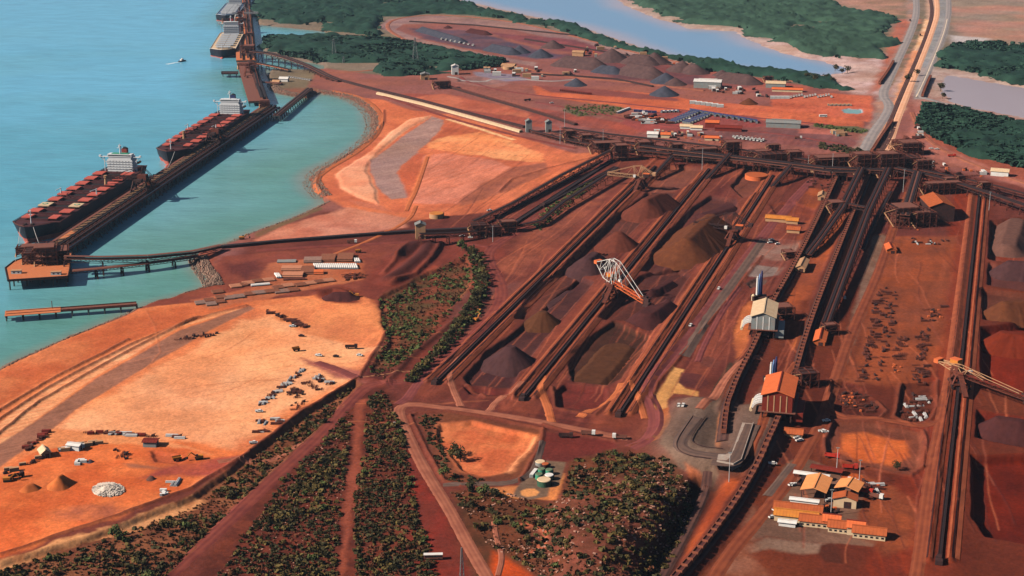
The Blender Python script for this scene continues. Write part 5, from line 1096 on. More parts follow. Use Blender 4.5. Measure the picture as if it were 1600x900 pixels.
TW=[(1304,266,60,20,17,'long dark clad block added for shade left of the first rail tower'),(1412,272,40,26,22,'dark clad block added for shade between the rail tower and the right hand conveyor'),(1208,262,44,16,16,'dark clad frame added for shade between the middle and right line towers'),(1100,250,40,16,15,'dark clad frame added for shade right of the left line tower'),(1475,302,50,14,13,'dark frame added for shade under the long right hand conveyor'),(950,238,44,16,14,'dark clad frame added for shade left of the top yard tower'),(890,222,14,16,16,'dark tower with cladding at the left end of the plant band'),(916,226,16,18,14,'squat dark tower beside the left end tower'),(935,226,18,14,10,'low dark machinery frame in the left plant band'),(968,250,18,18,20,'dark transfer tower at the top of the left yard bank'),  # leading clad blocks and frames are added to deepen shade under the band
(1008,240,22,16,16,'wide dark transfer tower above the left yard line'),(1056,246,16,14,17,'dark transfer tower at the head of the left yard line'),(1142,250,20,18,23,'tall brown transfer tower at the head of the middle yard line'),(1186,252,24,14,14,'low wide dark frame between the yard line towers'),
(1240,262,18,16,20,'dark transfer tower at the head of the right yard line'),(1288,268,30,16,16,'wide dark screening frame right of the yard line towers'),(1348,274,26,24,26,'brown transfer tower over the first train'),(1386,274,30,24,28,'tall red brown transfer tower over the rail corridor'),
(1418,240,28,30,16,'dark cluster of steelwork beside the rail corridor'),(1440,275,22,18,20,'red brown tower left of the long right hand conveyor'),(1482,296,12,12,14,'dark trestle tower under the right hand conveyor'),(1404,236,16,24,13,'dark steel frame next to the cream corridor'),
(1500,292,10,10,14,'narrow dark trestle tower at the right hand conveyor'),(1537,308,12,12,15,'dark tower at the head of the far right yard line'),(748,368,18,16,13,'rust orange tower at the left conveyor crossing'),(770,368,16,14,11,'rust orange frame in the middle of the conveyor crossing'),(792,362,18,14,12,'red brown tower at the right of the conveyor crossing'),
(1306,332,16,14,13,'small tower where the cross conveyor meets the falling belt'),(1412,350,30,26,20,'rust coloured crusher frame beside the large screen house'),(1440,352,22,22,16,'dark steel frame joined to the crusher frame'),(690,138,26,18,12,'dark machinery tower on the red flat left of the cream shed'),(1200,128,14,10,9,'small plant frame left of the far grey sheds'),
(1232,404,10,12,8,'small dark drive frame beside the first falling belt'),(1296,522,12,10,9,'small rust frame above the orange drive house'),(1222,498,16,16,12,'dark pipework tower behind the cream roofed dumper house'),(1260,602,14,14,12,'tan pipework tower behind the orange roofed dumper house'),(1208,236,16,10,9,'small plant frame above the middle band'),(1320,262,16,12,14,'dark frame left of the first rail tower')]
for x,y,w,l,h,t in TW: lattice_tower('transfer_tower',t,'tower',x,y,w,l,h,.2,clad=random.uniform(.25,.5),nlev=max(2,int(h/5)))
# ================================================================== stackers and reclaimers
def yard_machine(name,label,px,py,heading,slew,boom,mast,wheel,colf,colb,tail=24,tailz=27,cab=True,cbz=17,bz=13,tipz=6):
    x,y=P(px,py); z=gz(x,y); r=root(name,label,'stacker' if not wheel else 'reclaimer',(x,y,z),heading); s=slew-heading; c,n=math.cos(s),math.sin(s)
    V=Vector; sd=V((-n,c,0)); f=V((c,n,0))
    for a in (-7,7):
        for b in (-6.2,6.2): m=MB(); m.box(a,b,.5,6,1.6,1.8); m.box(a,b,2.3,3,1.2,1.2); m.make('bogie',M_DSTEEL,r)
    m=MB()
    for a in (-7,7):
        for b in (-6.2,6.2): m.beam((a,b,3),(a*.45,b*.45,9.5),1.3)
        m.beam((a,-6.2,3.3),(a,6.2,3.3),1.2)
    m.beam((-7,-6.2,3.3),(7,-6.2,3.3),1.2); m.beam((-7,6.2,3.3),(7,6.2,3.3),1.2); m.cyl((0,0,9),(0,0,11),5,5,14); m.make('gantry',M_RUST,r)
    m=MB(); m.box(0,0,11,12,8,1.2,s); m.box(-f.x*3,-f.y*3,12.2,6,6,3.5,s); m.make('slew_deck',M_RUST,r)
    tip=f*boom+V((0,0,tipz)); piv=f*2+V((0,0,bz))
    m=MB(); m.truss(piv,tip,4.2,3.2,max(6,int(boom/5)),.45); m.make('boom',colb,r)
    m=MB(); m.beam(piv+V((0,0,.6)),tip+V((0,0,.6)),2.4,.4); m.make('boom_belt',M_RED if wheel else M_BELT,r)
    if wheel:
        m=MB(); w=tip+f*2; m.cyl(w-sd*1.2,w+sd*1.2,4.4,n=20); 
        for k in range(9): a=k*2*math.pi/9; e=w+f*math.cos(a)*4.9+V((0,0,math.sin(a)*4.9)); m.beam(e-sd*1.3,e+sd*1.3,1.6,1.3)
        m.make('bucket_wheel',M_DSTEEL,r)
    top=V((0,0,mast))-f*1; tl=-f*tail+V((0,0,tailz)); hip=-f*9+V((0,0,bz+2)); m=MB()
    for k in (-3,3):
        K=sd*k; m.beam(V((0,0,12))+f*3+K,top+K*.8,.48); m.beam(V((0,0,12))-f*4+K,top+K*.8,.42); m.beam(top+K*.8,tl+K,.42); m.beam(tl+K,hip+K,.48); m.beam(hip+K,top+K*.8,.36); m.beam(tl*.5+hip*.5+K,top+K*.8,.30)
        m.beam(tl*.5+hip*.5+K,tl*.55+top*.45+K,.30); m.beam(hip+K,V((0,0,bz))+K,.48)
        fm=f*8+V((0,0,mast-1)); m.beam(top+K*.8,fm+K*.8,.36); m.beam(fm+K*.8,f*6+V((0,0,bz+1))+K,.36); m.beam(fm+K*.8,V((0,0,bz))+K,.30)
        t2=piv.lerp(tip,.92)+V((0,0,2)); t3=piv.lerp(tip,.36)+V((0,0,2)); m.beam(fm+K*.8,t2+K*.7,.32); m.beam(fm+K*.8,t3+K*.7,.3)
    for e in (top,tl,hip,f*8+V((0,0,mast-1)),tl*.5+hip*.5): m.beam(e-sd*2.8,e+sd*2.8,.36)
    m.beam(top-sd*2.4,tl+sd*3,.24); m.beam(top+sd*2.4,tl-sd*3,.24); m.make('mast_and_ties',colf,r)
    m=MB(); m.box(tl.x,tl.y,tailz-1.6,4,7,3.0,s); m.make('counterweight',M_ORSH if wheel else colf,r)
    q=-f*8+sd*5; m=MB(); m.box(q.x,q.y,cbz-3,7,5.5,4,s); e=m.make('electrical_house',M_YEL if wheel else M_DSTEEL,r); m=MB(); m.box(q.x,q.y,cbz+1.0,7.6,6.1,.4,s); m.make('roof',M_ORSH,e)
    q=f*6+sd*4.2; m=MB(); m.box(q.x,q.y,bz,2.8,2.6,2.8,s); o=m.make('driver_cab',M_WHITE,r); m=MB(); m.box(q.x+f.x*1.42,q.y+f.y*1.42,bz+1,.15,2.2,1.2,s); m.make('window',M_GLASS,o)
    t=-V((18,0,0)); m=MB(); m.beam((-30,0,2.2),(-4,0,10),3,.6); m.beam((-30,1.6,2.0),(-4,1.6,9.6),.4,1.2); m.beam((-30,-1.6,2.0),(-4,-1.6,9.6),.4,1.2); m.box(-18,0,.6,.8,5,5); m.make('tripper',M_RUST,r)
    return r
HY=math.atan2(YD[1],YD[0])
def slewdir(px,py,qx,qy,z=LAND): a=P(px,py); b=P(qx,qy); return math.atan2(b[1]-a[1],b[0]-a[0])
yard_machine('bucket_wheel_reclaimer','big white and red bucket wheel reclaimer in the middle of the stockyard',956,464,HY,math.atan2(-38,27),45,34,True,M_WHITE,M_ORSH,tail=20,tailz=27)
yard_machine('stacker','pale lattice stacker at the top of the left yard line',1000,292,HY,math.atan2(10,-40),38,26,False,M_TAN,M_TAN,tail=16,tailz=17,tipz=15)
yard_machine('stacker','dark stacker on the right yard line beside the tawny ridge',1144,378,HY,math.atan2(14,-36),40,29,False,M_DSTEEL,M_DSTEEL,tail=18,tailz=18,tipz=15)
yard_machine('bucket_wheel_reclaimer','reclaimer with white counter boom at the right side among the red beds',1498,606,math.atan2(.99,.1),math.atan2(-40,31),58,16,True,M_TAN,M_RUST,tail=20,tailz=15,tipz=8,bz=10)
# ================================================================== buildings
def shed(name,label,px,py,w,l,h,rz,mw,mr,rise=2.2,z0=None,group=None,door=True,wins=0,open_=False,base=0,cat='building',ribs=0,ribm=None,eave=.8,vent=False):
    """gable shed: w across, l along the ridge (local y)"""
    x,y=P(px,py); z=(gz(x,y)-.15 if z0 is None else z0); r=root(name,label,cat,(x,y,z),rz,group)
    m=MB()
    if open_:
        n=max(2,int(l/7))
        for i in range(n+1):
            for s_ in (-1,1): m.box(s_*(w/2-.3),-l/2+.3+(l-.6)*i/n,base,.5,.5,h-base)
        m.make('post',mw,r) if False else m.make('post_frame',mw,r)
    else:
        pts=[(-w/2,base),(w/2,base),(w/2,h),(0,h+rise-.1),(-w/2,h)]; v=[(a,-l/2,b) for a,b in pts]+[(a,l/2,b) for a,b in pts]
        m.add(v,[(0,1,2,3,4),(9,8,7,6,5),(1,0,5,6),(2,1,6,7),(0,4,9,5)]); m.make('wall',mw,r)
    m=MB(); sl=rise/(w/2); e=eave
    for s_ in (-1,1): 
        v=[]
        for yy in (-l/2-e,l/2+e):
            for a,b in ((0,h+rise),(s_*(w/2+e),h-sl*e),(s_*(w/2+e),h-sl*e+.3),(0,h+rise+.3)): v.append((a,yy,b))
        m.add(v,[(0,1,2,3),(7,6,5,4),(3,2,6,7),(4,5,1,0),(1,5,6,2),(0,3,7,4)])
    if w>6:
        k=int((l+2*e)/1.9)
        for i in range(k+1):
            yy=-l/2-e+.1+(l+2*e-.2)*i/k
            for s_ in (-1,1): m.beam((0,yy,h+rise+.34),(s_*(w/2+e),yy,h-sl*e+.34),.14,.16)
    ro=m.make('roof',mr,r); m=MB(); m.box(0,0,h+rise+.25,.9,l+2*e,.35); m.make('ridge_cap',M_DRED if mr==M_ORSH else mr,ro)
    if vent:
        m=MB(); m.box(0,0,h+rise+.3,2.2,l*.7,1); m.make('roof_vent',mr,ro)
    if door and not open_: m=MB(); m.box(w*.12,-l/2-.06,base,min(4.5,w*.4),.12,min(4.5,(h-base)*.75)); m.make('door',M_DSTEEL,r)
    for i in range(wins): m=MB(); m.box(-w/2-.06,-l/2+l*(i+.5)/wins,base+1.2,.12,min(1.6,l/wins*.5),1.1); m.make('window',M_GLASS,r)
    for i in range(ribs): m=MB(); m.box(-w/2+w*(i+.9)/(ribs+.8),-l/2-.1,base,.8,.3,h-base-.1); m.make('wall_rib',ribm or M_WHITE,r)
    return r
def dumper(label,px,py,w,l,base,h,rz,mw,mr,tl):
    r=shed('car_dumper_house',label,px,py,w,l,h,rz,mw,mr,rise=3.6,base=base,door=False,ribs=4 if mw==M_DRED else 3,ribm=M_TAN if mw==M_DRED else M_WHITE,eave=1.2)
    for sx in (-1,1):
        for k in range(6): m=MB(); m.box(sx*(w/2-.6),-l/2+.6+(l-1.2)*k/5,-.5,1.0,1.0,base+.5); m.make('column',M_DSTEEL,r)
    m=MB(); m.box(0,0,base-.5,w+5,l+3,.5); m.make('floor_slab',M_WALK,r)
    m=MB(); m.box(w*.05,0,0,w*.45,l*.9,base-.6); m.make('dumper_machinery',M_DSTEEL,r)
    m=MB(); m.box(w/2+4,-l*.1,0,7,l*.7,base*.9); m.make('side_annex',M_GREYSH if mw!=M_DRED else M_DRED,r)
    # ducts on the west side curving into the wall
    for k in range(4):
        m=MB(); y0=-l*.30+k*l*.13
        for j in range(6):
            a=j/6*math.pi/2; b=(j+1)/6*math.pi/2; R=7
            m.beam((-w/2-R*math.cos(a)-.5,y0,base+R*math.sin(a)*.8-2),(-w/2-R*math.cos(b)-.5,y0,base+R*math.sin(b)*.8-2),1.4)
        m.make('dust_duct',M_WHITE,r)
    m=MB(); m.cyl((-w/2-8,-l*.38,base-2),(-w/2-8,l*.16,base-2),1.2,n=8); m.make('duct_header',M_CREAM,r)
    x,y=P(px,py); return r
RZT=-.13
D1=dumper('cream roofed train dumper house with grey gable on dark legs',1193,519,19,40,7,18,-.20,M_GREYSH,M_CREAM,0)
D2=dumper('orange roofed train dumper house with dark red gable on dark legs',1216,652,21,40,7,19,-.24,M_DRED,M_ORSH,0)
def stacks(label,px,py,h):
    x,y=P(px,py); r=root('dust_extraction_stacks',label,'stack',(x,y,gz(x,y)-.2),0)
    m=MB(); m.box(0,0,0,14,12,3); m.make('base_plinth',M_DSTEEL,r)
    for k,(a,b,c,hh) in enumerate(((-2.4,-2,M_WHITE,h*.84),(-.2,0,M_LBLUE,h*.9),(2.0,2,M_BLUE,h))):
        m=MB(); m.cyl((a,b,3),(a,b,hh),1.05,.85,12); m.cyl((a,b,hh),(a,b,hh+1.6),.6,.6,10); m.make('stack',c,r)
        m=MB(); m.cyl((a-3,b-3,.5),(a-3,b-3,4.5),2.1,n=12); m.make('filter_drum',M_DSTEEL,r)
    m=MB(); m.cyl((-6,-5,0),(-6,-5,5),1.6,1.6,12); m.cyl((-6,-5,5),(-6,-5,6.4),1.6,.2,12); m.make('white_hopper',M_CREAM,r)
stacks('three slim white and blue stacks behind the cream roofed dumper house',1186,467,24)
stacks('three slim white and blue stacks behind the orange roofed dumper house',1208,597,18)
M_PORS=mat('pale_orange_sheet',(244,158,96),.65,var=.1,dirt=(220,130,76),da=.4)
SH=[('shed','large grey green shed with white vented roof in the far yard',1106,136,24,42,10,1.35,M_GREYSH,M_WHITE,dict(vent=True)),
('shed','smaller grey shed with cream roof right of the large far shed',1212,136,20,30,7,1.35,M_GREYSH,M_CREAM,{}),
('shed','low orange roofed building in front of the smaller far grey shed',1230,143,10,46,4,1.38,M_CREAM,M_ORSH,{}),
('tower_building','tall narrow white building beside the far mangroves',711,116,11,12,14,.1,M_WHITE,M_WHITE,{}),
('shed','small square grey green building left of the tall white building',664,124,14,14,9,.1,M_TAN,M_GREYSH,{}),
('shed','small brown building on the heap in the far yard',904,87,14,20,7,1.3,M_TAN,M_TAN,{}),
('shed','long open machinery shed with pale blue roof right of the blue containers',1224,198,20,46,7,1.36,M_GREYSH,M_GREYSH,dict(wins=0,vent=True)),
('workshop','orange roofed workshop by the blue container rows',1113,199,16,18,8,1.36,M_DRED,M_ORSH,{}),
('shed','dark red low shed right of the orange roofed workshop',1138,204,12,36,5,1.36,M_DRED,M_DRED,{}),
('tower_building','tall grey surge tower with a dark side left of the conveyor crossing',657,372,10,9,15,.1,M_TAN,M_GREYSH,{}),
('silo_building','grey pale ore silo tower, the left of two by the cream roofed conveyor',826,206,8,9,15,.1,M_GREYSH,M_GREYSH,{}),
('silo_building','grey pale ore silo tower, the right of two by the cream roofed conveyor',857,206,8,9,14,.1,M_GREYSH,M_GREYSH,{}),
('screen_house','large brown ribbed roof screen house beside the crusher frame',1463,338,26,46,16,-.02,M_DSTEEL,M_BROOF,dict(rise=5)),
('drive_house','tan long roofed drive house at the foot of the first falling belt',1253,420,9,30,4,-.30,M_TAN,M_TAN,{}),
('drive_house','orange long roofed drive house at the foot of the second falling belt',1282,532,9,28,4,-.26,M_BROOF,M_ORSH,{}),
('shed','orange roofed small cabin beside the crusher frame',1425,312,8,14,6,-.1,M_BROOF,M_YEL,{}),
('shed','tan roofed drive cabin by the first train near the plant band',1284,312,8,18,5,-.25,M_TAN,M_TAN,{}),
('shed','long yellow roofed building in the yard beside the first train',1216,346,8,26,4,1.25,M_TAN,M_YEL,{}),
('shed','short yellow roofed building beside the long yellow roofed one',1238,349,7,12,4,1.25,M_TAN,M_YEL,{}),
('shed','small orange brown roofed cabin below the yellow roofed buildings',1240,363,9,13,4,1.25,M_TAN,M_BROOF,{}),
('shed','small orange roofed cabin at the top of the middle laydown yard',1391,392,9,20,4,-.1,M_BROOF,M_ORSH,{}),
('workshop','large open workshop with pale orange ribbed roof in the office yard',1275,772,15,23,7,-.35,M_DSTEEL,M_PORS,dict(open_=True)),
('workshop','smaller open workshop with pale orange roof right of the large workshop',1326,774,14,14,7,-.45,M_DSTEEL,M_PORS,dict(open_=True)),
('store','cream walled store with orange roof below the smaller workshop',1320,790,14,8,6,-.25,M_CREAM,M_BROOF,{}),
('office_block','long orange roofed office at the upper left of the office row',1247,802,11,29,4,1.30,M_CREAM,M_BROOF,dict(wins=4)),
('office_block','yellow roofed front office with white annex at the left of the office row',1244,813,8,26,4.5,1.30,M_CREAM,M_YEL,dict(wins=4)),
('office_block','brown roofed office second in the long row',1276,820,9,20,4,1.30,M_CREAM,M_BROOF,dict(wins=6)),
('office_block','orange raised roof link building between the first two brown offices',1299,822,9,10,5.5,1.30,M_CREAM,M_ORSH,{}),
('office_block','brown roofed office in the middle of the long row',1318,829,9,18,4,1.30,M_CREAM,M_BROOF,dict(wins=6)),
('office_block','orange raised roof link building between the last two brown offices',1337,832,9,10,5.5,1.30,M_CREAM,M_ORSH,{}),
('office_block','brown roofed office at the right end of the long row',1358,838,9,19,4,1.30,M_CREAM,M_BROOF,dict(wins=6)),
('carport','narrow white roofed carport behind the large workshop',1268,747,4,22,3,1.22,M_DSTEEL,M_WHITE,dict(open_=True,rise=.5)),
('carport','small dark roofed shelter at the top of the office yard',1292,738,6,20,3,1.15,M_DSTEEL,M_DRED,dict(open_=True,rise=.5)),
('cabin','small white site cabin in front of the yellow roofed office',1230,821,4,10,3,1.30,M_WHITE,M_WHITE,dict(rise=.5)),
('cabin','white storage unit on the orange office roof side',1256,797,3.4,17,7.2,1.27,M_WHITE,M_WHITE,dict(rise=.4)),
('cabin','tan cabin by the truck wash beside the orange dumper house',1240,682,7,12,3.5,1.3,M_TAN,M_BROOF,{}),
('site_hut','small cream hut at the corner of the lower left yard',70,712,6,9,4,.5,M_TAN,M_CREAM,{}),
('site_hut','white site hut in the container row of the lower left yard',117,702,5,9,4,1.3,M_WHITE,M_WHITE,dict(rise=.6)),
('site_hut','dark grey hut with red roof in the lower left yard',236,696,7,9,4,1.5,M_GREYSH,M_DRED,dict(rise=.6)),
('shed','small cream building among the camp huts above the plant band',1020,214,10,14,5,1.4,M_WHITE,M_WHITE,{}),
('shed','orange roofed hut among the camp huts above the plant band',1040,215,9,12,5,1.4,M_CREAM,M_ORSH,{}),
('shed','white long hut on the mauve yard below the containers',1072,201,6,16,4,1.4,M_WHITE,M_CREAM,{}),
('shed','second cream long hut on the mauve yard below the containers',1088,203,6,16,4,1.4,M_WHITE,M_CREAM,{}),
('shed','red roofed hut by the plant band below the workshop',1112,219,7,18,4,1.4,M_CREAM,M_ORSH,{}),
('shed','red long building with white side at the top of the yard beds',1090,250,9,34,5,1.42,M_CREAM,M_DRED,dict(wins=5)),
('shed','small white building by the rocky spit at the far berth',444,127,8,14,5,1.4,M_WHITE,M_WHITE,{}),
('shed','pale green roofed pump house on the bank by the wharf shore',432,131,7,12,4,1.2,M_TAN,M_TAN,{}),
('shed','white substation at the right edge beyond the long conveyor',1562,274,12,20,6,1.2,M_WHITE,M_CREAM,{}),
('shed','pale low plant building at the far left of the far yard',795,106,16,22,5,1.3,M_TAN,M_TAN,{})]
for n,l,px,py,w,ln,h,rz,mw,mr,k in SH: shed(n,l,px,py,w,ln,h,rz,mw,mr,**k)
# round tanks
def tank(label,px,py,r_,h,mw,mr,cone=.0,group=None,k=.52):
    r_*=k; h*=k+.15
    x,y=P(px,py); o=root('storage_tank',label,'tank',(x,y,gz(x,y)-.1),0,group); m=MB(); m.cyl((0,0,0),(0,0,h),r_,n=32); m.make('shell',mw,o); m=MB(); m.cyl((0,0,h),(0,0,h+.35+cone),r_*1.02,r_*.94 if not cone else .3,n=32); m.make('roof',mr,o)
    m=MB(); m.beam((r_+.1,-r_*.5,0),(r_+.1,r_*.5,h),.7,.15); m.make('stair',M_DSTEEL,o)
TG='tanks on the grey tank farm pad'
tank('large green tank with pale cream top, nearest in the tank farm',850,758,8.6,6,M_TGRN,M_CREAM,0)
tank('white topped green tank behind the largest tank',858,749,5.6,5,M_TGRN,M_WHITE,0)
tank('cream topped tank at the back of the tank farm',844,727,6.2,4,M_GREYSH,M_CREAM,0)
for l,a,b in (('left',842,748),('centre',846,740),('right',858,741)): tank('dull green tank, %s one of the three middle tanks'%l,a,b,4.6,5,M_GREEN,mat('dull_green',(104,120,92),.6))
tank('brown topped tank beside the cream one at the back',852,731,4.5,4.5,M_DSTEEL,M_BROOF)
tank('large flat tank with tan lid left of the conveyor crossing',682,340,9,5,M_TAN,M_YEL,k=.85); tank('broad earth coloured tank at the top of the yard beds',1182,275,15,5,M_ORSH,M_BROOF,k=.9)
tank('broad pale tank by the far mangroves',794,108,9,4,M_TAN,M_TAN,k=1)
x,y=P(834,742); r=root('pump_container','long white container along the west side of the tank farm','container',(x,y,gz(x,y)),1.25); m=MB(); m.box(0,0,0,10.5,2.4,2.6); m.make('body',M_WHITE,r); m=MB(); m.box(-5.3,0,.2,.1,2.0,2.2); m.make('door',M_GREYSH,r)
m=MB()
# ================================================================== overpass
def overpass():
    """flat concrete deck over the cutting with the road round its end"""
    x,y=P(1150,726,8); r=root('overpass_bridge','concrete overpass carrying the looping road over the sunken rail track','bridge',(x,y,0),0); o=Vector((x,y,0))
    top=[(1117,718),(1146,722),(1163,690),(1185,660),(1176,658),(1160,660),(1147,664),(1140,700),(1118,702)]
    pts=[tuple(a-b for a,b in zip(P(*q,10),(x,y))) for q in [(1120,722),(1146,727),(1158,720),(1177,662),(1160,660),(1143,708),(1122,710)]]
    m=MB(); m.prism(pts,8.7,10); m.make('deck',M_CONC,r)
    def blk(px,n,z0,z1,mm): m=MB(); m.prism([tuple(a-b for a,b in zip(P(*q,10),(x,y))) for q in px],z0,z1); m.make(n,mm,r)
    blk([(1125,727-4),(1129,723),(1127,713),(1123,712)],'abutment',-3,8.69,M_CONC); blk([(1143,726),(1158,719),(1155,712),(1142,712)],'abutment',-3,8.69,M_CONC)
    blk([(1158,719.5),(1177,662),(1175.5,662),(1156.5,718)],'retaining_wall',-2,8.69,M_CONC)
    m=MB(); pr=[tuple(Vector((*P(*q,10),10))-o) for q in [(1120,721.5),(1146,726.5),(1158,719.5),(1177,662)]]
    for a,b in zip(pr,pr[1:]): m.beam(Vector(a)+Vector((0,0,.6)),Vector(b)+Vector((0,0,.6)),.5,1.2)
    m.make('parapet',M_CONC,r)
overpass()
ribbon('overpass_road',[(1090,655),(1068,682),(1060,698),(1072,708),(1100,714),(1130,717),(1148,714),(1156,698),(1172,664)],11,RM['grey'],zfix=None,lift=.5,z=8)
ribbon('overpass_road',[(1112,722),(1140,725),(1152,718),(1162,696),(1176,663)],10,RM['grey'],zfix=10.03,z=10)
for q,n in (([(1083,655),(1058,692),(1056,706),(1072,716),(1110,722)],'left'),([(1102,655),(1078,690),(1084,700),(1108,706),(1130,708)],'right')):
    a=[P3(*p,LAND+4) for p in q]; c=resample(poly_smooth([(v.x,v.y) for v in a]),4); mb=MB()
    for i in range(len(c)-1): mb.beam((c[i].x,c[i].y,gz(c[i].x,c[i].y)+.7),(c[i+1].x,c[i+1].y,gz(c[i+1].x,c[i+1].y)+.7),.25,.45)
    o=mb.make('guard_rail',M_DSTEEL,loc=(c[0].x,c[0].y,LAND)); tag(o,'dark guard rail on the %s side of the overpass approach'%n,'guard rail')
# ================================================================== ore trains
def proto_wagon():
    r=root('ore_wagon','x','wagon',(0,0,0)); 
    m=MB(); w,l,h=3.3,9.4,2.7; t=.25
    for s_ in (-1,1): m.box(0,s_*(w/2-t/2),1.15,l,t,h); m.box(s_*(l/2-t/2),0,1.15,t,w-2*t,h)
    m.box(0,0,1.0,l-.6,w-.6,.3)
    for k in range(5):
        for s_ in (-1,1): m.box(-l*.4+l*.8*k/4,s_*(w/2+.06),1.2,.3,.16,h-.2)
    m.make('tub',M_WAGON,r); m=MB(); m.box(0,0,1.3,l-2*t,w-2*t,1.9); m.make('ore_load',M_ORE,r)
    for s_ in (-1,1):
        m=MB(); m.box(s_*3.1,0,.45,2.6,2.2,.55)
        for a in (-.9,.9):
            for b in (-.75,.75): m.cyl((s_*3.1+a,b-.08,.42),(s_*3.1+a,b+.08,.42),.46,n=10)
        m.make('bogie',M_DSTEEL,r)
    m=MB(); m.box(0,0,.85,10.3,.5,.3); m.make('coupler_beam',M_DSTEEL,r)
    return r
WG=proto_wagon(); regkids(WG)
used=[0]
def train(line,label,group,start=0,end=None,skip=None,dz=.35):
    c=resample(poly_smooth([P(*p) for p in line]),8.6)
    for i in range(len(c)-1):
        if i<start or (end and i>end): continue
        p=(c[i]+c[i+1])/2; d=c[i+1]-c[i]; a=math.atan2(d.y,d.x); z=gz(p.x,p.y)+dz
        pz=Vector((p.x,p.y,z))
        if used[0]==0: WG.location=pz; WG.rotation_euler=(0,0,a); WG.scale=(.76,1.12,1.15); WG['label']=label; WG['group']=group; used[0]=1
        else: dup(WG,pz,a,label,group=group)
TR1=[(1372,240),(1340,320),(1300,420),(1262,520),(1240,600),(1216,670),(1172,760),(1110,850),(1040,930)]
TR2=[(1316,262),(1290,320),(1262,380),(1232,436),(1206,480),(1180,545),(1150,600),(1134,650),(1130,690)]
train(TR1,'rusty ore wagon in the long train through the orange roofed dumper house','ore wagons of the right hand train')
train(TR2,'rusty ore wagon in the train through the cream roofed dumper house','ore wagons of the left hand train')
train([(1394,192),(1378,214),(1362,240)],'dark ore wagon in the short train waiting north of the plant band','ore wagons waiting north of the plant')
train([(1396,98),(1386,116),(1374,132)],'ore wagon in the far train beside the grey causeway road','ore wagons on the causeway')
train([(1454,120),(1446,138),(1441,152)],'ore wagon in the short far train at the bend of the right hand road','ore wagons at the causeway bend')
for s_,l in ((-.75,'left'),(.75,'right')):
    for ln in ([(1106,740),(1096,770),(1068,824),(1040,874),(1012,920)],):
        c=resample(poly_smooth([P(*p) for p in ln]),5); mb=MB()
        for i in range(len(c)-1):
            d=(c[i+1]-c[i]).normalized(); o_=Vector((d.y,-d.x))*s_; a=c[i]+o_; b=c[i+1]+o_; mb.beam((a.x,a.y,gz(a.x,a.y)+.5),(b.x,b.y,gz(b.x,b.y)+.5),.22,.2)
        o=mb.make('rail',M_WALK); tag(o,kind='structure')
# ================================================================== vegetation
def veg_mesh(name,R,H,n,leaf,z0=.3,squash=1.0,lobes=5):
    """crown as leaf-sized faces gathered on several lobes"""
    L=[(random.uniform(-.5,.5)*R,random.uniform(-.5,.5)*R,z0+H*random.uniform(.35,.75),R*random.uniform(.38,.62)) for _ in range(lobes)]; mb=MB()
    for _ in range(n):
        a,b,c,r_=random.choice(L); d=Vector((random.gauss(0,1),random.gauss(0,1),random.gauss(.25,.9))).normalized(); q=Vector((a,b,c))+Vector((d.x*r_,d.y*r_,d.z*r_*.8*squash))*random.uniform(.6,1.05)
        if q.z<.1: q.z=.1+random.random()*.4
        nn=(d+Vector((random.gauss(0,.5),random.gauss(0,.5),random.gauss(0,.5)))).normalized(); t=nn.cross(Vector((.3,.2,1))).normalized(); u=nn.cross(t); s_=leaf*random.uniform(.6,1.3)
        mb.add([q-t*s_-u*s_*.5,q+t*s_*.3-u*s_,q+t*s_+u*s_*.5,q-t*s_*.4+u*s_],[(0,1,2,3)])
    return mb
def stem_mesh(H,r_,n=3):
    mb=MB()
    for k in range(n): a=k*6.28/n+random.random(); mb.cyl((0,0,-.3),(math.cos(a)*H*.3,math.sin(a)*H*.3,H*.6),r_,r_*.4,5)
    return mb
PRO={}
def protos(kind,name,cat,specs):
    PRO[kind]=[]
    for (R,H,n,leaf,m,tree) in specs:
        r=root(name,'x',cat,(0,0,0)); veg_mesh('f',R,H,n,leaf,z0=(H*.25 if tree else .1),lobes=7 if tree else 5).make('crown' if tree else 'foliage',m,r)
        sm=MB() if tree else stem_mesh(H,.12)
        if tree:
            sm.cyl((0,0,-.4),(.2,.1,H*.45),.35,.22,7)
            for k in range(4): a=k*1.57+.4; sm.cyl((.2,.1,H*.4),(math.cos(a)*R*.5,math.sin(a)*R*.5,H*.72),.18,.06,5)
        sm.make('trunk' if tree else 'stem',M_WOOD,r); regkids(r); PRO[kind].append([r,False])
protos('shrub','shrub','shrub',[(2.6,2.4,70,.5,M_SHR,0),(2.1,2.0,60,.45,M_SHR2,0),(3.0,2.8,80,.55,M_SHR3,0),(2.4,2.2,60,.5,M_SHR4,0),(1.8,1.6,50,.4,M_SHR3,0)])
protos('tree','tree','tree',[(4.2,6.5,190,.6,M_SHR3,1),(4.8,7.0,210,.62,M_SHR4,1),(3.6,5.6,160,.55,M_SHR,1)])
def plant(kind,x,y,label,group,sc=1.0,which=None):
    L=PRO[kind]; k=which if which is not None else random.randrange(len(L)); e=L[k]; z=gz(x,y); rz=random.uniform(0,6.28)
    if not e[1]: o=e[0]; e[1]=True; o.location=(x,y,z); o.rotation_euler=(0,0,rz); o.scale=(sc,)*3; o['label']=label; o['group']=group; return o
    return dup(e[0],(x,y,z),rz,label,sc=sc,group=group)
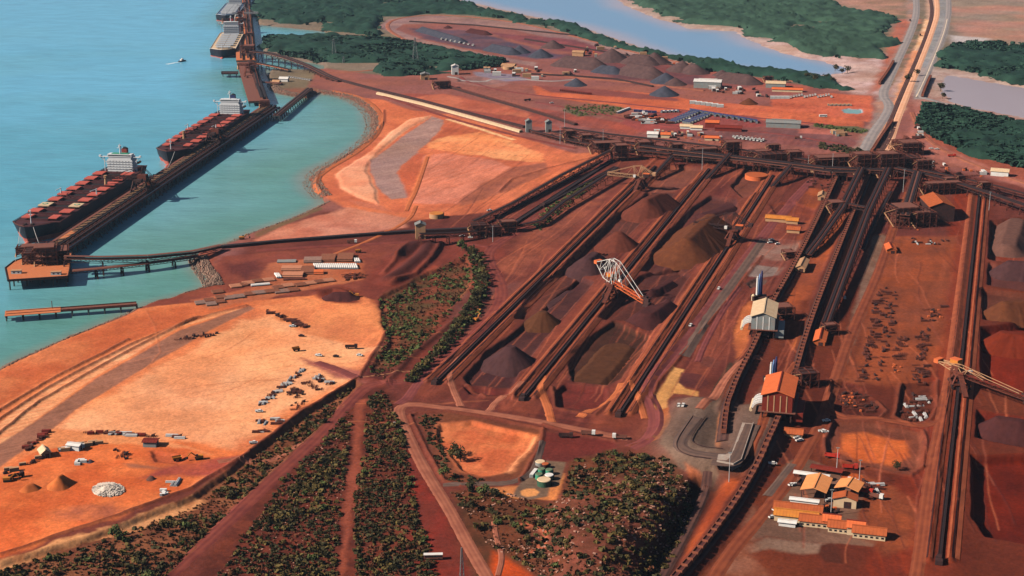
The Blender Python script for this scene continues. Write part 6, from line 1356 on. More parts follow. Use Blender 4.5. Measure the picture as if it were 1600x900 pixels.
AREA={'sw':[(-60,915),(0,884),(130,848),(300,786),(392,716),(470,652),(552,598),(520,648),(470,690),(410,748),(330,826),(262,898),(250,915)],
'cw':[(330,915),(440,754),(500,692),(552,632),(544,700),(532,800),(528,915)],
'ce':[(576,622),(598,610),(626,660),(644,740),(652,800),(690,915),(556,915),(552,780),(566,720)],
'tri':[(592,468),(680,422),(728,398),(738,440),(690,510),(640,560),(600,596),(575,580),(604,530)],
'belt':[(728,388),(748,398),(766,440),(752,488),(704,545),(645,600),(628,596),(690,532),(735,470),(740,430)],
'hill':[(704,770),(770,762),(850,790),(880,780),(892,722),(960,704),(1040,720),(1086,762),(1056,850),(1008,915),(860,915),(812,880),(760,850)],
'pond':[(652,650),(700,646),(680,664),(700,716),(706,740),(760,748),(740,756),(696,750),(674,704)],
'strip':[(828,352),(850,330),(900,296),(930,282),(925,292),(880,330),(845,360)],
'mid':[(886,165),(930,163),(985,170),(950,181),(905,181),(882,174)],
'green':[(1272,194),(1300,197),(1355,205),(1345,209),(1300,202),(1272,198)],
'plantbelt':[(1280,222),(1340,232),(1360,240),(1340,244),(1280,232)]}
def scrub(area,n,s0,s1,m,faces=9,dens=None,off=.4):
    a=scatter(AREA[area],n,dens=dens); z=[gz(x,y)+off for x,y in a]
    return clumps('scrub',np.column_stack([a,z]),RNG.uniform(s0,s1,len(a)),m,'stuff',faces=faces,flat=.8)
scrub('sw',480,.8,2.2,M_SHR,dens=(14,.48)); scrub('sw',1300,.5,1.2,M_SHR2); scrub('sw',300,1.2,2.4,M_SHR3,dens=(20,.5))
scrub('cw',900,.6,2.0,M_SHR3,dens=(30,.49)); scrub('cw',1100,.4,1.1,M_SHR2,dens=(22,.42)); scrub('cw',420,1.0,2.6,M_SHR,dens=(26,.54))
scrub('ce',1050,.6,2.1,M_SHR3,dens=(22,.44)); scrub('ce',1000,.7,1.6,M_SHR2); scrub('ce',350,1.0,2.5,M_SHR,dens=(12,.5))
scrub('tri',600,.9,2.2,M_SHR4,dens=(18,.52)); scrub('tri',900,.5,1.4,M_SHR2); scrub('belt',420,1.0,2.2,M_SHR3,off=1.2); scrub('belt',240,.9,2.6,M_SHR4,off=1.6)
scrub('hill',600,.7,2.5,M_SHR,dens=(30,.5)); scrub('hill',1300,.4,1.2,M_SHR2,dens=(24,.44)); scrub('hill',380,1.0,2.9,M_SHR3,dens=(22,.52))
scrub('pond',100,.8,2.2,M_SHR3); scrub('strip',260,1,2.6,M_SHR4); scrub('mid',140,1.2,2.6,M_SHR4); scrub('green',120,1.5,3,M_SHR4); scrub('plantbelt',160,1.5,3,M_SHR3)
_V=MB()
for x,y in scatter(AREA['hill'],700,dens=(26,.5)): _s=random.uniform(.4,1.1); _V.box(x,y,gz(x,y)-.1,_s*1.6,_s,_s*.6,random.random()*3)
for x,y in scatter(AREA['cw'],260): _s=random.uniform(.4,.9); _V.box(x,y,gz(x,y)-.1,_s*1.4,_s,_s*.5,random.random()*3)
tag(_V.make('loose_stones',mat('pale_stone',(186,136,116),.9,var=.3)),kind='stuff')
GRP='shrubs scattered through the scrub'
for area,n,l in (('sw',75,'olive shrub in the scrub between the orange yard and the red haul road'),('cw',55,'dark shrub in the open scrub west of the pale track'),('ce',60,'dark shrub in the dense scrub strip beside the red clearing'),('hill',75,'green shrub on the low stony hill beside the tank farm'),('tri',30,'green shrub in the triangular scrub below the earth pit')):
    for x,y in scatter(AREA[area],n,dens=(14,.45)): 
        if y>780: plant('shrub',x,y,l,GRP,random.uniform(.8,1.5))
TREES=[(722,392,1.3,1,'big bright green tree at the top of the tree belt'),(712,706,1.1,0,'dark tree at the west rim of the orange pond, upper of the clump'),(720,716,1.2,0,'large dark tree at the west rim of the orange pond'),(706,712,.9,2,'small tree left of the dark clump by the orange pond'),
(738,770,1.0,0,'dark tree below the tank farm road, left of three'),(756,776,1.0,1,'tree below the tank farm road, middle of three'),(772,780,.9,0,'tree below the tank farm road, right of three'),(694,748,.9,1,'green tree at the lower corner of the orange pond'),(736,798,.9,0,'round dark tree by the curving track on the hill'),(745,830,.8,2,'small tree in the loop of the curving hill track'),(1402,730,.8,0,'lone dark tree on the lower rim of the orange evaporation pad'),(182,836,1.1,1,'large green tree in the scrub below the orange yard'),(232,905,1.0,1,'green tree at the bottom edge beside the red haul road')]
for x,y,s_,k,l in TREES: a=P(x,y); plant('tree',a[0],a[1],l,'trees standing out of the scrub',s_,k)
c=resample(poly_smooth([P(*p) for p in ([(730,392),(750,405),(758,430),(750,460),(738,486),(712,520),(690,548),(660,580),(640,598)])]),8)
for i,p in enumerate(c): plant('tree',p.x+random.uniform(-3,3),p.y+random.uniform(-4,4),'dark tree in the long curved belt beside the haul road','trees of the curved belt',random.uniform(.7,1.1),random.choice((0,0,2)))
for (x,y) in ((1262,125),(1272,128),(1305,108),(1316,114),(1324,112),(1290,126),(1300,130),(1420,128),(1432,118),(1470,140),(1473,152)):
    a=P(x,y); plant('tree',a[0],a[1],'isolated mangrove tree on the pale mud flat','isolated mangroves on the mud flat',random.uniform(1.2,1.8),0)
# ================================================================== vehicles
def wheels(r,xs,w,rad=.42):
    for x in xs:
        for s_ in (-1,1): m=MB(); m.cyl((x,s_*(w/2-.15),rad),(x,s_*(w/2+.12),rad),rad,n=10); m.make('wheel',M_BLACK,r)
def v_ute(m_=M_WHITE):
    r=root('utility_vehicle','x','utility vehicle',(0,0,0)); m=MB(); m.box(0,0,.45,5.2,1.9,.6); m.box(-1.5,.88,1.05,2.1,.12,.35); m.box(-1.5,-.88,1.05,2.1,.12,.35); m.make('body',m_,r)
    m=MB(); m.prism([(-.4,-.85),(1.3,-.85),(1.3,.85),(-.4,.85)],1.05,1.75); m.make('cabin',m_,r); m=MB(); m.box(.45,0,1.2,2.0,1.74,.4); m.make('window',M_GLASS,r); wheels(r,(-1.6,1.6),1.8); return r
def v_car(m_=M_WHITE):
    r=root('parked_car','x','car',(0,0,0)); m=MB(); m.box(0,0,.35,4.5,1.8,.65); m.make('body',m_,r); m=MB(); m.add([(-1.6,-.8,1),(1.2,-.8,1),(1.2,.8,1),(-1.6,.8,1),(-1.1,-.7,1.55),(.6,-.7,1.55),(.6,.7,1.55),(-1.1,.7,1.55)],[(0,1,5,4),(1,2,6,5),(2,3,7,6),(3,0,4,7)]); m.make('window',M_GLASS,r); m=MB(); m.box(-.25,0,1.54,1.8,1.45,.06); m.make('roof',m_,r); wheels(r,(-1.4,1.4),1.7,.34); return r
def v_truck(m_=M_WHITE,bed=M_WALK):
    r=root('truck','x','truck',(0,0,0)); m=MB(); m.box(3.4,0,.8,2.2,2.5,2.4); m.make('cab',m_,r); m=MB(); m.box(4.52,0,1.9,.08,2.2,.9); m.make('window',M_GLASS,r); m=MB(); m.box(-1.2,0,1.0,6.6,2.5,.3); m.box(-1.2,1.2,1.3,6.6,.12,1.1); m.box(-1.2,-1.2,1.3,6.6,.12,1.1); m.box(-4.4,0,1.3,.12,2.4,1.1); m.box(2.0,0,1.3,.12,2.4,1.5); m.make('tray',bed,r); wheels(r,(-3.4,-2.2,3.2),2.3,.5); return r
def v_haul(m_=M_YEL):
    r=root('dump_truck','x','dump truck',(0,0,0)); m=MB(); m.box(0,0,1.4,9,3.4,1.0); m.box(3.6,0,2.2,2.0,4.2,1.6); m.make('chassis',m_,r); m=MB(); m.add([(-5,-2.6,2.6),(2.6,-2.6,3.2),(2.6,2.6,3.2),(-5,2.6,2.6),(-5.4,-3,4.6),(4.6,-3,5.2),(4.6,3,5.2),(-5.4,3,4.6)],[(3,2,1,0),(0,1,5,4),(1,2,6,5),(2,3,7,6)]); m.make('dump_body',m_,r); m=MB(); m.box(3.6,1.2,3.8,1.6,1.6,1.2); m.make('cab',M_GLASS,r); wheels(r,(-2.8,2.8),4.0,1.3); return r
def v_bus(m_=M_WALK):
    r=root('bus','x','bus',(0,0,0)); m=MB(); m.box(0,0,.5,10,2.5,2.3); m.make('body',m_,r); m=MB(); m.box(0,0,2.8,10.1,2.6,.2); m.make('roof',M_WHITE,r); m=MB(); m.box(.2,0,1.6,9.2,2.56,.8); m.make('window',M_GLASS,r); wheels(r,(-3,3),2.4,.5); return r
def v_digger(m_=M_YEL):
    r=root('excavator','x','excavator',(0,0,0)); 
    for s_ in (-1,1): m=MB(); m.box(0,s_*1.4,0,4.6,.8,1.0); m.make('track',M_BLACK,r)
    m=MB(); m.box(-.4,0,1.1,4.2,3,1.4); m.make('house',m_,r); m=MB(); m.box(1.2,.9,1.1,1.4,1.1,2.3); m.make('cab',M_GLASS,r); m=MB(); m.beam((1.4,-.3,1.8),(4.6,-.3,4.8),.6); m.beam((4.6,-.3,4.8),(7.0,-.3,2.2),.45); m.make('boom',m_,r); m=MB(); m.box(7.1,-.3,.8,1.1,1.2,1.3,.2); m.make('bucket',M_DSTEEL,r); return r
VP={}
for k,f in (('ute',v_ute),('car',v_car),('truck',v_truck),('haul',v_haul),('digger',v_digger)): VP[k]=[f(),False]
VP['bus']=[v_bus(),False]; VP['wbus']=[v_bus(M_WHITE),False]; VP['red']=[v_truck(M_RED,M_RED),False]; VP['dark']=[v_car(M_DSTEEL),False]; VP['dtruck']=[v_truck(M_DSTEEL,M_DSTEEL),False]
for e in VP.values(): regkids(e[0])
def veh(k,px,py,deg,label,group=None,sc=1.1):
    if k=='haul': sc=.62
    x,y=P(px,py); z=gz(x,y)+.32; e=VP[k]; a=math.radians(deg)
    if not e[1]: e[1]=True; o=e[0]; o.location=(x,y,z); o.rotation_euler=(0,0,a); o['label']=label; o.scale=(sc,)*3
    else: o=dup(e[0],(x,y,z),a,label,sc=sc)
    if group: o['group']=group
    return o
for k,x,y,d,l in [('ute',1291,659,10,'white utility parked alone right of the orange dumper house, upper'),('ute',1285,675,5,'white utility, left of the pair right of the orange dumper house'),('car',1289,677,5,'white car, right of the pair right of the orange dumper house'),
('ute',1246,686,20,'white utility, upper of the pair below the orange dumper house'),('ute',1249,690,20,'white utility, lower of the pair below the orange dumper house'),('red',1300,717,-20,'red truck above the office yard shelter'),('red',1328,733,-10,'orange red truck at the top of the office yard'),
('ute',1327,751,80,'white utility, left of the row behind the small open workshop'),('ute',1331,752,80,'white utility, second in the row behind the small open workshop'),('ute',1335,753,80,'white utility, third in the row behind the small open workshop'),('ute',1339,755,80,'white utility, right of the row behind the small open workshop'),
('truck',1368,779,-30,'white truck at the right end of the office yard'),('red',1352,771,-30,'red truck between the small workshop and the white truck'),('ute',1213,798,30,'white utility at the left end of the orange roofed office'),('car',1207,810,20,'white car at the corner of the yellow roofed office'),
('dtruck',1252,757,60,'dark truck beside the large open workshop'),('car',1237,759,30,'white car, left of the two beside the dark truck'),('car',1241,759,30,'white car, right of the two beside the dark truck'),('ute',1295,784,20,'white utility between the two open workshops'),('ute',1207,728,0,'white utility by the red mound west of the office yard'),
('ute',1060,645,80,'white utility, left of the pair on the mauve clearing'),('ute',1067,647,70,'white utility, right of the pair on the mauve clearing'),('truck',919,681,-8,'white and orange truck on the lower stockyard road'),('truck',968,686,170,'white truck beside the yellow clearing road'),('dtruck',884,684,-5,'dusty brown truck on the dark red verge above the hill'),
('haul',747,490,75,'pale dump truck on the haul road by the tree belt'),('digger',744,502,60,'excavator below the dump truck on the haul road'),('ute',1079,511,70,'white utility on the mauve road beside the grey strip'),('ute',1123,453,70,'white utility on the mauve road below the dark stacker'),
('ute',1205,376,20,'white utility on the pale car park, upper'),('car',1215,382,20,'white car on the pale car park, right'),('car',1203,380,20,'white car on the pale car park, lower'),('ute',1320,467,80,'white utility on the long service road in the middle'),('ute',1350,388,80,'white utility at the head of the pale grey strip'),('truck',1390,327,10,'white truck beside the crusher frame'),
('haul',463,549,20,'dark dump truck on the orange pad, left of the group'),('ute',457,511,0,'white utility at the row of gear on the orange pad'),('dark',471,526,0,'dark car alone in the middle of the orange pad'),('ute',498,557,-15,'white utility at the end of the mauve spur on the orange pad'),('dark',525,558,0,'dark vehicle right of the mauve spur'),('car',562,556,-20,'white car at the eastern edge of the orange pad'),('dtruck',549,545,0,'dark truck near the eastern edge of the orange pad'),
('ute',405,644,0,'white utility at the end of the gear rows on the orange pad'),('haul',277,717,20,'dark dump truck in the dug scrape of the lower left yard'),('digger',311,718,200,'white digger beside the scrape in the lower left yard'),('ute',396,694,10,'white utility at the lower tip of the orange pad'),('dtruck',26,747,30,'dark tanker truck at the left side of the orange yard'),('digger',12,752,10,'orange digger behind the dark tanker truck'),
('bus',677,874,3,'white roofed bus parked on the red clearing at the bottom'),('ute',616,665,80,'white utility on the clearing edge beside the dense scrub'),('digger',556,464,180,'digger working on the dark spoil heap north of the pad'),('truck',550,380,5,'white truck on the road beside the long dark conveyor'),('ute',722,370,10,'white utility on the road below the conveyor crossing'),('digger',378,374,10,'orange digger on the pink flat beside the long conveyor'),
('ute',765,330,20,'white utility on the pale bank above the conveyor crossing'),('car',735,372,0,'white car parked by the red flat below the crossing'),('ute',1455,233,0,'white utility, left of three right of the rail corridor'),('ute',1464,234,0,'white utility, middle of three right of the rail corridor'),('red',1487,245,0,'red truck right of the rail corridor'),('ute',1509,294,0,'white utility under the long right hand conveyor'),
('truck',1247,217,0,'white truck on the mauve yard above the plant band'),('wbus',1286,183,0,'white bus on the orange road in the upper right yard'),('digger',1092,201,80,'small crane truck between the containers and the long huts'),('ute',862,162,20,'white utility in the mauve yard near the silos'),('dtruck',824,158,20,'dark truck in the mauve yard left of the scrub'),
('truck',1480,100,70,'dark truck on the right hand causeway road'),('dtruck',1422,33,80,'dark truck on the left hand causeway road'),('ute',1446,238,0,'white utility close beside the dark steelwork cluster'),('haul',560,395,0,'tan dump truck near the white pipe row'),('dtruck',1438,56,80,'dark truck on the cream gravel track of the corridor')]: veh(k,x,y,d,l)
for i in range(17): veh('ute' if i%3 else 'car',1146+i*2.9,214.5+i*.35+(i%2)*1.6,75,'white vehicle in the parked row above the plant band','vehicles parked in a row above the plant band',1.5)
for i in range(9): veh('car',1124+i*2.4,202+i*.3,75,'white vehicle in the small row right of the orange roofed workshop','vehicles beside the workshop',1.4)
for i in range(16): veh('ute' if i%2 else 'car',1236+i*4.2,152.5-(i%5)*.8,80,'vehicle in the far parking rows beside the low orange roofed building','vehicles in the far parking rows',1.5)
for i in range(10): veh('car',452+i*3.6,121+i*.55,70,'white vehicle parked on the rocky spit by the far trestle','vehicles on the rocky spit',1.4)
for i in range(8): veh('ute',690+i*7,62+i*1.4,80,'white vehicle parked inside the rail loop','vehicles inside the rail loop',1.7)
# ================================================================== yard goods
def one(name,mb,m): 
    o=mb.make(name,m); return o
GP={}
def goods_protos():
    m=MB(); m.box(0,0,0,6.06,2.44,2.6); 
    for k in range(9): m.box(-2.7+k*.675,0,.1,.12,2.52,2.35)
    for k,mm in (('blue',M_BLUE),('white',M_WHITE),('red',M_DRED),('tan',M_TAN)):
        r=root('shipping_container','x','container',(0,0,0)); m.make('body',mm,r); q=MB(); q.box(-3.06,0,.15,.1,2.2,2.3); q.make('door',M_GREYSH if k!='white' else M_DSTEEL,r); regkids(r); GP['c_'+k]=[r,False]
    r=root('steel_stack','x','steel stack',(0,0,0)); m=MB()
    for i in range(3):
        for j in range(3): m.box(random.uniform(-.3,.3),-1.1+j*1.1,i*.75,random.uniform(6,9),.6,.55,random.uniform(-.04,.04))
    m.make('steel_beams',M_RUST,r); m=MB(); m.box(-2,0,-.15,.3,3.4,.2); m.box(2,0,-.15,.3,3.4,.2); m.make('bearer',M_WOOD,r); regkids(r); GP['steel']=[r,False]
    r=root('pipe_bundle','x','pipe bundle',(0,0,0)); m=MB()
    for i,(y,z) in enumerate(((-1.2,.5),(0,.5),(1.2,.5),(-.6,1.5),(.6,1.5))): m.cyl((-5,y,z),(5,y,z),.52,n=8)
    m.make('pipes',M_GALV,r); regkids(r); GP['pipes']=[r,False]
    r=root('machine_part','x','machine part',(0,0,0)); m=MB(); m.box(0,0,0,3.4,2.2,1.4,.3); m.cyl((-1.2,0,1.3),(1.4,.2,1.9),.7,n=8); m.box(1,.6,1.2,1.2,1,1.2,.2); m.beam((-2,-1,.3),(2.4,1.6,2.4),.3); m.make('frame',M_DSTEEL,r); regkids(r); GP['part']=[r,False]
    r=root('crate','x','crate',(0,0,0)); m=MB(); m.box(0,0,.1,2.4,1.8,1.6); m.box(0,0,1.7,2.55,1.95,.12); m.make('crate_box',M_ORSH,r); regkids(r); GP['crate']=[r,False]
    r=root('idler_frame','x','conveyor frame',(0,0,0)); m=MB()
    for k in range(5): m.beam((-4+k*2,-1.2,0),(-4+k*2,1.2,1.4),.25); m.beam((-4+k*2,1.2,0),(-4+k*2,-1.2,1.4),.25)
    m.beam((-4,-1.2,.7),(4,-1.2,.7),.25); m.beam((-4,1.2,.7),(4,1.2,.7),.25); m.make('frame',M_RUST,r); regkids(r); GP['idler']=[r,False]
goods_protos()
def good(k,x,y,a,label,group,sc=1,z=None):
    e=GP[k]; z=gz(x,y)+.05 if z is None else z
    if not e[1]: e[1]=True; o=e[0]; o.location=(x,y,z); o.rotation_euler=(0,0,a); o['label']=label; o['group']=group; o.scale=(sc,)*3; return o
    return dup(e[0],(x,y,z),a,label,sc=sc,group=group)
NM={'steel':'stack of rusty steel beams','pipes':'bundle of pale pipes','part':'dark machine part','crate':'orange dusted crate','idler':'rusty conveyor frame','c_white':'white container','c_red':'dark red container','c_tan':'tan container','c_blue':'blue container'}
def litter(poly,n,kinds,where,sc=(.45,.9),rot=None):
    if sc==(.45,.9): n=int(n*1.5)
    for x,y in scatter(poly,n):
        k=random.choice(kinds); good(k,x,y,random.choice((0,.1,1.5,1.6)) if rot is None else rot+random.uniform(-.12,.12),NM[k]+' '+where,NM[k].split(' of ')[0]+'s '+where,random.uniform(*sc))
litter([(1372,450),(1392,450),(1380,500),(1366,560),(1358,600),(1340,600),(1352,540),(1362,490)],62,['steel','part','idler','idler'],'in the left column of the middle laydown yard')
litter([(1386,460),(1404,454),(1398,510),(1384,560),(1372,600),(1362,600),(1378,540)],34,['steel','part','idler'],'in the inner column of the middle laydown yard')
litter([(1440,484),(1476,480),(1474,500),(1440,506)],16,['steel','part','idler','crate'],'at the upper right of the middle laydown yard')
litter([(1436,510),(1452,514),(1446,562),(1430,562)],28,['steel','idler','part'],'in the right column of the middle laydown yard')
litter([(1404,526),(1418,528),(1410,562),(1396,562)],18,['steel','idler'],'in the short middle column of the laydown yard')
litter([(1396,568),(1410,570),(1406,584),(1394,584)],6,['part','crate'],'below the short middle column'); litter([(1430,570),(1450,572),(1446,600),(1424,598)],18,['idler','steel','part'],'at the lower right of the laydown yard')
litter([(1308,620),(1320,610),(1340,606),(1358,620),(1376,632),(1364,642),(1330,638)],44,['steel','part','idler','crate'],'inside the left banked scrap pen')
litter([(1408,640),(1424,612),(1454,606),(1456,640),(1440,656),(1412,656)],34,['steel','part','idler','pipes'],'inside the right banked scrap pen')
litter([(1350,752),(1372,756),(1376,776),(1358,780),(1348,768)],14,['part','crate','pipes','steel'],'at the right end of the office yard')
litter([(1290,790),(1312,796),(1308,804),(1288,800)],8,['part','crate'],'between the stores of the office yard')
litter([(1262,276),(1330,286),(1326,302),(1262,294)],26,['part','steel','idler'],'on the dark flat below the plant band'); litter([(1165,258),(1210,262),(1206,270),(1162,266)],12,['part','steel'],'on the top bed by the middle line')
litter([(402,632),(408,636),(476,580),(470,576)],60,['idler','part','steel','pipes'],'in the long diagonal row on the orange pad',(.4,.7))
litter([(488,590),(500,588),(520,598),(512,604)],22,['steel','pipes','idler','part'],'in the upper row by the pad edge',(.4,.75)); litter([(470,598),(480,596),(505,608),(496,612)],16,['steel','idler'],'in the second row by the pad edge',(.4,.75))
litter([(446,614),(462,606),(476,614),(470,624),(452,620)],26,['steel','part','idler'],'in the dark cluster on the pad',(.4,.75)); litter([(452,632),(474,626),(478,634),(458,642)],9,['part','idler'],'by the lower pad edge',(.4,.75))
litter([(402,658),(436,654),(440,662),(410,664)],16,['steel','idler','pipes'],'in the lowest rows on the pad',(.4,.75)); litter([(398,674),(422,670),(424,676),(402,678)],6,['steel','pipes'],'in the last row on the pad',(.4,.75))
litter([(404,482),(412,484),(480,510),(474,514)],30,['part','idler','steel'],'in the line along the north edge of the pad',(.7,1.0)); litter([(280,528),(340,520),(336,526),(276,534)],16,['part','idler'],'beside the dark haul road')
litter([(130,674),(282,682),(282,686),(130,678)],34,['c_red','part','idler','steel','pipes'],'along the top line of the lower left yard',(.6,.9),0)
litter([(38,700),(74,674),(80,676),(44,704)],12,['c_red','steel'],'in the corner rows beside the dark haul road')
litter([(90,704),(130,694),(170,690),(172,692),(132,698),(92,708)],12,['c_tan','part','c_white'],'along the curved track of the lower left yard',(.7,1),.3)
litter([(0,740),(36,726),(70,712),(72,715),(40,730),(0,745)],10,['c_tan','idler','part'],'along the left curve of the lower left yard',(.7,1),.4)
litter([(172,702),(200,706),(202,720),(184,716)],8,['part','idler'],'in the dug scrape of the lower left yard'); litter([(118,724),(130,720),(132,726),(122,729)],5,['c_white'],'beside the small gravel heap',(.5,.8))
litter([(243,768),(256,766),(262,774),(248,778)],5,['c_white'],'at the lower edge of the orange yard',(.6,.9)); litter([(264,752),(280,750),(282,756),(268,758)],4,['pipes'],'near the lower edge of the orange yard',(.6,.8))
litter([(972,182),(1010,176),(1040,186),(1056,196),(1000,194)],60,['part','crate','steel','pipes'],'on the red yard left of the blue containers',(1,1.8))
litter([(1010,206),(1060,206),(1130,214),(1130,224),(1040,218)],40,['c_white','crate','c_tan','part'],'in the camp above the plant band',(1,1.5))
litter([(1120,240),(1340,256),(1340,262),(1120,248)],30,['part','idler','crate'],'under the plant band',(1,1.6)); litter([(880,210),(1000,226),(1000,236),(880,224)],26,['part','idler','crate'],'under the left plant band',(1,1.6))
litter([(1430,250),(1520,262),(1560,276),(1540,286),(1440,262)],26,['part','crate','idler','c_white'],'along the fence beyond the right plant band',(1,1.6))
litter([(1436,168),(1446,168),(1440,216),(1430,216)],16,['c_tan','part','c_white'],'beside the road right of the rail corridor',(1,1.8)); litter([(1420,196),(1448,200),(1446,240),(1410,240)],22,['part','steel'],'among the dark steelwork by the rail corridor',(1,2))
litter([(1300,204),(1320,206),(1318,214),(1290,210)],8,['part','c_tan'],'in the mauve yard beside the grey road',(1.2,2)); litter([(1396,325),(1440,330),(1440,364),(1400,360)],26,['part','steel','idler','crate'],'around the crusher frame')
litter([(1420,372),(1480,376),(1478,384),(1424,382)],14,['steel','pipes','part'],'below the screen house'); 
litter([(700,92),(780,100),(900,112),(880,130),(760,116)],22,['c_tan','part','c_white'],'scattered through the far yard',(1.2,2.4)); litter([(930,64),(1060,100),(1050,112),(900,84)],26,['c_tan','part','crate'],'among the far ore heaps',(1.2,2.6)); litter([(1110,136),(1180,140),(1200,152),(1110,146)],24,['c_tan','c_white','part'],'in front of the far grey sheds',(1.2,2))

for i in range(6): a=P(1083+i*8.4,162+i*1.1); good('c_white',a[0],a[1],.0,'white container in the line on the orange strip','white containers on the orange strip',1.7)
for i in range(14): a=P(878+i*3.3,142.5+i*.42); good('c_red',a[0],a[1],0,'dark container in the line on the orange strip','dark containers on the orange strip',1.2)
for i in range(4): a=P(1208+i*7,154); good('c_white',a[0],a[1],0,'white trailer by the far parking rows','white trailers',1.5)
for i in range(12): a=P(1294+i*3.2,164.5+(i%2)*.6); good('c_tan',a[0],a[1],1.5,'small dark rimmed bin in the row above the salt pond','bins above the salt pond',.9)
# blue container rows
GB='blue containers in the container yard'
for i in range(34):
    a=P(1079+i*3.1,173.5+i*.52); good('c_blue',a[0],a[1],1.45,'blue container in the long back row of the container yard',GB,1.25)
    if i%3==0: a=P(1080+i*3.1,176+i*.5); good('c_blue',a[0],a[1],1.45,'blue container in front of the long back row',GB,1.25)
for i in range(9):
    for j in range(4): a=P(1046+i*4.3+j*3.3,191-i*1.9+j*.5); good('c_blue',a[0],a[1],1.3,'blue container in the left diagonal block',GB,1.2)
for i in range(7):
    for j in range(4): a=P(1068+i*4.6+j*3.3,192-i*1.8+j*.5); good('c_blue' if random.random()<.85 else 'c_white',a[0],a[1],1.3,'container in the right diagonal block',GB,1.2)
for i in range(9): a=P(1034+i*3.2,176-i*.1); good('c_white' if i%2 else 'c_blue',a[0],a[1],1.3,'white topped container in the front left row','white topped containers',1.1)
for i in range(6): a=P(966+i*3.2,177-i*1.2); good('c_white',a[0],a[1],.9,'white container in the slanting row left of the red yard','white containers in the slanting row',1.1)
for i in range(5): a=P(994+i*7,174.5+i*.5); good('c_blue',a[0],a[1],0,'dark blue container in the broken row at the top of the red yard','dark containers at the top of the red yard',1.2)
# pipe yard
def pipe_stack(label,px,py,L,n,lay,rad,a,m,group=None):
    x,y=P(px,py); r=root('pipe_stack',label,'pipe stack',(x,y,gz(x,y)+.05),a,group); mb=MB()
    for k in range(lay):
        for i in range(n-k): yy=(i-(n-k-1)/2)*rad*2.02; mb.cyl((-L/2,yy,rad+k*rad*1.75),(L/2,yy,rad+k*rad*1.75),rad,n=7)
    mb.make('pipes',m,r); b=MB(); b.box(-L*.3,0,-.25,.5,n*rad*2+1,.3); b.make('bearer',M_WOOD,r); b=MB(); b.box(L*.3,0,-.25,.5,n*rad*2+1,.3); b.make('bearer',M_WOOD,r)
B2=mat('brown_pipe',(140,84,62),.8,var=.15); B3=mat('pink_pipe',(196,128,98),.8,var=.12); B4=mat('grey_pipe',(150,116,104),.8,var=.15)
pipe_stack('broad stack of pink brown pipes, upper left block in the pipe yard',456,421,19,7,2,.8,.0,B3); pipe_stack('broad stack of pink brown pipes, lower left block in the pipe yard',458,431,19,8,2,.8,.0,B3)
pipe_stack('dark brown pipe stack between the pink stacks and the white pipes',481,424,13,14,2,.8,.15,B2); pipe_stack('grey pipe stack above the white pipe row',489,408,17,9,2,.8,.05,B4); pipe_stack('dark brown pipe stack, left of two above the white pipes',513,405,14,14,2,.8,.02,B2); pipe_stack('dark brown pipe stack, right of two above the white pipes',540,404,15,15,2,.8,.02,B2)
pipe_stack('small orange capped pipe stack below the white pipes',498,427,9,6,2,.8,.1,M_ORSH); pipe_stack('dark grey pipes at the left top of the pipe yard',448,409,18,6,1,.7,.05,M_GREYSH); pipe_stack('low rusty pipe row below the pink stacks',460,437,20,3,1,.8,.12,M_RUST)
for i in range(22): pipe_stack('single white pipe in the long row of white pipes',492+i*3.1,417+(0.02*i),15,1,1,1.0,1.78,M_WHITE,'white pipes lying side by side')
for i in range(3): pipe_stack('white pipe in the trio at the right end of the yard',555+i*3,408,12,1,1,1.0,1.78,M_WHITE,'trio of white pipes')
for i in range(3): pipe_stack('white pipe leaning by the pink stacks',432+i*2.6,432,14,1,1,1.0,1.9,M_WHITE,'white pipes beside the pink stacks')
for i,(x,y) in enumerate(((313,474),(327,470),(330,476),(343,472),(358,466),(345,465),(374,464),(390,460),(405,458),(425,456),(440,456),(455,454))): pipe_stack('bundle of grey brown pipes with white ends in the long lower row',x,y,9 if i<8 else 13,6,1,.8,.35,B2 if i%2 else B4,'pipe bundles in the long lower row')
for i,(x,y) in enumerate(((340,457),(368,448),(378,446),(388,443),(402,440),(420,438),(470,446),(485,443),(500,441),(513,439),(435,450),(450,447))): pipe_stack('bundle of tan pipes in the upper broken row',x,y,10,6,1,.8,.4,B3 if i%2 else B2,'pipe bundles in the upper broken row')
pipe_stack('white pipe bundle in front of the broken row',407,446,17,2,1,1.0,.3,M_WHITE)
litter([(532,430),(570,426),(574,434),(540,438)],20,['steel','idler','crate'],'at the right end of the pipe yard')
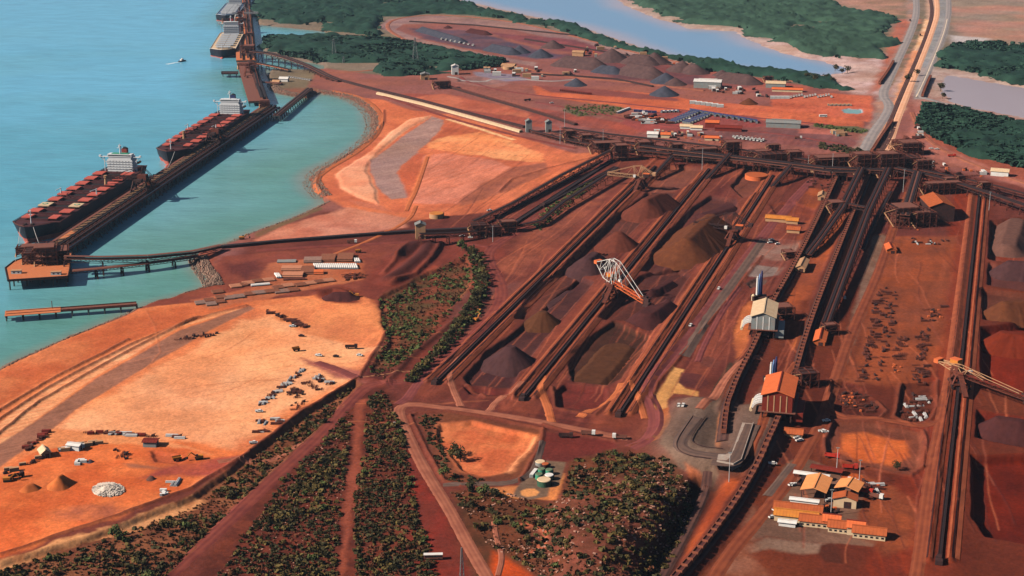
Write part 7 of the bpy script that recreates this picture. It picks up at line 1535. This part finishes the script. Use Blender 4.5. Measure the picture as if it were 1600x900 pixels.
# ================================================================== pylons, light poles
def pylon(label,px,py,h,w,arms=2):
    x,y=P(px,py); r=root('lattice_pylon',label,'pylon',(x,y,gz(x,y) if y>700 else LAND),.3); m=MB(); n=8; t=.35 if y>1500 else .22
    def q(k,a,b): f=1-.86*(k/n)**.8; return (a*w/2*f,b*w/2*f,h*k/n)
    for k in range(n):
        C=[(-1,-1),(1,-1),(1,1),(-1,1)]
        for i in range(4): m.beam(q(k,*C[i]),q(k+1,*C[i]),t); m.beam(q(k,*C[i]),q(k+1,*C[(i+1)%4]),t*.7); m.beam(q(k+1,*C[i]),q(k+1,*C[(i+1)%4]),t*.6)
    m.make('lattice_mast',M_GREYSH,r)
    for a in range(arms): m=MB(); m.beam((-w*.9,0,h*(.78+.13*a)),(w*.9,0,h*(.78+.13*a)),t*1.2); m.make('cross_arm',M_GREYSH,r)
pylon('tall pylon among the mangroves, the taller of the two',649,99,44,11); pylon('shorter pylon among the mangroves left of the tall one',522,90,33,9); pylon('small mast on the shore beside the curved trestle',537,98,11,4,1); pylon('pale lattice mast at the bottom edge beside the pink road',722,922,26,3.4,0)
def pole(label,px,py,h,g='tall light poles'):
    x,y=P(px,py); r=root('light_pole',label,'light pole',(x,y,gz(x,y)),0,None); m=MB(); m.cyl((0,0,-.2),(0,0,h),.28,.16,8); m.make('shaft',M_GALV,r); m=MB(); m.box(0,0,h,2.2,.7,.5); m.make('lamp_head',M_GREYSH,r)
for l,x,y,h in (('light pole between the two open workshops',1298,806,17),('light pole at the top of the office yard',1307,738,17),('light pole behind the small workshop',1342,758,17),('light pole at the overpass end',1139,752,20),('light pole on the bed at the head of the middle line',1097,262,26),('light pole beside the left silo',882,200,26),('light pole in the dark plant band',942,232,24),('light pole by the rail tower',1411,300,26),('light pole at the far left of the plant band',875,225,22),('light pole beside the wide screening frame',1300,272,24),('light pole beside the conveyor crossing',770,378,16),('light pole at the head of the right yard line',1262,272,22),('light pole beside the far right yard line',1545,330,20)): pole(l,x,y,h)
